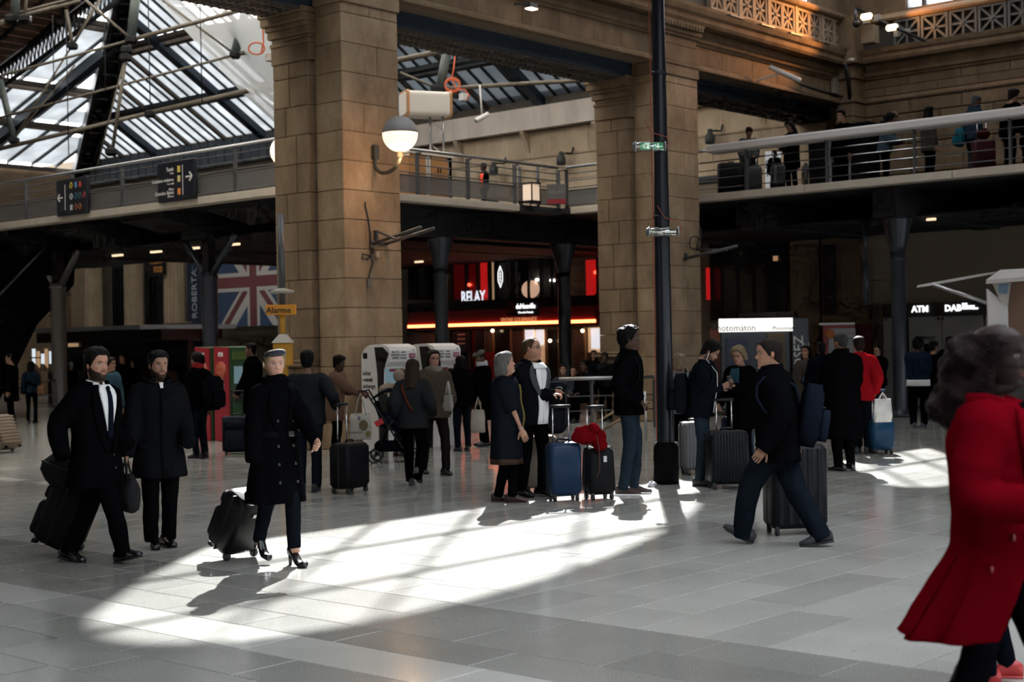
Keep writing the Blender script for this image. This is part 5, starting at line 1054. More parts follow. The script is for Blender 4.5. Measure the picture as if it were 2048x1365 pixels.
for a_ in range(4): MB().bb(.135 * (1 if a_ % 2 else -1) - .012, .135 * (1 if a_ % 2 else -1) + .012, .135 * (1 if a_ > 1 else -1) - .012, .135 * (1 if a_ > 1 else -1) + .012, 0, .48).obj('leg', MBK, ln_, local=True)
for px in (1040, 1076):
    q = at(px, 400, 33.); o = MB().lathe([(.035, 0), (.035, .95)], 8, (q[0], q[1], ZT)).obj('barrier_post', DKST); tag(o, 'dark barrier post %s of the glowing lantern' % ('left' if px < 1060 else 'right'), 'post')
rb = E('newsstand_box', at(1113, 398, 32.2) * np.array([1, 1, 0]) + UP * ZT, head(0), label='grey newsstand box with red foot behind mesh railing', cat='box'); MB().box((0, 0, .27), (.42, .2, .34)).obj('panel', M('news_grey', (.12, .115, .11), .5), rb, local=True); MB().box((0, 0, .06), (.42, .2, .1)).obj('foot', M('news_red', (.30, .02, .03), .5), rb, local=True); text(rb, 'RELAY', .12, (0, -.11, .26), M('news_text', (.28, .27, .26), .5), world=False)
# ------------------------------------------------------------------ ground level barrier between the column and the pillar
rl0 = G(1120, 862); rl1 = G(1310, 855)
br_ = railing('barrier', 'low steel barrier in front of the seated crowd', rl0[:2], rl1[:2], 0, 3, mesh=None, rails=(.35, .62), ht=.95)
rl0 = G(72, 845); rl1 = G(112, 842); railing('barrier', 'short steel barrier behind the two walking men', rl0[:2], rl1[:2], 0, 1, mesh=None, rails=(.35, .62), ht=.95)
ds = E('handrail', G(1235, 850), label='sloping brass handrail of a stair going down behind the barrier', cat='handrail')
for k in (0, 1): MB().tube([at(1280 + k * 20, 792 + k * 12, 23.5), at(1170 + k * 20, 860 + k * 10, 23.5)], .022, 6).obj('rail', M('brass_dull', (.30, .22, .13), .35, .7), ds)
for k in (0, 1): a = at(1290, 783 + k * 6, 23.6); MB().tube([a, a * np.array([1, 1, 0])], .025, 6).obj('post', BRUSH, ds) if k == 0 else None
# crumpled paper by the post
pp_ = G(1303, 974); V_ = []; 
mb = MB().ell((0, 0, .025), (.06, .045, .03), nu=10, nv=7); vv = mb.verts(); vv += (rng.random(vv.shape) - .5) * .025; vv[:, 2] = np.maximum(vv[:, 2], 0); mb.v = [vv]; mb.sm = [False] * len(mb.sm)
o = mb.obj('paper_scrap', M('paper', (.5, .5, .52), .7), loc=pp_); tag(o, 'crumpled white paper scrap beside the lamp post foot', 'paper')
# ------------------------------------------------------------------ people: one continuous body mesh, clothes and hair as children
PEND = []
def voxel(o, vx, sm=4, wr=0., seed=0, wf=1., flat=None):
    md = o.modifiers.new('r', 'REMESH'); md.mode = 'VOXEL'; md.voxel_size = vx; md.use_smooth_shade = True
    if sm: m2 = o.modifiers.new('s', 'SMOOTH'); m2.factor = .5; m2.iterations = sm
    PEND.append((o, wr, seed, wf)); return o
def flush():
    dg = bpy.context.evaluated_depsgraph_get(); out = []
    for o, wr, seed, wf in PEND: out.append((o, bpy.data.meshes.new_from_object(o.evaluated_get(dg)), wr, seed, wf))
    for o, me, wr, seed, wf in out:
        n = len(me.vertices); old = o.data; o.modifiers.clear(); me.name = old.name; o.data = me; bpy.data.meshes.remove(old)
        if wr and n:
            co = np.empty(n * 3, np.float32); me.vertices.foreach_get('co', co); co = co.reshape(-1, 3); no = np.empty(n * 3, np.float32); me.vertex_normals.foreach_get('vector', no); no = no.reshape(-1, 3)
            r_ = np.random.default_rng(seed + 11); dsp = np.zeros(n)
            for k in range(9):
                kd = r_.normal(size=3); kd /= np.linalg.norm(kd); fr = r_.uniform(14, 62) * wf; ph = co @ (kd * fr) + r_.uniform(0, 6) + 1.3 * np.sin(co @ (r_.normal(size=3) * 9)); dsp += np.sin(ph) * (18 / fr) ** .7
            co += no * (dsp * wr / 4)[:, None]; me.vertices.foreach_set('co', co.ravel()); me.update()
        me.polygons.foreach_set('use_smooth', np.ones(len(me.polygons), bool))
    PEND.clear()
def col_mat(name, rough=.5, spec=.14):
    if name in MATS: return MATS[name]
    mt = bpy.data.materials.new(name); MATS[name] = mt; mt.use_nodes = True; b = mt.node_tree.nodes['Principled BSDF']; a = mt.node_tree.nodes.new('ShaderNodeAttribute'); a.attribute_name = 'Col'
    mt.node_tree.links.new(a.outputs['Color'], b.inputs['Base Color']); b.inputs['Roughness'].default_value = rough; b.inputs['Specular IOR Level'].default_value = spec; b.inputs['Subsurface Weight'].default_value = .0; b.inputs['Subsurface Radius'].default_value = (.01, .004, .002); return mt
SKIN = col_mat('skin')
def cloth(name, col, rough=.85, var=.18, bump=.35, bs=240, vs_=7, spec=.0): return M('cloth_' + name, col, rough, var=var, vs=vs_, bump=bump, bs=bs, spec=spec)
def hairm(name, col):
    return M('hair_' + name, tuple(x * .55 for x in col), .6, var=.45, vs=50, streak=(1, 1, .25), bump=.8, bs=130, spec=.10)
ip = lambda x, xs, ys: float(np.interp(x, xs, ys))
def sstep(a, b, x): t = np.clip((x - a) / (b - a), 0, 1); return t * t * (3 - 2 * t)
# ---- head
HZ = np.array([-.235, -.20, -.165, -.14, -.128, -.118, -.106, -.085, -.066, -.045, -.02, 0., .025, .05, .075, .094, .106, .112])
HF = np.array([.040, .040, .043, .050, .066, .082, .092, .088, .091, .088, .086, .083, .092, .092, .082, .060, .032, .004])
HB = np.array([.078, .072, .070, .070, .071, .072, .074, .078, .083, .088, .095, .099, .102, .101, .092, .070, .040, .004])
HW = np.array([.062, .056, .055, .055, .056, .052, .047, .056, .062, .066, .070, .072, .074, .074, .068, .052, .030, .004])
def head_grid(nu, nv, fem=0., beard=None, skin=(.5, .3, .2), lip=None, brow=None, stub=0.):
    zs = np.concatenate([np.linspace(-.235, -.13, max(4, nv // 6), endpoint=False), np.linspace(-.13, .09, nv - nv // 6 - 5, endpoint=False), np.array([.09, .098, .105, .110, .112])])
    ph = np.linspace(-math.pi, math.pi, nu, endpoint=False); ph = ph - .45 * np.sin(ph)          # denser in front
    Zg, Pg = np.meshgrid(zs, ph, indexing='ij')
    f = np.interp(Zg, HZ, HF); b = np.interp(Zg, HZ, HB); w_ = np.interp(Zg, HZ, HW) * (1 - .05 * fem * (Zg < -.04))
    c, s = np.cos(Pg), np.sin(Pg); x = np.where(c > 0, f * np.abs(c) ** .82, -b * np.abs(c) ** .95); y = w_ * np.sign(s) * np.abs(s) ** .92
    x = x - .012 * (Zg < -.12) * sstep(-.12, -.2, Zg)
    fr = c > 0
    g = lambda v, m_, sd: np.exp(-((v - m_) / sd) ** 2)
    ay = np.abs(y)
    nose = np.interp(Zg, [-.048, -.042, -.034, -.026, -.012, .006, .02], [0, .006, .022, .026, .017, .007, 0]) * (1 - .18 * fem); x += fr * nose * g(y, 0, .0105 + .006 * g(Zg, -.034, .009))
    x += fr * .007 * g(ay, .013, .006) * g(Zg, -.036, .007)
    x -= fr * .012 * g(ay, .031, .015) * g(Zg, .002, .011)
    x += fr * .006 * g(ay, .031, .013) * g(Zg, .000, .006)      # eyeball bulge
    x += fr * .0045 * (1 - .6 * fem) * g(ay, .026, .022) * g(Zg, .023, .007)
    x += fr * .005 * g(ay, .044, .014) * g(Zg, -.028, .014)
    x += fr * .0055 * g(y, 0, .020) * (g(Zg, -.061, .0045) + 1.1 * g(Zg, -.073, .005)) - fr * .003 * g(y, 0, .022) * g(Zg, -.067, .0028)
    x -= fr * .003 * g(y, 0, .02) * g(Zg, -.085, .005); x += fr * .004 * g(y, 0, .016) * g(Zg, -.106, .012)
    if beard is not None:
        bm = beard_mask(x, y, Zg, fr); x = x + .006 * bm * np.maximum(c, .2); y = y * (1 + .06 * bm); 
    v = np.stack([x, y, Zg], -1)
    col = np.ones(v.shape) * np.array(skin)
    lipc = np.array(lip if lip is not None else (skin[0] * .82, skin[1] * .55, skin[2] * .55)); lm = fr * g(y, 0, .021) * (g(Zg, -.061, .005) + g(Zg, -.072, .0055)); lm = np.clip(lm * 1.2, 0, 1)[..., None]
    chk = (fr * g(ay, .042, .016) * g(Zg, -.03, .018))[..., None]; col = col * (1 - .25 * chk) + .25 * chk * np.array([skin[0] * 1.05, skin[1] * .72, skin[2] * .68])
    if beard is not None: bmm = beard_mask(x, y, Zg, fr)[..., None] * .95; col = col * (1 - bmm) + bmm * np.array(beard)
    elif stub: bmm = beard_mask(x, y, Zg, fr)[..., None] * stub; col = col * (1 - bmm) + bmm * np.array(brow or (.05, .04, .03))
    col = col * (1 - lm) + lm * lipc
    bc = np.array(brow if brow is not None else (.04, .03, .02)); bmk = np.clip(fr * 1.3 * np.exp(-((ay - .031) / .017) ** 4) * g(Zg, .0215 + .003 * (ay > .03), .0042), 0, 1)[..., None] * .9; col = col * (1 - bmk) + bmk * bc
    em = np.clip(fr * 1.3 * np.exp(-((ay - .031) / .0135) ** 4) * g(Zg, .0015, .0042), 0, 1)[..., None]; white = np.array([.5, .48, .45]) * (.6 + .4 * skin[0]); col = col * (1 - em) + em * white
    im = np.clip(fr * 1.5 * np.exp(-((ay - .031) / .0055) ** 4) * g(Zg, .0015, .005), 0, 1)[..., None]; col = col * (1 - im) + im * np.array([.03, .025, .02])
    ln = np.clip(fr * np.exp(-((ay - .031) / .016) ** 4) * g(Zg, .0062, .0016), 0, 1)[..., None] * .75; col = col * (1 - ln) + ln * np.array([.04, .028, .02])
    nst = np.clip(fr * g(ay, .009, .0035) * g(Zg, -.0425, .003), 0, 1)[..., None] * .7; col = col * (1 - nst) + nst * np.array(skin) * .25
    F = []; n1 = len(zs)
    for i in range(n1 - 1):
        for j in range(nu): F.append((i * nu + j, i * nu + (j + 1) % nu, (i + 1) * nu + (j + 1) % nu, (i + 1) * nu + j))
    F.append(tuple(range((n1 - 1) * nu, n1 * nu)))
    return v.reshape(-1, 3), col.reshape(-1, 3), F, Zg.ravel(), Pg.ravel()
def beard_mask(x, y, Z, fr):
    ay = np.abs(y); top = np.interp(x, [-.02, .0, .03, .06, .08], [.02, .0, -.03, -.052, -.06]); jaw = sstep(top + .004, top - .006, Z) * sstep(-.138, -.124, Z) * sstep(-.03, -.012, x)
    gap = np.exp(-(ay / .022) ** 4) * sstep(-.082, -.076, Z); mous = np.exp(-((Z + .052) / .005) ** 4) * sstep(.032, .024, ay) * (x > .05)
    return np.clip(jaw * (1 - gap) + mous, 0, 1)
def hairline(P):
    a = np.abs(P); return np.interp(a, [0, .45, .75, .95, 1.1, 1.35, 1.5, 1.62, 1.8, 2.3, math.pi], [.066, .068, .058, .035, .02, -.02, -.03, .0, -.05, -.085, -.095])
def hair_shell(mb, thick=.016, raise_=0., nu=44, nv=40, seed=0, noise_=.004, front=0., back=0., vol=None):
    v, _, F, Z, P = head_grid(nu, nv); hl = hairline(P) + raise_ + front * (np.abs(P) < .9) - back * (np.abs(P) > 1.7)
    m_ = sstep(-.006, .012, Z - hl); d = v.copy(); d[:, 2] -= .0; d /= np.maximum(np.linalg.norm(d, axis=1, keepdims=True), 1e-6)
    r_ = np.random.default_rng(seed); nz = np.zeros(len(v))
    for k in range(8): kd = r_.normal(size=3) * r_.uniform(40, 160) * np.array([1, 1, .5]); nz += np.sin(v @ kd + r_.uniform(0, 6)) / 3
    t = thick * (1 if vol is None else vol(P, Z)) + noise_ * nz; v = v + d * (m_ * t - (1 - m_) * .016)[:, None]
    keep = np.where(Z > -.13)[0]; ks = set(keep.tolist()); F = [f for f in F if all(i in ks for i in f)]
    return v, F
# ---- hands
def hand_parts(mb_v, wrist, d, nrm_, side, s, curl, n=6):
    """side +1 left hand. d: pointing direction, nrm_: palm direction"""
    d = nrm(d); pn = nrm(np.asarray(nrm_) - d * np.dot(nrm_, d)); sd_ = np.cross(d, pn) * side       # towards the thumb
    mb = mb_v; w0 = np.asarray(wrist)
    rings = []
    for u, wd, th in ((-.03, .026, .021), (0, .029, .02), (.03, .038, .019), (.065, .042, .017), (.092, .040, .013)):
        a = np.arange(12) * 2 * math.pi / 12; rings.append(w0 + d * u * s + (np.cos(a)[:, None] * sd_ * wd + np.sin(a)[:, None] * pn * th) * s)
    mb.loft(rings)
    for k, (o, ln) in enumerate(((.030, .068), (.010, .076), (-.011, .071), (-.030, .056))):
        p = w0 + (d * .088 + sd_ * o) * s; pts = [p - d * .012 * s, p]; ang = 0
        for q, fr in enumerate((.42, .32, .26)):
            ang += curl * (.55 if q == 0 else .75) * (1 + .08 * k); p = p + (d * math.cos(ang) + pn * math.sin(ang)) * ln * fr * s; pts.append(p)
        mb.tube(pts, [.0092 * s, .0092 * s, .0086 * s, .0078 * s, .0062 * s], n)
    p = w0 + (d * .022 + sd_ * .034) * s; pts = [p - sd_ * .012 * s, p]; t = nrm(d * .75 + sd_ * .62 + pn * .25)
    for q, fr in enumerate((.036, .030, .024)):
        p = p + t * fr * s; pts.append(p); t = nrm(t + pn * .28 * min(curl, 1.2) - sd_ * .12)
    mb.tube(pts, [.012 * s, .0115 * s, .0105 * s, .0095 * s, .0075 * s], n)
def ik(a, b, l1, l2, pole):
    a = np.asarray(a, float); b = np.asarray(b, float); v = b - a; L_ = np.linalg.norm(v)
    mx = (l1 + l2) * .999
    if L_ > mx: b = a + v / L_ * mx; v = b - a; L_ = mx
    u = v / L_; x = (l1 * l1 - l2 * l2 + L_ * L_) / (2 * L_); h = math.sqrt(max(0, l1 * l1 - x * x)); p = np.asarray(pole, float); p = nrm(p - u * np.dot(p, u)); return a + u * x + p * h, b
TQ = [-.10, 0, .12, .25, .36, .44, .49, .525, .56]
TRX = [.120, .118, .112, .118, .122, .112, .095, .075, .055]; TRY = [.172, .168, .160, .170, .182, .178, .148, .098, .060]
class Person: pass
def person(px, py, top, phi, label, skin=(.50, .31, .22), top_mat=None, leg_mat=None, shoe=None, hem=-.08, bulk=.022, flare=0., hair=('short', (.02, .015, .012)), fem=0., lean=0., head=(0, 0), feet=None, feet_px=None,
           hands=None, hands_px=None, hcurl=(.5, .5), vx=.016, det=1, beard=None, stub=0., collar=.0, sleeve=1., loc=None, z=0., legw=1., legs=True, hname='coat', h=None, brow=None, group=None, trousers='trousers', belly=0., foot_yaw=(8, -8), foot_pitch=(0, 0), heel=0., elbow=((-1, .35, -.2), (-1, -.35, -.2)), wr=.006, skirt=False, lip=None, palm=None, arms=True, cat='person', hood=None, wide=1., knee=None, coat_folds=1., ear=True, stoop=0., sit=False, skb=0.):
    P = Person(); g_ = (np.array(loc, float) if loc is not None else G(px, py, z)); P.d = g_ @ FW; P.g = g_
    hh = h if h else (proj(g_)[1] - top) * P.d / FPX; s = hh / 1.75; P.s = s; P.h = hh; P.bulk = bulk
    root = E('person', g_, head_ang(phi), label=label, cat=cat, group=group); P.root = root; P.rz = head_ang(phi)
    Ri = rotz(-P.rz); tol = lambda w_: Ri @ (np.asarray(w_, float) - g_); P.tol = tol; P.tow = lambda l: rotz(P.rz) @ np.asarray(l, float) + g_
    if feet_px: feet = [tuple(tol(G(a, b, z))[:2]) + ((c[0] if c else 0),) for (a, b, *c) in feet_px]
    if feet is None: feet = [(.0, .10 * s, 0), (.0, -.10 * s, 0)]
    ank = [np.array([f[0] - .02 * s, f[1], f[2] + .085 * s + heel]) for f in feet]
    LT, LS = .43 * s, .415 * s
    hx = np.mean([a[0] for a in ank]) + .02 * s; hy = np.mean([a[1] for a in ank]); hz = .93 * s + heel
    if stoop: hz -= stoop * s
    for k, a in enumerate(ank):
        o = np.array([hx, hy + (.085 if k == 0 else -.085) * s]); dxy = np.linalg.norm(a[:2] - o); mx = math.sqrt(max(.01, ((LT + LS) * .995) ** 2 - dxy ** 2)); hz = min(hz, a[2] + mx)
    if sit: hx, hz = 0., .50 * s
    H = np.array([hx, hy, hz]); P.H = H
    la = R(lean); ax = np.array([math.sin(la), 0, math.cos(la)]); N = H + ax * .52 * s; P.N = N
    def T(q, ang, off=0.):          # point on the jacket surface: q height above hips (1.75 m person), ang 0 = front
        qq = max(q, -.10); rx = ip(qq, TQ, TRX); ry = ip(qq, TQ, TRY) * wide * (1 - .07 * fem * (q > .3)); rx *= (1 + .06 * fem * math.exp(-((q - .36) / .07) ** 2))
        e = bulk + off; fl = max(0, -q - .02) * flare; rx = rx + e + fl; ry = ry + e + fl; c, s_ = math.cos(ang), math.sin(ang)
        if c > 0: rx += belly * math.exp(-((q - .08) / .14) ** 2)
        cen = H + ax * q * s if q > 0 else H + np.array([ax[0] * .35 + skb, 0, 1]) * q * s
        fold = 0 if q > -.05 else coat_folds * .012 * min(1, (-q - .05) * 3) * math.sin(7 * ang + 1.3 * len(label))
        pw = 1.0 if q > .5 else .88; return cen + np.array([(rx + fold) * math.copysign(abs(c) ** pw, c), (ry + fold) * math.copysign(abs(s_) ** pw, s_), 0]) * s
    P.T = T
    def torso_rings(q0, q1, off=0., n=26, step=.035):
        qs = np.linspace(q0, q1, max(3, int((q1 - q0) / step))); return [np.array([T(q, a, off) for a in np.arange(n) * 2 * math.pi / n]) for q in qs]
    shl = [N + np.array([-.005, (.168 if k == 0 else -.168) * wide * (1 - .08 * fem), -.082]) * s for k in (0, 1)]; P.sh = shl
    ht = []
    for k in (0, 1):
        sg = 1 if k == 0 else -1; t = None
        if hands_px and hands_px[k]: t = tol(at(hands_px[k][0], hands_px[k][1], P.d + hands_px[k][2]))
        elif hands and hands[k] is not None: t = np.array(hands[k], float) * s
        if t is None: t = H + np.array([.04, sg * (.235 + bulk), -.10]) * s
        ht.append(t)
    arm = []
    for k in (0, 1):
        e, w_ = ik(shl[k], ht[k], .285 * s, .255 * s, elbow[k]); arm.append((shl[k], e, w_))
    P.arm = arm; P.hand = [a[2] for a in arm]
    leg = []
    for k in (0, 1):
        o = H + np.array([0, (.085 if k == 0 else -.085), 0]) * s; kn, an = ik(o, ank[k], LT, LS, (knee[k] if knee else (1, (.12 if k == 0 else -.12), 0))); leg.append((o, kn, an))
    P.leg = leg
    def limb(mb, pts, rad, n=12, sub=5, wob=0.):
        pp = []; rr = []
        for i in range(len(pts) - 1):
            for j in range(sub): t = j / sub; pp.append(np.array(pts[i]) * (1 - t) + np.array(pts[i + 1]) * t); rr.append(rad[i] * (1 - t) + rad[i + 1] * t)
        pp.append(np.array(pts[-1])); rr.append(rad[-1]); pp = np.array(pp)
        for _ in range(2): pp[1:-1] = pp[1:-1] * .5 + .25 * (pp[:-2] + pp[2:])
        rr = [r_ * (1 + wob * math.sin(2.4 * i + len(label))) for i, r_ in enumerate(rr)]; mb.tube(list(pp), [r_ * s for r_ in rr], n)
    # --- body
    bvx = max(.022, vx * 1.4); mb = MB(); bk = bulk
    mb.loft([np.array([H + (T(q, a) - H) * np.array([.80, .80, 1]) for a in np.arange(16) * math.pi / 8]) for q in np.linspace(-.09, .5, 10)])
    for k in (0, 1):
        if arms: limb(mb, arm[k], [.048, .037, .026], 8, 3)
        if legs: limb(mb, leg[k], [.078, .052, .034], 8, 3)
    mb.tube([N - ax * .04 * s, N + ax * .08 * s], .05 * s, 10)
    body = mb.obj('body', SKIN, root, local=True); vo = voxel(body, bvx, 2)
    # head: joined to the body mesh after the voxel pass
    hy_, hp_ = R(head[0]), R(head[1]); Hm = rotz(hy_) @ roty(hp_); hc = N + ax * .045 * s + np.array([.012, 0, 0]) * s + (rotz(hy_) @ roty(hp_ * .6 + la * .3) @ np.array([0.012, 0, .124])) * s; P.hc = hc; P.Hm = Hm
    nu, nv = (60, 62) if det >= 2 else ((40, 40) if det == 1 else (26, 26))
    v, c, F, Z, Pg = head_grid(nu, nv, fem, beard, skin, lip, brow or tuple(x * .8 for x in hair[1]), stub)
    neck = sstep(-.13, -.21, v[:, 2])[:, None]; base = N + ax * .0 * s
    vw = hc + (v @ Hm.T) * s; vn = base + np.stack([v[:, 0] - .0, v[:, 1] * 1.02, v[:, 2] + .22], 1) * s; vw = vw * (1 - neck) + vn * neck
    hb = MB().add(vw, F, True)
    cols = [c]
    if ear:
        for sg in (-1, 1):
            n0 = hb.n; hb.ell(hc + Hm @ np.array([-.012, sg * .074, -.008]) * s, np.array([.017, .009, .03]) * s, rot=Hm @ rotz(sg * .35) @ roty(-.15), nu=10, nv=7); cols.append(np.ones((hb.n - n0, 3)) * np.array(skin) * np.array([1, .85, .8]))
    for k in (0, 1):
        if arms and P_show(hcurl[k]):
            n0 = hb.n; d = nrm(arm[k][2] - arm[k][1]); pn = np.array(palm[k], float) if palm and palm[k] is not None else (np.array([0., -1. if k == 0 else 1., 0]) if abs(d[2]) > .6 else np.array([0, 0, -1.]))
            hand_parts(hb, arm[k][2], d, pn, 1 if k == 0 else -1, s * .97, hcurl[k], 7 if det >= 1 else 5); cols.append(np.ones((hb.n - n0, 3)) * np.array(skin))
    P.hb = hb; P.cols = np.vstack(cols); P.body = body; P.skin = skin; JOIN.append(P)
    # --- trousers, shoes
    if legs and leg_mat is not None:
        mb = MB(); mb.loft([np.array([H + (T(q, a) - H) * np.array([.86, .86, 1]) for a in np.arange(18) * math.pi / 9]) for q in (-.10, -.04, .02, .08)])
        for k in (0, 1):
            o, kn, an = leg[k]; limb(mb, [o + np.array([0, 0, .0]), kn, an + np.array([0, 0, -.025]) * s], [.098 * legw, .070 * legw, .058 * legw], 14, 6, .02)
        voxel(mb.obj(trousers, leg_mat, root, local=True), vx, 3, .006, len(label))
    if legs and shoe is not None:
        for k in (0, 1):
            f = feet[k]; sh_ = shoe_mesh(s, heel); Rm = rotz(R(foot_yaw[k])) @ roty(R(foot_pitch[k])); sv = sh_.verts(); piv = np.array([-.08 * s, 0, 0]) if foot_pitch[k] < 0 else np.array([.12 * s, 0, 0])
            sv = (sv - piv) @ Rm.T + piv + np.array([f[0], f[1], f[2]]); sh_.v = [sv]; sh_.obj('shoe', shoe, root, local=True)
    # --- jacket or coat
    if top_mat is not None:
        mb = MB().loft(torso_rings(hem, .53 + collar * .3))
        e = bulk
        for k in (0, 1):
            if arms:
                o, el, w_ = arm[k]; sg = 1 if k == 0 else -1; d = nrm(w_ - el); end = w_ + d * .028 * s if sleeve >= 1 else o + (el - o) * min(1, sleeve * 2) + (w_ - el) * max(0, sleeve * 2 - 1)
                pts = [o + np.array([0, -sg * .05, .005]) * s, o, el, end] if sleeve > .5 else [o + np.array([0, -sg * .05, .005]) * s, o, end]
                rad = [.062 + e, .060 + e, .047 + e, .036 + e * .7] if sleeve > .5 else [.064 + e, .064 + e, .060 + e]; limb(mb, pts, rad, 14, 5, .03)
        if collar:
            cr = [np.array([N + ax * (.01 + u * collar) * s + np.array([.01 * u, 0, 0]) + np.array([math.cos(a) * (.068 + .012 * u + e * .35), math.sin(a) * (.072 + .012 * u + e * .35), .012 * math.cos(a) * -1]) * s for a in np.arange(18) * math.pi / 9]) for u in (-.6, 0, .5, 1)]; mb.loft(cr)
        P.coat = voxel(mb.obj(hname, top_mat, root, local=True), vx, 4, wr, len(label) * 3)
    hair_build(P, hair, s, root, det, fem)
    return P
JOIN = []
def P_show(c): return c is not None
def head_ang(phi): return TH - math.pi / 2 + R(phi)
def finish_people():
    flush()
    for P in JOIN:
        me = P.body.data; n = len(me.vertices); co = np.empty(n * 3, np.float32); me.vertices.foreach_get('co', co); co = co.reshape(-1, 3); fs = [tuple(p.vertices) for p in me.polygons]
        mb = MB().add(co, fs, True); mb.add(P.hb.verts(), P.hb.f, True); nm = mb.mesh('body', SKIN); at_ = nm.attributes.new('Col', 'FLOAT_COLOR', 'POINT'); cc = np.ones((n + len(P.cols), 4), np.float32); cc[:n, :3] = P.skin; cc[n:, :3] = P.cols; at_.data.foreach_set('color', cc.ravel()); P.body.data = nm; bpy.data.meshes.remove(me)
def shoe_mesh(s, heel=0.):
    mb = MB(); rings = []; a = np.arange(14) * 2 * math.pi / 14
    for x, w_, h_, z0 in ((-.105, .018, .03, .018), (-.10, .030, .045, .0), (-.07, .037, .055, .0), (-.02, .037, .062, .0), (.04, .041, .045, .0), (.09, .046, .034, .0), (.13, .042, .027, .002), (.158, .026, .02, .006), (.165, .012, .012, .010)):
        lift = heel * (1 - sstep(-.05, .07, np.array(x))) if heel else 0
        if heel and -.06 < x < .11: h_ = h_ * .55
        q = np.stack([np.full(14, x), w_ * np.cos(a), z0 + lift + h_ + h_ * np.maximum(np.sin(a), -1)], 1); rings.append(q * s)
    mb.loft(rings)
    if heel:
        mb.tube([np.array([-.075, 0, heel + .01]) * 1., np.array([-.085, 0, 0])], [.022 * s, .013 * s], 8)
    else: mb.box((.02 * s, 0, .008 * s), (.25 * s, .078 * s, .016 * s), bev=.006)
    return mb
# ---- hair
def hair_build(P, hair, s, root, det, fem):
    kind, col = hair[0], hair[1]; opt = hair[2] if len(hair) > 2 else {}
    if kind in (None, 'none'): return
    mt = hairm('%s_%d_%d_%d' % (kind, int(col[0] * 999), int(col[1] * 999), int(col[2] * 999)), col); L_ = lambda v: P.hc + (np.asarray(v, float) @ P.Hm.T) * s
    nu, nv = (52, 48) if det >= 2 else ((36, 34) if det == 1 else (26, 24)); mb = MB(); name = 'hair'
    vol = {'short': lambda p, z: .55 + .7 * sstep(.03, .09, z), 'bob': lambda p, z: 1 + 0 * z, 'crop': lambda p, z: .35 + .3 * sstep(.02, .09, z)}.get(kind, lambda p, z: .8 + 0 * z)
    th = opt.get('t', {'short': .020, 'crop': .012, 'bob': .024, 'long': .022, 'bun': .014, 'afro': .034, 'curly': .03, 'balding': .010}.get(kind, .016))
    rz_ = {'balding': .025}.get(kind, 0) + opt.get('raise', 0)
    v, F = hair_shell(mb, th, rz_, nu, nv, seed=len(P.root['label']), noise_=opt.get('n', .008 if kind == 'afro' else .004), front=opt.get('front', 0), back=opt.get('back', 0), vol=vol); mb.add(L_(v), F, True)
    if kind in ('bob', 'long', 'curly'):
        zl = {'bob': -.115, 'long': -.30, 'curly': -.26}[kind] if 'len' not in opt else opt['len']; nz = 12; nr = 30
        for lay in range(3):
            rings = []
            for i in range(nz + 1):
                t = i / nz; z_ = .07 + (zl - .07) * t; sp = 1 + (.12 + .04 * lay) * math.sin(min(1, t * 1.2) * math.pi * .6) + opt.get('w', 0) * t; a0 = R(opt.get('open', 62) + 8 * t); a = np.linspace(a0, 2 * math.pi - a0, nr)
                k_ = .92 + .035 * lay; jit = .004 * np.sin(a * (9 + 3 * lay) + lay + 3 * t)
                out = np.stack([-.015 - .02 * t + (.098 * sp * k_ + jit) * np.cos(a), (.086 * sp * k_ + jit) * np.sin(a), np.full(nr, z_ + .012 * np.sin(lay * 2 + 1) * t)], 1); inn = np.stack([-.015 - .02 * t + (.098 * sp * k_ - .02 * (1 - .6 * t)) * np.cos(a), (.086 * sp * k_ - .02 * (1 - .6 * t)) * np.sin(a), np.full(nr, z_)], 1)[::-1]
                rings.append(L_(np.vstack([out, inn])))
            mb.loft(rings)
    if kind == 'curly':
        r_ = np.random.default_rng(len(P.root['label'])); n = opt.get('blobs', 70)
        for k in range(n):
            u = r_.normal(size=3); u /= np.linalg.norm(u)
            if kind == 'afro':
                if u[2] < -.2 or (u[0] > .55 and u[2] < .45): continue
                c_ = np.array([-.01, 0, .03]) + u * np.array([.10, .09, .085]) * opt.get('k', 1.)
            else:
                t = r_.random(); c_ = np.array([-.07 - .05 * r_.random(), 0, .05]) + np.array([-.10 * abs(u[0]) * (.4 + t), .10 * u[1], -.30 * t]) * opt.get('k', 1.)
            rr = r_.uniform(.018, .032) * opt.get('k', 1.); mb.ell(L_(c_), np.array([rr, rr, rr]) * s, nu=7, nv=5)
    if kind == 'bun': mb.ell(L_((-.10, 0, .02)), np.array([.045, .045, .045]) * s, nu=12, nv=8)
    o = mb.obj(name, mt, root, local=True)
    P.L = L_; P.hair = o
    if kind == 'curly': voxel(o, .012, 1, .008, 3, 3.)
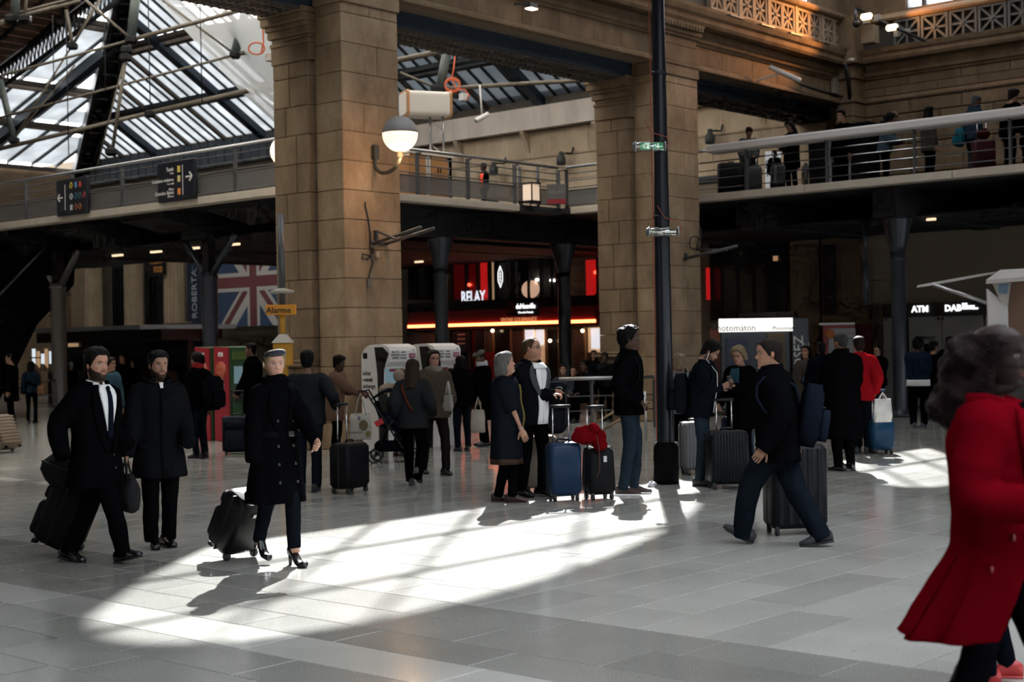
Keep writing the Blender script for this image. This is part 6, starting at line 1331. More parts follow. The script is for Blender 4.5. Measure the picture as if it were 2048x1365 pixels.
# ---- accessories that ride on the jacket
def patch(P, name, mt, qs, a0, a1, off=.006, na=6, parent=None, th=.004, two=True):
    """strip of cloth following the jacket between angles a0(q)..a1(q) (degrees)"""
    V_ = []; n = na + 1
    for q in qs:
        A, B = (a0(q) if callable(a0) else a0), (a1(q) if callable(a1) else a1)
        for k in range(n): V_.append(P.T(q, R(A + (B - A) * k / na), off))
    m_ = len(qs)
    for q in qs:
        A, B = (a0(q) if callable(a0) else a0), (a1(q) if callable(a1) else a1)
        for k in range(n): V_.append(P.T(q, R(A + (B - A) * k / na), off - th - .02))
    F = []; o2 = m_ * n
    for i in range(m_ - 1):
        for k in range(na): a = i * n + k; F += [(a, a + 1, a + n + 1, a + n), (o2 + a, o2 + a + n, o2 + a + n + 1, o2 + a + 1)]
    for i in range(m_ - 1): F += [(i * n, i * n + n, o2 + i * n + n, o2 + i * n), (i * n + na, o2 + i * n + na, o2 + i * n + na + n, i * n + na + n)]
    for k in range(na): F += [(k, o2 + k, o2 + k + 1, k + 1), ((m_ - 1) * n + k, (m_ - 1) * n + k + 1, o2 + (m_ - 1) * n + k + 1, o2 + (m_ - 1) * n + k)]
    return MB().add(V_, F, True).obj(name, mt, parent or P.root, local=True)
def button(P, q, ang, mt, off=.008, r=.010): 
    c = P.T(q, R(ang), off); return MB().ell(c, (r * .5, r, r), nu=8, nv=5).obj('button', mt, P.coat, local=True)
def scarf(P, mt, r=.085, name='scarf', zz=.03, seed=1):
    mb = MB(); 
    for k in range(3):
        c = P.N + np.array([.008, 0, zz - .015 + .03 * k]) * P.s; pts = [c + np.array([math.cos(a) * (r + .008 * math.sin(3 * a + k)), math.sin(a) * (r - .002), .012 * math.sin(a * 2 + k)]) * P.s for a in np.linspace(0, 2 * math.pi, 20)]; mb.tube(pts, .028 * P.s, 8)
    return voxel(mb.obj(name, mt, P.root, local=True), .012, 2, .006, seed)
def glasses(P, mt, dark=False):
    mb = MB(); L_ = P.L
    for sg in (-1, 1):
        pts = [L_((.094, sg * .033 + .021 * math.cos(a), .0 + .014 * math.sin(a))) for a in np.linspace(0, 2 * math.pi, 14)]; mb.tube(pts, .0022 * P.s, 5); mb.tube([L_((.092, sg * .055, .004)), L_((.04, sg * .077, .006)), L_((-.02, sg * .08, .0))], .002 * P.s, 5)
        if dark: mb.prism([L_((.093, sg * .033 + .02 * math.cos(a), .013 * math.sin(a))) for a in np.linspace(0, 2 * math.pi, 10, endpoint=False)], (P.Hm @ np.array([.002, 0, 0])))
    mb.tube([L_((.1, -.012, .004)), L_((.1, .012, .004))], .0022 * P.s, 5); return mb.obj('glasses', mt, P.root, local=True)

def coat_collar(P, mt, open_=38, hgt=.055, name='collar', r=.078, tilt=.03):
    """stand-up collar, open at the front"""
    s = P.s; a = np.radians(np.linspace(open_, 360 - open_, 26)); rings = []
    for u, o in ((-.35, .012), (.25, .006), (.7, .004), (1., .010), (.95, .020), (.4, .024), (-.35, .030)):
        rings.append(np.array([P.N + np.array([-.004 + math.cos(q) * (r + o + P_bulk(P) * .4) , math.sin(q) * (r + .004 + o + P_bulk(P) * .4), u * hgt - tilt * max(0, math.cos(q))]) * s for q in a]))
    return MB().loft([np.array(x) for x in np.array(rings).transpose(1, 0, 2)], cap=True).obj(name, mt, P.coat, local=True)
def P_bulk(P): return getattr(P, 'bulk', .025)
def shirt_front(P, mt, q0=.10, q1=.52, aw=24, cl=True, tie=None):
    sh_ = patch(P, 'shirt', mt, np.linspace(q1, q0, 10), lambda q: -2 - aw * (q - q0) / (q1 - q0), lambda q: 2 + aw * (q - q0) / (q1 - q0), .010, 8)
    if cl:
        s = P.s; a = np.radians(np.linspace(16, 344, 24)); rings = [np.array([P.N + np.array([.004 + math.cos(q) * (.062 + o), math.sin(q) * (.064 + o), z - .022 * max(0, math.cos(q))]) * s for q in a]) for z, o in ((.0, .0), (.045, -.002), (.05, .004), (.03, .012), (-.005, .018))]
        MB().loft([x for x in np.array(rings).transpose(1, 0, 2)], cap=True).obj('shirt_collar', mt, sh_, local=True)
        for sg in (-1, 1):
            a0 = P.N + np.array([.062, sg * .02, .015]) * s; b0 = P.N + np.array([.04, sg * .062, .018]) * s; c0 = P.T(.455, R(sg * 17), .022); MB().prism([a0, b0, c0], (-.008, 0, -.004)).obj('collar_point', mt, sh_, local=True)
    if tie is not None:
        patch(P, 'tie', tie, np.linspace(.485, q0 - .01, 9), lambda q: -3.0 - 5 * (.5 - q), lambda q: 3.0 + 5 * (.5 - q), .022, 4, parent=sh_); MB().ell(P.T(.498, 0, .016), (.014, .02, .022), nu=8, nv=6).obj('tie_knot', tie, sh_, local=True)
def lapels(P, mt, q0=.08, q1=.5, aw=24, wd=17):
    for sg in (-1, 1):
        f = lambda q, e=0: sg * (2 + aw * (q - q0) / (q1 - q0) + e); patch(P, 'lapel', mt, np.linspace(q1, q0, 9), lambda q: f(q), lambda q: f(q, 3 + wd * math.sin(math.pi * min(1, (q - q0) / (q1 - q0) * .8 + .08))), .017, 4, parent=P.coat)

def seated(q, zt, phi, label, sk, mt, hr):
    """sitting: hips at 0.45 m, thighs forward, built on a bench"""
    h = (zt - .45) / .82 * 1.75 * .82 / .82 * 1.0; h = max(1.5, min(1.85, (zt - .45) / .47)); 
    p = person(0, 0, 0, phi, label, loc=q, h=h, skin=sk, top_mat=mt, leg_mat=cloth('black_wool', (.0045, .005, .0065)), shoe=M('shoe_charcoal', (.010, .010, .012), .6), hair=hr, vx=.024, det=0, stoop=.46, feet=[(.40 , .10, 0), (.40, -.10, 0)], hands=[(.30, .10, .62), (.30, -.10, .62)], bulk=.03, sit=True)
    return p
# ------------------------------------------------------------------ luggage
def rounded(mb, c, d, r, n=6, top=.035, rot=None, taper=0.):
    hx, hy, hz = d[0] / 2, d[1] / 2, d[2] / 2; rings = []
    for z, k in ((-hz, 1.), (-hz + top * .25, .55), (-hz + top, 0.), (0, 0), (hz - top, 0.), (hz - top * .25, .55), (hz, 1.)):
        e = top * k * .8; tp = taper * (z + hz) / (2 * hz); pts = []
        for sx_, sy_, a0 in ((1, 1, 0), (-1, 1, 90), (-1, -1, 180), (1, -1, 270)):
            for q in range(n): a = R(a0 + 90 * q / (n - 1)); pts.append((sx_ * max(.001, hx - r - e - tp) + r * math.cos(a), sy_ * max(.001, hy - r - e - tp * .5) + r * math.sin(a), z))
        p = np.array(pts)
        if rot is not None: p = p @ np.asarray(rot).T
        rings.append(p + np.asarray(c, float))
    return mb.loft(rings)
BLKW = M('wheel_rubber', (.012, .012, .012), .6); CHR = M('chrome_tube', (.55, .55, .55), .25, .9); BPL = M('black_plastic', (.008, .008, .009), .45, spec=.2)
def suitcase(loc, rz, d, col, label, ribs=0, handle=0., tilt=0., wheels=4, hpole=None, cat='suitcase', ribdir='v', pockets=False, rough=.35, name='suitcase', softtop=False, grip_col=None, group=None, seam=True):
    """d = width, depth, height of the shell; local x = width, front face at -y"""
    w_, dp, hg = d; wr_ = .03; t = E(name, loc, 0, label=label, cat=cat, group=group); t.rotation_euler = (tilt, 0, rz)
    MW[t.name] = Matrix.Translation([float(q) for q in loc]) @ Matrix.Rotation(rz, 4, 'Z') @ Matrix.Rotation(tilt, 4, 'X')
    mt = M('case_%s' % name + '_%d_%d_%d_%d' % (int(col[0] * 999), int(col[1] * 999), int(col[2] * 999), int(rough * 100)), tuple(x * .6 for x in col), rough, var=.12, vs=9, spec=.14); z0 = .055 if wheels == 4 else .03
    rounded(MB(), (0, 0, z0 + hg / 2), d, min(.05, dp * .3), top=.05, taper=.02 if softtop else 0).obj('shell', mt, t, local=True)
    if ribs:
        for k in range(ribs):
            u = (k + .5) / ribs - .5
            if ribdir == 'v': MB().box((u * w_ * .86, 0, z0 + hg / 2), (w_ * .86 / ribs * .55, dp + .014, hg * .9), bev=.007).obj('rib', mt, t, local=True)
            else: MB().box((0, 0, z0 + hg / 2 + u * hg * .9), (w_ + .012, dp + .014, hg * .9 / ribs * .62), bev=.008).obj('rib', mt, t, local=True)
    if seam: MB().box((0, .0, z0 + hg / 2), (w_ + .008, .012, hg * .97), bev=.003).obj('zip_seam', BPL, t, local=True)
    if pockets:
        rounded(MB(), (0, -dp / 2 - .02, z0 + hg * .34), (w_ * .82, .06, hg * .55), .02, top=.03).obj('pocket', mt, t, local=True); rounded(MB(), (0, -dp / 2 - .012, z0 + hg * .78), (w_ * .8, .045, hg * .2), .015, top=.02).obj('pocket', mt, t, local=True)
    ws_ = [(-1, -1), (1, -1), (-1, 1), (1, 1)] if wheels == 4 else [(-1, 1), (1, 1)]
    for a, b in ws_:
        x, y = a * (w_ / 2 - .05), b * (dp / 2 - .04)
        if wheels == 4: MB().lathe([(.006, -.014), (.026, -.014), (.027, 0), (.026, .014), (.006, .014)], 14, (x, y, .027), 'x').box((x, y, .062), (.03, .04, .03)).obj('wheel', BLKW, t, local=True)
        else: MB().lathe([(.006, -.014), (.032, -.014), (.033, 0), (.032, .014), (.006, .014)], 14, (x, y + .02, .032), 'x').obj('wheel', BLKW, t, local=True)
    if wheels == 2:
        for a in (-1, 1): MB().box((a * (w_ / 2 - .06), -dp / 2 + .03, .015), (.04, .05, .03), bev=.005).obj('foot', BPL, t, local=True)
    if handle:
        hw = .085; y = dp / 2 - .045
        for a in (-1, 1): pole = MB().tube([(a * hw, y, z0 + hg - .03), (a * hw, y, z0 + hg + handle)], .009, 8).obj('handle_pole', hpole or CHR, t, local=True)
        MB().tube([(-hw - .02, y, z0 + hg + handle), (hw + .02, y, z0 + hg + handle)], .016, 8).obj('grip', grip_col or BPL, pole, local=True)
    MB().tube([(-.07, 0, z0 + hg), (-.06, 0, z0 + hg + .028), (.06, 0, z0 + hg + .028), (.07, 0, z0 + hg)], .011, 8).obj('carry_handle', BPL, t, local=True)
    return t
def backpack(P, col, label, w_=.32, hg=.46, dp=.17, q=.40, col2=None, off=0., strap=True, tilt=0.):
    """worn on a person's back"""
    s = P.s; b = P.T(q, math.pi, .02); lw = P.tow(b); t = E('backpack', lw, P.rz, label=label, cat='backpack')
    mt = cloth('bag_%d_%d_%d' % tuple(int(x * 999) for x in col), col, .7, bump=.2); m2 = cloth('bag2_%d_%d_%d' % tuple(int(x * 999) for x in (col2 or col)), col2 or col, .6, bump=.2)
    rt = roty(tilt)
    mb = rounded(MB(), (0, 0, 0), (dp, w_, hg), .06, top=.09); mb.v = [mb.verts() @ rt.T * s + np.array([-dp / 2 - .01, 0, -hg * .45]) * s]; mb.obj('main_bag', mt, t, local=True)
    mb = rounded(MB(), (0, 0, 0), (.07, w_ * .8, hg * .5), .03, top=.05); mb.v = [mb.verts() @ rt.T * s + np.array([-dp - .03, 0, -hg * .62]) * s]; fp = mb.obj('front_pocket', m2, t, local=True)
    MB().tube([np.array([-.03, -.04, hg * .52 - hg * .45]) * s, np.array([-.04, 0, hg * .60 - hg * .45]) * s, np.array([-.03, .04, hg * .52 - hg * .45]) * s], .01 * s, 6).obj('top_loop', m2, t, local=True)
    for z_ in (-.1, .06): MB().box(np.array([-dp - .03, 0, -hg * .45 + z_]) * s, (.02, w_ * .7 * s, .008)).obj('zip', BPL, fp, local=True)
    if strap:
        for sg in (-1, 1):
            pts = [P.tow(P.T(qq, R(an), .018)) for qq, an in ((.30, sg * 150), (.43, sg * 140), (.515, sg * 100), (.50, sg * 62), (.44, sg * 42), (.34, sg * 42), (.24, sg * 62), (.18, sg * 95))]
            MB().tube(pts, .02 * s, 6, flat=.55).obj('strap', m2, t)
    return t
def tote(loc, rz, w_, hg, dp, col, label, strap=.28, cat='bag', swing=0., name='tote_bag', grip=None, mtx=None, crease=.015):
    t = E(name, loc, rz, label=label, cat=cat); mt = mtx or cloth('tote_%d_%d_%d' % tuple(int(x * 999) for x in col), col, .8); rings = []; n = 20; r_ = np.random.default_rng(len(label))
    for z, k, kd in ((0, .92, .35), (.02, .98, .8), (hg * .3, 1., 1.), (hg * .6, .97, .85), (hg * .85, .92, .5), (hg, .88, .3)):
        a = np.arange(n) * 2 * math.pi / n; c, s_ = np.cos(a), np.sin(a); rings.append(np.stack([w_ / 2 * k * np.sign(c) * np.abs(c) ** .45 + crease * r_.normal(size=n) * .4, dp / 2 * kd * np.sign(s_) * np.abs(s_) ** .7 + crease * r_.normal(size=n) * .5, np.full(n, z) + swing * 0], 1))
    MB().loft(rings).obj('bag', mt, t, local=True)
    for sg in (-1, 1):
        g_ = np.array(grip if grip is not None else (0, 0, hg + strap)); MB().tube([(-w_ * .25, sg * dp * .15, hg - .03), g_ * .6 + np.array([-w_ * .12, sg * .01, (hg - .03) * .4]), g_ + np.array([0, sg * .008, 0]), g_ * .6 + np.array([w_ * .12, sg * .01, (hg - .03) * .4]), (w_ * .25, sg * dp * .15, hg - .03)], .009, 6).obj('strap', mt, t, local=True)
    return t
# ------------------------------------------------------------------ the people
BLKC = cloth('black_wool', (.0026, .0027, .0032), .95); CHARC = cloth('charcoal', (.0055, .0058, .0068), .95); NAVYC = cloth('navy', (.0045, .0058, .0088), .95); DENIM = cloth('denim', (.015, .023, .032), .85, var=.3); DDEN = cloth('dark_denim', (.007, .010, .0145), .88, var=.3)
SUIT = cloth('suit_black', (.0026, .0027, .0032), .9); GREYC = cloth('grey', (.045, .047, .05), .9); SHBLK = M('shoe_black', (.005, .005, .006), .22); SHBRN = M('shoe_brown', (.030, .013, .010), .35); SHGREY = M('shoe_grey', (.05, .05, .055), .6); SHWHT = M('shoe_white', (.40, .40, .40), .6); SHDK = M('shoe_charcoal', (.010, .010, .012), .6)
WSH = cloth('white_shirt', (.66, .66, .66), .7, var=.06); BTN = M('button_dark', (.02, .02, .024), .35, spec=.25); SILV = M('silver_button', (.45, .45, .45), .3, .8); FRAME = M('glasses_frame', (.01, .01, .01), .3)
FAIR = (.34, .185, .125); MID = (.26, .145, .098); TAN_ = (.17, .092, .060); DARK = (.060, .032, .022); DARK2 = (.04, .022, .016)
near, mid_, far_, mez = .011, .016, .022, .028
BK = (.008, .0065, .006); BR = (.028, .016, .010)
def up(px, top, X, phi, label, **k):          # someone on the walkway
    z = onX(px, top, X); loc = (z[0], z[1], ZT); return person(0, 0, 0, phi, label, loc=loc, h=z[2] - ZT, vx=k.pop('vx', mez), det=k.pop('det', 0), **k)
# 1 bearded man in black coat and tie
p = P1 = person(195, 1130, 680, -30, 'bearded man in black coat, white shirt and navy tie, striding', skin=FAIR, top_mat=BLKC, leg_mat=SUIT, shoe=SHBLK, hem=-.27, bulk=.036, flare=.14, hair=('short', BK, {'t': .026, 'raise': .004}), head=(-6, 1), feet_px=[(140, 1124), (252, 1128)], hands=[(.10, .24, .92), (-.10, -.24, .86)], vx=near, det=2, beard=(.006, .004, .0035), hcurl=(None, None), foot_pitch=(6, -14), foot_yaw=(0, 4), legw=1.08)
shirt_front(p, WSH, .12, .53, 22, True, cloth('tie_navy', (.005, .007, .013), .5)); lapels(p, BLKC, .0, .5, 26, 16); coat_collar(p, BLKC, 48, .05)
for k in range(2): button(p, -.02 - .1 * k, 6, BTN, .012)
# 2 bearded man in dark overcoat
p = P2 = person(320, 1099, 699, -62, 'bearded man in buttoned dark overcoat carrying a black holdall', skin=MID, top_mat=CHARC, leg_mat=SUIT, shoe=SHBLK, hem=-.30, bulk=.04, flare=.10, hair=('short', BK, {'t': .018}), head=(8, 3), feet_px=[(338, 1093), (304, 1098)], hands=[(.12, .23, .93), (.02, -.30, .74)], vx=near, det=2, beard=(.010, .007, .0055), hcurl=(None, 1.4), foot_pitch=(0, 0), foot_yaw=(10, -14), legw=1.08)
coat_collar(p, CHARC, 22, .06); patch(p, 'front_placket', CHARC, np.linspace(.46, -.28, 12), -3, 9, .010, 3); shirt_front(p, WSH, .485, .535, 6, False, None)
for sg in (-1, 1): patch(p, 'pocket_flap', CHARC, np.linspace(.0, -.05, 3), sg * 38, sg * 66, .010, 4)
# 3 woman in uniform coat and pillbox hat
p = P3 = person(585, 1136, 712, -52, 'woman in belted black coat and pillbox hat on high heels', skin=(.42, .24, .17), top_mat=BLKC, leg_mat=cloth('trouser_navy', (.005, .006, .009), .8), shoe=SHBLK, hem=-.47, bulk=.032, flare=.13, hair=('bun', (.42, .30, .16), {'t': .016}), fem=1, head=(-18, 0), feet_px=[(592, 1133), (520, 1126, .035)], hands=[(.19, .15, 1.02), (-.20, -.25, .86)], vx=near, det=2, hcurl=(1.2, None), heel=.075, foot_pitch=(0, 22), foot_yaw=(0, 0), legw=.98, brow=(.16, .10, .06), lip=(.42, .16, .13))
scarf(p, BLKC, .088, zz=.008); lapels(p, BLKC, .10, .5, 14, 24)
belt = patch(p, 'belt', cloth('belt_black', (.005, .005, .006), .5), (.135, .11, .085), 0, 360, .012, 40); b_ = MB().box(p.T(.11, R(12), .03), (.012, .045, .04), bev=.006).obj('buckle', M('buckle', (.08, .08, .085), .3, .6), belt, local=True)
for k in range(4):
    for a in (-14, 20): button(p, .22 - .15 * k - (.06 if k else 0), a, BTN, .014, .013)
for sg in (-1, 1): patch(p, 'epaulette', BLKC, (.515, .50, .48), sg * 70, sg * 110, .02, 4)
patch(p, 'front_edge', BLKC, np.linspace(.05, -.46, 10), 24, 30, .012, 2)
mb = MB(); HT = M('hat_felt', (.010, .010, .014), .8); hr = []
a = np.arange(26) * 2 * math.pi / 26
for z_, r_, dz in ((.052, .090, 0), (.066, .100, 0), (.088, .101, .002), (.104, .096, .003), (.112, .075, .004), (.113, .02, .004)): hr.append(p.L(np.stack([-.008 + r_ * 1.02 * np.cos(a), r_ * .9 * np.sin(a), z_ + .018 * -np.cos(a) * -.6 + .01 * np.sin(a)], 1)))
mb.loft(hr).obj('pillbox_hat', HT, p.root, local=True); MB().tube([p.L((-.008 + .101 * math.cos(t), .091 * math.sin(t), .07 + .011 * math.cos(t) + .01 * math.sin(t))) for t in np.linspace(0, 2 * math.pi, 26)], .006, 5).obj('hat_band', M('hat_ribbon', (.02, .02, .025), .4), p.root, local=True)
mb = MB(); 
for k in range(14): t = R(120 + k * 9); mb.tube([p.L((.07 * math.cos(t), .075 * math.sin(t), .02)), p.L((.095 * math.cos(t) - .02, .1 * math.sin(t), -.02 - .02 * (k % 3))), p.L((.10 * math.cos(t) - .03, .105 * math.sin(t), .01 + .015 * (k % 2)))], [.006, .004, .001], 4)
mb.obj('loose_hair', hairm('blond', (.42, .30, .16)), p.root, local=True)
for k in (0, 1): MB().tube([p.leg[k][2] + np.array([0, 0, .0]) * p.s, p.leg[k][2] + np.array([.02, 0, -.05])], [.036, .03], 10).obj('ankle', M('stocking', (.40, .22, .15), .6), p.root, local=True)
# 4 man with bulky backpack
p = P4 = person(400, 917, 704, 150, 'man with bulky black backpack and red face scarf', skin=TAN_, top_mat=BLKC, leg_mat=DDEN, shoe=SHDK, hem=-.12, bulk=.045, hair=('afro', BK, {'k': 1.0}), head=(20, 0), vx=mid_, collar=.05)
backpack(p, (.006, .006, .008), 'bulky black backpack on the man beside the red machine', w_=.36, hg=.56, dp=.22)
scarf(p, cloth('red_scarf', (.25, .02, .02)), .07, zz=.06)
# 5 others behind on the left
p = person(222, 905, 714, -20, 'person in teal padded jacket behind the bearded man', skin=MID, top_mat=cloth('teal', (.03, .065, .085), .8), leg_mat=DDEN, shoe=SHDK, hem=-.10, bulk=.055, hair=('short', BR), vx=mid_, wide=1.05)
p = person(24, 852, 706, 190, 'dark clad person at the far left edge', skin=MID, top_mat=BLKC, leg_mat=BLKC, shoe=SHDK, hem=-.35, bulk=.05, hair=('crop', BK), vx=far_, det=0)
p = PT = person(64, 846, 722, 95, 'woman in navy top with a tan shoulder bag', skin=MID, top_mat=cloth('navy2', (.010, .018, .032)), leg_mat=BLKC, shoe=SHBLK, hem=-.10, bulk=.03, fem=1, hair=('long', BK), vx=far_, det=0, legw=.9)
t = tote(p.tow(p.T(.02, R(-100), .05)) - UP * .12, p.rz + 1.2, .26, .22, .10, (.20, .105, .06), 'tan leather bag on the woman at far left', strap=.4, name='shoulder_bag')
p = person(248, 838, 707, 250, 'person in black near the canopy kiosk', skin=TAN_, top_mat=BLKC, leg_mat=BLKC, shoe=SHDK, hair=('short', BK), vx=far_, det=0)
p = person(272, 832, 718, 200, 'shorter person in dark navy near the canopy kiosk', skin=MID, top_mat=NAVYC, leg_mat=DDEN, shoe=SHDK, hair=('long', BK), fem=1, vx=far_, det=0)
p = person(143, 820, 724, 100, 'white haired person half hidden by the bearded man', skin=FAIR, top_mat=CHARC, leg_mat=BLKC, shoe=SHDK, hair=('short', (.5, .5, .5)), vx=far_, det=0)
# 7 man with navy suitcase
p = P7 = person(508, 890, 684, 172, 'man in dark coat looking left beside the red machines', skin=TAN_, top_mat=BLKC, leg_mat=BLKC, shoe=SHDK, hem=-.40, bulk=.035, hair=('crop', BK), stub=.4, vx=mid_, hands_px=[(474, 786, -.1), None], hcurl=(1.3, .6), collar=.05)
# 8 man from behind
p = P8 = person(620, 983, 698, 92, 'man seen from behind in grey leather jacket holding a suitcase handle', skin=TAN_, top_mat=cloth('leather_grey', (.010, .012, .014), .7, spec=.06), leg_mat=DDEN, shoe=SHDK, hem=-.10, bulk=.035, hair=('short', BK), vx=.013, hands_px=[None, (672, 812, -.05)], hcurl=(.6, 1.4), wide=1.12, feet=[(.05, .1, 0), (-.12, -.09, 0)], foot_pitch=(0, 0))
# 9 woman in tan coat pushing a stroller
p = P9 = person(672, 914, 711, -5, 'woman in tan quilted coat pushing a stroller', skin=DARK, top_mat=cloth('tan_coat', (.14, .085, .06), .85), leg_mat=BLKC, shoe=SHWHT, hem=-.30, bulk=.045, hair=('short', BK, {'t': .03}), fem=.6, vx=.013, hands_px=[(716, 783, .18), (724, 788, -.12)], hcurl=(1.3, 1.3), head=(-10, 8), lean=5)
# 10 woman from behind in grey jacket
p = P10 = person(828, 975, 713, 84, 'woman from behind with long brown hair and grey jacket', skin=FAIR, top_mat=cloth('slate_jacket', (.018, .0192, .021), .8), leg_mat=BLKC, shoe=SHGREY, hem=-.12, bulk=.04, hair=('long', (.050, .028, .017), {'len': -.30}), fem=1, vx=.013, feet=[(.22, .08, 0), (-.14, -.07, .06)], foot_pitch=(0, 40), hands=[(.1, .25, .95), (.1, -.25, .98)], hcurl=(None, None), head=(0, 14))
patch(p, 'bag_strap', cloth('rust_strap', (.09, .025, .014)), np.linspace(.48, .12, 10), lambda q: 180 - 20 + 110 * (.3 - q), lambda q: 180 - 12 + 110 * (.3 - q), .014, 2)
# 11 woman facing, brown puffer
p = P11 = person(872, 950, 694, -68, 'smiling woman with glasses in brown padded coat facing the camera', skin=FAIR, top_mat=cloth('brown_puffer', (.060, .045, .034), .7), leg_mat=cloth('skirt_dark', (.012, .009, .009)), shoe=SHBLK, hem=-.12, bulk=.055, hair=('long', (.03, .017, .011), {'len': -.22}), fem=1, vx=.013, feet=[(.12, .10, 0), (-.25, -.08, 0)], hands=[(.22, .16, 1.02), (.22, -.12, 1.06)], hcurl=(None, None))
glasses(p, FRAME); scarf(p, cloth('fur', (.20, .17, .14), .95, bump=.9, bs=120), .10, 'fur_collar', zz=.0)
# 12 hooded child at the machine
p = P12 = person(800, 913, 738, 40, 'child in beige hood touching the ticket machine', skin=FAIR, top_mat=cloth('beige_coat', (.26, .205, .165), .85), leg_mat=DDEN, shoe=SHBRN, hem=-.2, bulk=.04, hair=('none', BR), fem=.5, vx=.014, hands_px=[(779, 771, .15), None], hcurl=(.5, .5))
mb = MB().ell(p.hc + np.array([-.015, 0, .0]) * p.s, np.array([.125, .108, .135]) * p.s, nu=20, nv=14); voxel(mb.obj('hood', cloth('beige_coat', (.26, .205, .165), .85), p.root, local=True), .014, 3, .006, 2)
# 13 woman in black at the second machine
p = P13 = person(926, 903, 711, 112, 'woman in black with short dark hair at the second machine', skin=MID, top_mat=BLKC, leg_mat=DDEN, shoe=SHBLK, hem=-.12, bulk=.045, hair=('bob', BK), fem=1, vx=.014, hands=[(.30, .12, 1.05), (.28, -.14, .95)], hcurl=(.6, .6), collar=.06)
# 14 man in flat cap
p = P14 = person(968, 893, 699, 198, 'man in grey flat cap with white scarf behind the grey haired woman', skin=TAN_, top_mat=BLKC, leg_mat=BLKC, shoe=SHBLK, hem=-.45, bulk=.035, hair=('crop', BK), stub=.6, vx=.014, head=(10, 18), hands=[(.12, .2, .86), (.05, -.26, .80)], hcurl=(1.2, 1.2))
scarf(p, cloth('white_scarf', (.45, .46, .47)), .08, zz=.02)
mb = MB(); hr = []
for z_, r_ in ((.045, .100), (.06, .113), (.085, .112), (.104, .085), (.110, .03)): hr.append(p.L(np.stack([.008 + r_ * 1.1 * np.cos(a), r_ * .95 * np.sin(a), z_ - .012 * np.cos(a)], 1)))
mb.loft(hr); mb.prism([p.L((.02, -.07, .05)), p.L((.10, -.06, .047)), p.L((.135, -.025, .04)), p.L((.14, 0, .04)), p.L((.135, .025, .04)), p.L((.10, .06, .047)), p.L((.02, .07, .05))], p.Hm @ np.array([0, 0, .012])); mb.obj('flat_cap', cloth('tweed', (.10, .095, .085), .9), p.root, local=True)
# 15 grey haired woman
p = P15 = person(1012, 1006, 700, 2, 'grey haired woman in navy cape cardigan looking up', skin=FAIR, top_mat=cloth('cape_navy', (.007, .0085, .0115), .9), leg_mat=BLKC, shoe=SHBRN, hem=-.40, bulk=.052, flare=.05, hair=('bob', (.17, .165, .155), {'t': .03, 'open': 70}), fem=1, vx=near, det=2, head=(4, -10), hands=[(.16, .20, .80), (.20, -.21, .80)], hcurl=(None, .5), sleeve=.55, feet_px=[(1028, 1006), (1000, 1004)], foot_yaw=(-6, -6), belly=.05, legw=.95, wide=1.1, elbow=((-1, .2, -.2), (-1, -.2, -.2)))
patch(p, 'olive_blouse', cloth('olive', (.13, .105, .035), .8), np.linspace(.44, -.16, 10), -18, 30, .012, 8); patch(p, 'dress_hem', cloth('brown_dress', (.04, .026, .018), .85), np.linspace(-.38, -.46, 3), 0, 360, -.008, 40)
MB().tube([p.hand[1] - nrm(p.arm[1][2] - p.arm[1][1]) * .02 + np.array([.03 * math.cos(t), .03 * math.sin(t), 0]) for t in np.linspace(0, 2 * math.pi, 14)], .003, 5).obj('bracelet', SILV, p.root, local=True)
# 16 man with glasses
p = P16 = person(1066, 993, 672, -46, 'balding man with glasses in open jacket and white shirt', skin=(.34, .18, .12), top_mat=CHARC, leg_mat=SUIT, shoe=SHBLK, hem=-.14, bulk=.04, hair=('balding', (.10, .062, .034), {'t': .012}), head=(26, -6), vx=near, det=2, stub=.35, hands_px=[(1108, 782, .05), (1104, 790, -.14)], hcurl=(1.0, 1.1), brow=(.09, .055, .03), palm=[(0, 0, -1), (0, 0, -1)], feet=[(.06, .10, 0), (-.05, -.1, 0)], belly=.03)
glasses(p, FRAME); patch(p, 'white_shirt', WSH, np.linspace(.50, -.13, 12), lambda q: -16, lambda q: 22, .006, 10); patch(p, 'shirt_collar', WSH, np.linspace(.535, .47, 4), lambda q: -34 + 10 * (.53 - q) * 20, lambda q: 34 - 10 * (.53 - q) * 20, .020, 8); lapels(p, cloth('lining_grey', (.05, .055, .06)), .16, .51, 26, 18); coat_collar(p, CHARC, 42, .06)
patch(p, 'placket', WSH, np.linspace(.46, -.12, 10), -1, 3, .017, 2)
for k in range(4): button(p, .36 - .12 * k, 1, M('pearl', (.5, .5, .5), .3), .022, .006)
# 17 tall young man
p = P17 = person(1255, 991, 650, -8, 'tall young man in black jacket and jeans standing by the post', skin=DARK, top_mat=BLKC, leg_mat=DENIM, shoe=M('shoe_maroon', (.035, .018, .016), .6), hem=-.10, bulk=.038, hair=('afro', BK, {'k': .98}), vx=near, det=2, head=(2, -3), hands=[(.13, .19, .98), (.14, -.20, .98)], hcurl=(None, .8), collar=.045, feet_px=[(1272, 988), (1250, 992)], legw=.95, foot_yaw=(-4, -10))
for k in (0, 1): f = p.leg[k][2]; MB().box(f + np.array([.04, 0, -.078]), (.29, .1, .02), bev=.008).obj('sole', WHITE, p.root, local=True)
for sg in (-1, 1):
    pts = [p.T(qq, R(an), .016) for qq, an in ((.36, sg * 140), (.46, sg * 125), (.515, sg * 95), (.49, sg * 60), (.40, sg * 45), (.26, sg * 50), (.16, sg * 80))]; MB().tube(pts, .022, 6, flat=.5).obj('rucksack_strap', CHARC, p.root, local=True)
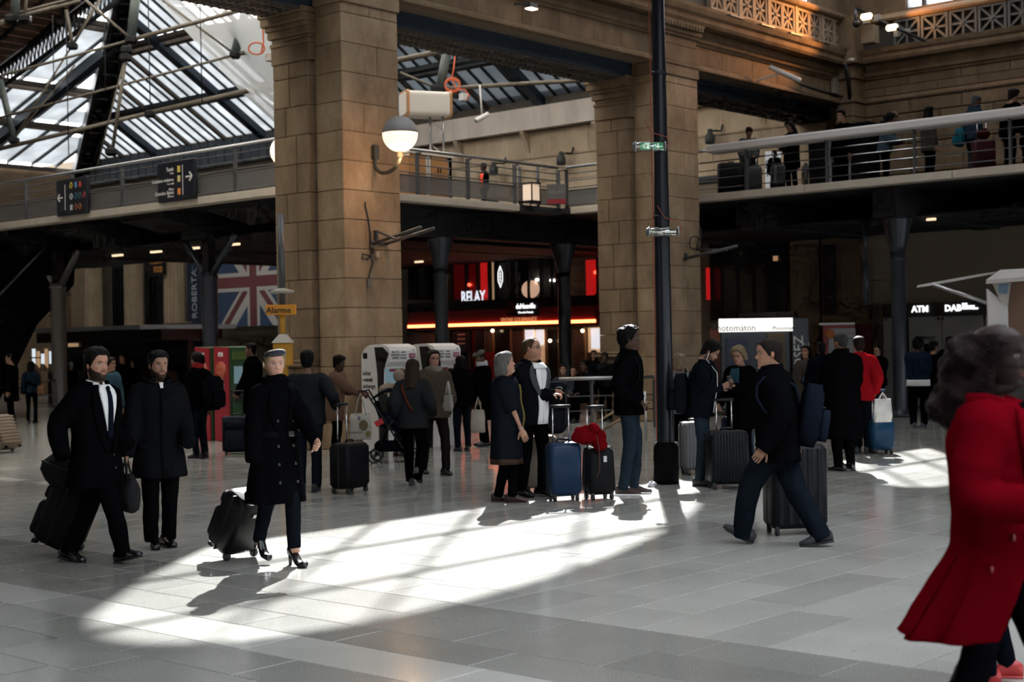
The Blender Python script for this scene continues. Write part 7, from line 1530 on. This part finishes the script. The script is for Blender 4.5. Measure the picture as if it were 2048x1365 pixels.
# 18 to 20 group right of the post
p = person(1362, 930, 706, 100, 'blond woman in pale quilted jacket behind the lamp post', skin=FAIR, top_mat=cloth('quilt', (.14, .14, .145), .7), leg_mat=BLKC, shoe=SHGREY, hem=-.12, bulk=.05, hair=('bob', (.34, .25, .15)), fem=1, vx=.014)
for k in range(9): patch(p, 'quilt_seam', cloth('quilt_seam', (.07, .07, .075)), (.44 - .06 * k, .436 - .06 * k), 0, 360, .012, 30, th=.001)
p = P19 = person(1404, 972, 678, -14, 'young man with earphones reading his phone, head bowed', skin=MID, top_mat=NAVYC, leg_mat=DENIM, shoe=SHDK, hem=-.10, bulk=.042, hair=('short', BK, {'t': .026}), vx=near, det=2, head=(0, 34), lean=6, hands_px=[(1452, 772, .06), (1440, 776, -.08)], hcurl=(1.0, .9), stub=.7, collar=.05, palm=[(0, -1, .4), (0, 1, .4)], legw=.95)
backpack(p, (.006, .007, .009), 'black backpack worn by the man reading his phone', w_=.30, hg=.48, dp=.16)
MB().tube([p.L((-.0, -.078, -.015)), p.L((.02, -.075, -.10)), p.T(.42, R(-25), .03), p.T(.25, R(-20), .04), p.T(.05, R(-25), .03), p.T(-.05, R(-30), .03)], .0035, 5).obj('earphone_cable', WHITE, p.root, local=True)
hm = (p.hand[0] + p.hand[1]) / 2; ph = MB().box((0, 0, 0), (.145, .074, .010), rot=roty(-.5), bev=.004).obj('phone', M('phone_black', (.01, .01, .012), .15), loc=p.tow(hm + np.array([.085, 0, .02])), rz=p.rz); tag(ph, 'black phone held by the man with earphones', 'phone')
p = P20 = person(1484, 940, 690, 232, 'blond woman with glasses in dark coat looking at her phone', skin=FAIR, top_mat=BLKC, leg_mat=BLKC, shoe=SHGREY, hem=-.35, bulk=.04, hair=('bob', (.36, .27, .16), {'len': -.075, 't': .03}), fem=1, vx=.013, det=1, head=(0, 16), hands=[(.28, .06, 1.18), (.06, -.30, .93)], hcurl=(1.0, 1.3), hands_px=None)
glasses(p, FRAME); patch(p, 'teal_scarf', cloth('teal_scarf', (.02, .05, .07)), np.linspace(.5, .2, 6), -16, 16, .014, 5)
hm = p.hand[0]; ph = MB().box((0, 0, 0), (.012, .072, .14), rot=roty(.4), bev=.004).obj('phone', M('phone_black', (.01, .01, .012), .15), loc=p.tow(hm + np.array([.06, -.02, .06])), rz=p.rz); tag(ph, 'dark phone held by the blond woman with glasses', 'phone')
# 21 walking man with backpack
p = P21 = person(1558, 1092, 650, 174, 'man in black jacket and jeans striding left with a backpack', skin=(.28, .15, .10), top_mat=BLKC, leg_mat=DDEN, shoe=SHDK, hem=-.17, bulk=.056, hair=('crop', (.016, .010, .007), {'t': .014}), vx=near, det=2, head=(10, 2), feet_px=[(1478, 1088), (1642, 1094)], hands=[(.12, .28, .80), (-.14, -.30, .80)], hcurl=(.7, 1.3), foot_pitch=(-30, 10), foot_yaw=(0, 0), legw=1.3, collar=.07, wide=1.14, lean=3)
backpack(p, (.0065, .0085, .014), 'navy backpack on the striding man', w_=.34, hg=.50, dp=.16, col2=(.009, .013, .022), tilt=-.16, q=.42)
# 22 to 29 people in the right background
p = person(1615, 868, 690, 240, 'dark haired woman in snake print coat behind the striding man', skin=FAIR, top_mat=cloth('print_coat', (.06, .052, .045), .8, var=.6, vs_=40), leg_mat=BLKC, shoe=SHDK, hem=-.3, bulk=.035, hair=('long', BK), fem=1, vx=far_, det=1)
p = person(1646, 872, 684, 85, 'man seen from behind in hooded jacket by the poster', skin=MID, top_mat=NAVYC, leg_mat=BLKC, shoe=SHDK, hem=-.12, bulk=.045, hair=('short', BK), vx=far_, det=0, collar=.07)
p = P24 = person(1688, 942, 664, 118, 'man in long black overcoat seen from behind', skin=TAN_, top_mat=BLKC, leg_mat=BLKC, shoe=SHBLK, hem=-.52, bulk=.06, flare=.04, hair=('balding', (.05, .05, .05)), vx=.013, det=1, collar=.08, wide=1.1, hands=[(.3, .1, 1.0), (.25, -.15, 1.0)], hcurl=(None, None), ear=True)
p = P25 = person(1722, 908, 672, 85, 'man in bright red jacket behind the black overcoat', skin=FAIR, top_mat=cloth('red_jacket', (.24, .006, .01), .8), leg_mat=NAVYC, shoe=SHDK, hem=-.14, bulk=.045, hair=('short', BR), vx=.014, hands_px=[None, (1751, 782, -.05)], hcurl=(.5, 1.3), collar=.05)
p = person(1758, 836, 692, 228, 'man in dark glasses and black jacket by the cash machines', skin=FAIR, top_mat=BLKC, leg_mat=BLKC, shoe=SHDK, hem=-.14, bulk=.045, hair=('balding', BR), vx=far_, det=1, hands=[(.28, .05, 1.08), (.26, -.12, 1.05)], hcurl=(.9, .9), collar=.06)
glasses(p, FRAME, True); hm = p.hand[1]; o = MB().box((0, 0, 0), (.12, .16, .006), rot=roty(-.5), bev=.002).obj('paper_slip', M('paper_grey', (.4, .4, .38), .7), loc=p.tow(hm + np.array([.07, .05, .02])), rz=p.rz); tag(o, 'paper slip held by the man in dark glasses', 'paper')
p = P27 = person(1838, 856, 674, 66, 'curly haired woman in denim jacket over white shirt hem', skin=DARK, top_mat=cloth('denim_jacket', (.010, .017, .032), .8), leg_mat=BLKC, shoe=SHGREY, hem=.0, bulk=.04, hair=('afro', BK, {'k': 1.1}), fem=1, vx=.016, legw=1.15, hands=[(.3, .05, 1.1), (.3, -.1, 1.1)], hcurl=(.8, .8), wide=1.1)
patch(p, 'shirt_hem', WSH, np.linspace(.0, -.12, 4), 0, 360, -.004, 36)
for px, py, tp, ph_, lb, hr, cm in ((1868, 842, 682, 40, 'person in black queueing beside the curly haired woman', ('short', BK), BLKC), (1902, 832, 672, 70, 'tall dark haired person at the cash machine behind the red coat', ('long', BK), CHARC), (1926, 870, 676, 60, 'blond person at the cash machine behind the red coat', ('short', (.30, .20, .11)), BLKC)):
    person(px, py, tp, ph_, lb, skin=MID, top_mat=cm, leg_mat=BLKC, shoe=SHDK, hair=hr, vx=far_, det=0, bulk=.04, hem=-.12)
# 30 woman in red coat, close to the camera
rl = at(1972, 1570, 5.15); rl[2] = 0
REDC = cloth('red_wool', (.115, .0014, .005), .95, var=.12)
p = P30 = person(0, 0, 0, -24, 'woman in bright red flared coat with dark curly hair', loc=rl, h=1.70, skin=(.020, .011, .009), top_mat=REDC, leg_mat=cloth('tights', (.004, .004, .006), .7), shoe=SHBLK, hem=-.335, bulk=.034, flare=.10, skb=.46, hair=('curly', (.014, .0045, .005), {'k': 1.05, 'blobs': 190, 'len': -.18, 'front': -.018, 't': .034}), fem=1, vx=.010, det=2, feet=[(.30, .08, 0), (-.22, -.08, .04)], hands=[(.26, .12, 1.08), (.24, -.23, 1.06)], hcurl=(1., 1.), foot_pitch=(0, 25), elbow=((-1, .3, -.4), (-1, -.3, -.4)), legw=.86, coat_folds=1.8, head=(-6, 2), lip=(.10, .02, .02), wr=.004)
lapels(p, REDC, .14, .5, 30, 26); coat_collar(p, REDC, 46, .035, r=.085); patch(p, 'inner_top', BLKC, np.linspace(.52, .12, 8), lambda q: -4 - 60 * max(0, q - .12), lambda q: 4 + 60 * max(0, q - .12), .010, 6)
for q_, a_ in ((.05, -60), (-.06, -78), (.05, -38)): button(p, q_, a_, M('button_red', (.22, .02, .02), .2), .010, .014)
MB().tube([p.T(-.02 - .3 * k / 8, R(-95), .006) for k in range(9)], .006, 5).obj('pleat_seam', REDC, p.root, local=True); MB().tube([p.T(-.02 - .3 * k / 8, R(-128), .006) for k in range(9)], .006, 5).obj('pleat_seam', REDC, p.root, local=True)
MB().ell(p.L((-.008, -.084, -.042)), (.013, .008, .013), nu=10, nv=7).obj('earring', M('gold_earring', (.75, .42, .10), .25, .9), p.root, local=True)
# 31 person at the right edge in red shoes
rl = at(2092, 1345, 6.7); rl[2] = 0
p = P31 = person(0, 0, 0, 176, 'child in black coat and red shoes at the right edge', loc=rl, h=1.28, skin=TAN_, top_mat=BLKC, leg_mat=NAVYC, shoe=M('shoe_red', (.40, .02, .02), .4), hem=-.40, bulk=.045, hair=('short', BK), vx=.014, feet=[(.30, .09, 0), (.16, -.09, .0)], hands=[(.2, .24, .9), (.22, -.24, .9)], hcurl=(None, None))
# 32 seated crowd behind the barrier
for i, (px, top, col, sk, hr) in enumerate(((1128, 728, (.03, .035, .045), MID, ('short', BK)), (1150, 732, (.006, .006, .008), FAIR, ('crop', BR)), (1172, 722, (.006, .006, .008), DARK, ('short', BK)), (1190, 700, (.006, .007, .010), MID, ('long', BK)), (1212, 704, (.008, .008, .008), DARK, ('short', BK)))):
    q = at(px, 830, 29.5 + (i % 2)); q[2] = 0
    zt = at(px, top, q @ FW)[2]
    person(0, 0, 0, 265 - 20 * (i % 3), ['seated person in grey jacket at the left end of the crowd', 'seated pale faced person behind the barrier', 'seated dark faced person behind the barrier', 'long haired person standing behind the seated crowd', 'dark person standing beside the second pillar'][i], loc=q, h=zt + (.42 if i < 3 else 0), skin=sk, top_mat=cloth('crowd_%d' % i, col), leg_mat=BLKC, shoe=SHDK, hair=hr, vx=far_, det=0, stoop=.42 if i < 3 else 0, feet=[(.38, .1, 0), (.38, -.1, 0)] if i < 3 else None, hands=[(.3, .15, .75), (.3, -.15, .75)] if i < 3 else None, bulk=.04) if i > 2 else seated(q, zt, 265 - 20 * i, ['person in grey jacket seated at the left end of the crowd', 'pale faced person seated behind the barrier', 'dark faced person seated behind the barrier'][i], sk, cloth('crowd_%d' % i, col), hr)

# ------------------------------------------------------------------ people upstairs
GREYH = cloth('grey_hoodie', (.060, .060, .062), .9)
p = up(1496, 254, 27.2, 268, 'person in grey lettered hoodie bowing over the upper handrail', skin=MID, top_mat=GREYH, leg_mat=BLKC, shoe=SHDK, hem=-.12, bulk=.05, hair=('short', BK), head=(0, 38), lean=10, hands=[(.25, .1, 1.0), (.25, -.1, 1.0)], wide=1.08)
patch(p, 'chest_print', cloth('print_grey', (.12, .12, .12)), (.34, .28), -28, 28, .012, 8); backpack(p, (.006, .007, .009), 'black rucksack on the person in grey hoodie upstairs', w_=.28, hg=.42, dp=.14)
up(1582, 240, 27.6, 215, 'long haired woman in black coat looking down upstairs', skin=MID, top_mat=BLKC, leg_mat=CHARC, shoe=SHDK, hem=-.3, bulk=.035, hair=('long', BK), fem=1, head=(0, 28), hands=[(.26, .08, 1.1), (.26, -.08, 1.1)])
up(1549, 300, 27.0, 100, 'child in black hood beside the long haired woman upstairs', skin=MID, top_mat=BLKC, leg_mat=DDEN, shoe=SHDK, hem=-.2, bulk=.05, hair=('bob', BK))
up(1684, 219, 28.3, 205, 'short haired man in black coat standing at the blue beam upstairs', skin=FAIR, top_mat=BLKC, leg_mat=BLKC, shoe=SHDK, hem=-.2, bulk=.04, hair=('short', BK), head=(20, 8))
p = up(1768, 220, 28.2, -20, 'person in denim jacket leaning on the upper handrail', skin=TAN_, top_mat=cloth('denim_pale', (.05, .075, .10), .85, var=.3), leg_mat=BLKC, shoe=SHDK, hem=-.1, bulk=.05, hair=('curly', BK, {'blobs': 50, 'len': -.1}), lean=14, head=(0, 20), hands=[(.32, .15, 1.05), (.32, -.15, 1.05)])
up(1856, 212, 28.0, 10, 'woman in black headscarf and olive jacket upstairs', skin=FAIR, top_mat=cloth('olive_dark', (.05, .045, .036), .6), leg_mat=BLKC, shoe=SHDK, hem=-.2, bulk=.035, hair=('long', (.004, .004, .004), {'t': .03, 'open': 48}), fem=1)
p = up(1942, 190, 27.7, 5, 'grey haired man in blue quilted jacket and scarf upstairs', skin=TAN_, top_mat=cloth('blue_quilt', (.018, .032, .048), .8), leg_mat=GREYC, shoe=SHDK, hem=-.12, bulk=.055, hair=('short', (.10, .10, .10)), head=(0, 14), lean=6)
scarf(p, cloth('slate_scarf', (.03, .045, .06)), .10, zz=.02); backpack(p, (.012, .09, .13), 'turquoise rucksack hanging behind the blue quilted jacket', w_=.26, hg=.38, dp=.15, q=.12)
up(2016, 178, 27.5, 12, 'young person with mop of dark hair in black jacket upstairs', skin=FAIR, top_mat=BLKC, leg_mat=BLKC, shoe=SHDK, hem=-.12, bulk=.055, hair=('short', BK, {'t': .04}), head=(-8, 10), lean=8)
up(2054, 203, 28.5, 180, 'person at the right edge of the upstairs queue', skin=FAIR, top_mat=BLKC, leg_mat=BLKC, shoe=SHDK, hair=('short', BR), bulk=.04)
q = onY(968, 326, 23.0); p = person(0, 0, 0, 195, 'guard in orange safety vest behind the mesh railing', loc=(q[0], q[1], ZT), h=q[2] - ZT, skin=DARK, top_mat=BLKC, leg_mat=BLKC, shoe=SHDK, hem=-.1, bulk=.04, hair=('short', BK), vx=mez, det=0)
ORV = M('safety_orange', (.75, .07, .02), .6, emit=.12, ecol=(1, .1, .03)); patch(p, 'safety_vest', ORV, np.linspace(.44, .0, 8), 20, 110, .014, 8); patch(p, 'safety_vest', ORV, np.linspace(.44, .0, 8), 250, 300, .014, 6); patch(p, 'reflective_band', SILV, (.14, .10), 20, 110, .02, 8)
# ------------------------------------------------------------------ luggage in the hall
def lug(px, py, phi, d, col, label, tilt=0., **k):
    g_ = G(px, py); rz = head_ang(phi)
    if tilt: g_ = g_ + UP * (d[1] / 2 * math.sin(abs(tilt)) * .98)
    return suitcase(g_, rz, d, col, label, tilt=tilt, **k)
BLKS = (.008, .008, .010)
lug(20, 906, 62, (.40, .24, .56), (.30, .235, .17), 'ribbed champagne suitcase pulled out at the left edge', tilt=-.45, ribs=9, ribdir='h', wheels=2, handle=.4, seam=False)
t = lug(112, 1108, -100, (.40, .30, .50), BLKS, 'black trolley case behind the striding bearded man', tilt=-.42, wheels=2, handle=.5, pockets=True, rough=.6, hpole=BPL)
hb_ = E('holdall', G(150, 1112) + UP * .0, head_ang(-10), label='black holdall strapped on top of the trolley case', cat='bag')
hb_.location = list(G(140, 1112) + UP * .66); mb = rounded(MB(), (0, 0, 0), (.40, .30, .26), .09, top=.10); mb.v = [mb.verts() @ roty(.35).T]; mb.obj('bag', cloth('holdall', (.006, .006, .007), .7, spec=.2), hb_, local=True)
MB().tube([(.16, -.12, .02), (.26, -.13, -.02), (.28, -.13, -.12), (.20, -.12, -.18)], .014, 6, flat=.4).obj('strap', BPL, hb_, local=True); MB().box((0, -.16, .05), (.3, .012, .012), rot=roty(.35)).obj('zip', BPL, hb_, local=True)
# holdall in the second man's hand
wp = P2.tow(P2.hand[1]); hb_ = tote(wp - UP * .46 - FW * .03, head_ang(-60), .36, .30, .16, (.006, .006, .008), 'black holdall carried in the second man\'s right hand', strap=.12, name='holdall', mtx=cloth('holdall', (.006, .006, .007), .7)); 
# cabin bag of the woman in the hat
t = lug(462, 1117, -128, (.37, .25, .49), (.007, .007, .009), 'black cabin trolley pulled by the woman in the hat', tilt=-.52, wheels=2, handle=.30, pockets=True, rough=.45)
MB().box((0, .132, .40), (.10, .008, .035), bev=.003).obj('name_plate', SILV, t, local=True); MB().box((0, .13, .52), (.26, .012, .025)).obj('handle_housing', CHR, t, local=True)
lug(476, 908, 8, (.46, .27, .55), (.010, .014, .024), 'navy soft suitcase beside the man at red machines', wheels=2, handle=.38, rough=.7, pockets=True, hpole=BPL)
lug(700, 986, 62, (.44, .27, .50), BLKS, 'tall black suitcase held by the man in leather jacket', wheels=4, handle=.42, rough=.6)
lug(1128, 1002, 14, (.335, .24, .545), (.018, .045, .10), 'royal blue suitcase in front of the man with glasses', wheels=4, handle=.36, rough=.35)
t = lug(1198, 999, 20, (.31, .25, .49), BLKS, 'black soft suitcase carrying a red bag', wheels=4, handle=.40, rough=.7, softtop=True)
MB().box((.02, -.13, .42), (.035, .006, .06)).obj('luggage_tag', M('tag_white', (.5, .5, .5), .5), t, local=True)
q = G(1180, 1003) + UP * .57; rbg = E('red_bag', q, head_ang(10), label='crumpled red bag lying on the black suitcase', cat='bag')
mb = MB().ell((-.02, .02, .09), (.15, .10, .10), nu=18, nv=12).ell((.1, .0, .03), (.08, .09, .11)).ell((-.1, .02, .11), (.07, .08, .09)).ell((.04, -.03, .16), (.06, .06, .05)); voxel(mb.obj('bag', cloth('red_bag', (.11, .003, .005), .85), rbg, local=True), .009, 1, .034, 5)
MB().tube([(.06, -.09, .1), (.08, -.11, -.05), (.07, -.14, -.25), (.04, -.14, -.32)], .012, 6, flat=.4).obj('strap', M('strap_brown', (.08, .02, .015), .6), rbg, local=True)
lug(1078, 985, 20, (.40, .24, .56), (.26, .21, .17), 'beige suitcase standing between the man and blue case', wheels=4, handle=.0, rough=.5)
q = G(1104, 990) + UP * .65; bp_ = E('backpack', q, head_ang(0), label='big black travel backpack standing on the beige suitcase', cat='backpack')
rounded(MB(), (.04, 0, .24), (.30, .22, .48), .07, top=.10).obj('main_bag', cloth('trek', (.006, .006, .007), .7), bp_, local=True); rounded(MB(), (.06, -.12, .14), (.22, .08, .22), .03, top=.05).obj('front_pocket', cloth('trek2', (.009, .010, .012), .6), bp_, local=True); rounded(MB(), (.05, -.02, .50), (.26, .2, .10), .04, top=.04).obj('lid', cloth('trek2', (.009, .010, .012), .6), bp_, local=True)
MB().tube([(.09 + .035 * math.cos(t_), -.125, .48 + .016 * math.sin(t_)) for t_ in np.linspace(0, 2 * math.pi, 14)], .003, 5).obj('badge', SILV, bp_, local=True)
for k in (-1, 1): MB().tube([(.06 + k * .09, -.11, .44), (.06 + k * .1, -.165, .3), (.06 + k * .09, -.16, .1)], .009, 5).obj('strap', BPL, bp_, local=True)
lug(1389, 949, 12, (.34, .24, .58), (.22, .22, .225), 'silver grey suitcase behind the man reading his phone', ribs=7, wheels=4, handle=0, rough=.4)
lug(1455, 978, 8, (.44, .27, .575), (.008, .009, .011), 'black ribbed suitcase with steel handle beside phone reader', ribs=11, wheels=4, handle=.33, rough=.4)
lug(1476, 930, 20, (.38, .25, .58), (.016, .035, .07), 'glossy blue suitcase held by the blond woman', wheels=4, handle=.26, rough=.15)
t = lug(1591, 1068, 8, (.48, .29, .69), (.010, .011, .014), 'large charcoal suitcase behind the striding man', ribs=5, wheels=4, handle=.25, rough=.45)
lug(1694, 906, 15, (.40, .26, .42), (.010, .010, .012), 'black glossy suitcase behind the long overcoat', wheels=4, handle=.3, rough=.15)
lug(1762, 908, 12, (.34, .23, .42), (.012, .06, .13), 'bright blue cabin case on the sunlit floor', wheels=4, handle=.40, rough=.3, grip_col=M('grip_blue', (.02, .05, .10), .4))
q = at(1766, 845, 19.75); tote(q, head_ang(8), .26, .32, .10, (.62, .60, .58), 'white carrier bag hanging on the bright blue case', strap=.08, name='carrier_bag', mtx=cloth('plastic_white', (.62, .60, .58), .5, bump=.1))
q = at(957, 866, P14.d - .35); tote(q, head_ang(10), .22, .36, .08, (.42, .38, .32), 'cream tote bag beside the man in flat cap', strap=.2)
q = at(897, 823, P11.d - .42); tote(q, head_ang(-50), .17, .20, .05, (.36, .34, .31), 'white cloth bag at the hip of the padded coat woman', strap=.16, name='cloth_bag')
# ------------------------------------------------------------------ stroller
sg_ = G(780, 924); sr = E('stroller', sg_, head_ang(0), label='black folding stroller pushed by the woman in tan', cat='stroller')
TB = BPL
for s_ in (-1, 1):
    y = s_ * .22
    MB().tube([(-.38, y, .98), (-.30, y, 1.0), (-.22, y, .86), (.18, y, .22), (.30, y, .10)], .013, 8).obj('frame_tube', TB, sr, local=True); MB().tube([(-.20, y, .09), (-.02, y, .46), (.10, y, .62)], .012, 8).obj('frame_tube', TB, sr, local=True)
    for x in (-.20, .30):
        for o in (-.025, .025): MB().tube([(x + .085 * math.cos(t_), y + o, .09 + .085 * math.sin(t_)) for t_ in np.linspace(0, 2 * math.pi, 18)], .014, 6).lathe([(.0, -.012), (.03, -.012), (.03, .012), (.0, .012)], 8, (x, y + o, .09), 'y').obj('wheel', BLKW, sr, local=True)
MB().tube([(-.38, -.22, .98), (-.40, -.1, 1.0), (-.40, .1, 1.0), (-.38, .22, .98)], .016, 8).obj('push_bar', TB, sr, local=True)
STF = cloth('stroller_fabric', (.007, .008, .011), .8)
mb = MB().loft([np.array([(x, -.19, z), (x, .19, z), (x + .03, .19, z + .03), (x + .03, -.19, z + .03)]) for x, z in ((-.20, .82), (-.08, .50), (.10, .42), (.26, .40), (.30, .25))], sm=False); mb.obj('seat', STF, sr, local=True)
mb = MB(); rings = []
for t_ in np.linspace(0, math.pi * .62, 9): rings.append(np.array([(-.18 + .28 * math.sin(t_ * .9) - .05, y * (1 - .1 * abs(y) / .2), .80 + .22 * math.sin(t_ + .4) * math.cos(y * 3)) for y in np.linspace(-.21, .21, 9)]))
V2 = [r + np.array([0, 0, .012]) for r in rings]; mb.loft([np.vstack([a_, b_[::-1]]) for a_, b_ in zip(rings, V2)]); mb.obj('canopy', STF, sr, local=True)
MB().box((.0, 0, .22), (.40, .36, .14), bev=.03).obj('basket', STF, sr, local=True)
mb = MB().ell((.05, 0, .58), (.22, .16, .13)).ell((.18, 0, .5), (.14, .14, .1)); voxel(mb.obj('blanket', cloth('blanket', (.010, .014, .022)), sr, local=True), .018, 2, .02, 9)
tg = MB().box((-.12, -.24, .56), (.12, .012, .08), rot=roty(-.5), bev=.006).obj('red_tag', M('tag_red', (.5, .02, .03), .4), sr, local=True)
q = at(722, 880, (sg_ @ FW) - .35); tt = tote(q, head_ang(4), .30, .36, .10, (.40, .375, .33), 'pale printed tote hanging from the stroller handle', strap=.28)
for x, z, r_, c_ in ((.04, .2, .075, (.10, .075, .03)), (.10, .08, .045, (.16, .13, .04)), (-.02, .30, .03, (.12, .14, .16))): MB().ell((x, -.052, z), (r_ * .8, .006, r_), nu=14, nv=6).obj('print', M('tote_print_%d' % int(r_ * 1000), c_, .8), tt, local=True)
text(tt, 'SUPERMARCHÉ', .03, (-.08, -.056, .10), M('tote_text', (.03, .03, .03), .7), world=False)
# ------------------------------------------------------------------ luggage upstairs
def ulug(px, X, d, col, label, phi=0, z=ZT, **k):
    q = onX(px, 350, X); return suitcase((q[0], q[1], z), head_ang(phi), d, col, label, **k)
ulug(1462, 26.6, (.56, .3, .66), (.006, .006, .007), 'large black suitcase against the upper railing', rough=.6)
ulug(1506, 26.7, (.36, .25, .55), (.07, .072, .075), 'grey suitcase beside the large black one upstairs', rough=.4, handle=.2)
ulug(1556, 26.5, (.30, .2, .50), (.05, .055, .06), 'slim steel suitcase at the child upstairs', rough=.3, handle=.3)
ulug(1968, 26.9, (.40, .28, .60), (.07, .010, .012), 'dark red suitcase under the blue quilted jacket upstairs', rough=.5, handle=.4)
q = onX(1985, 268, 27.0); o = voxel(MB().ell((0, 0, .10), (.15, .12, .10)).ell((.06, 0, .16), (.08, .08, .07)).obj('red_bag', cloth('red_dull', (.05, .008, .008), .8), loc=(q[0], q[1], ZT + .66)), .02, 2, .015, 3); o.location = (*onX(1968, 350, 26.9)[:2], ZT + .67); tag(o, 'dull red bag on the dark red suitcase upstairs', 'bag')
q = onX(1546, 300, 28.2); ps_ = E('poster_board', (q[0], q[1], ZT), head_ang(0), label='white notice board with black lettering upstairs', cat='sign'); MB().box((0, 0, .55), (.36, .05, 1.1), bev=.01).obj('board', M('board_lit', (.75, .75, .75), .5, emit=.25), ps_, local=True); text(ps_, 'gu', .28, (-.06, -.03, .86), BKT, world=False); text(ps_, 'départ', .07, (0, -.03, .6), BKT, world=False); MB().box((-.02, -.03, .35), (.14, .006, .14)).obj('symbol', PW, ps_, local=True)
for i, (px, X) in enumerate(((1725, 29.6), (1650, 30.5))):
    q = onX(px, 300, X); c_ = E('cabinet', (q[0], q[1], ZT), 0, label=['tall black cabinet behind the man at the blue beam', 'dark cabinet with a pale edge behind the short haired man'][i], cat='cabinet'); MB().box((0, 0, .85), (.5, .6, 1.7 - .3 * i), bev=.01).obj('body', M('cabinet_black', (.008, .008, .009), .7, spec=.05), c_, local=True); MB().box((-.26, -.26 if i else .2, .8), (.02, .08, 1.4)).obj('edge_strip', PW, c_, local=True)
for px in (1612, 1550): q = onX(px, 350, 26.3); o = MB().lathe([(.04, 0), (.04, .48), (.03, .5)], 10, (q[0], q[1], ZT)).obj('bollard', STEELG); tag(o, 'short grey bollard %s along the upper railing' % ('farther right' if px > 1600 else 'farther left'), 'bollard')
finish_people()
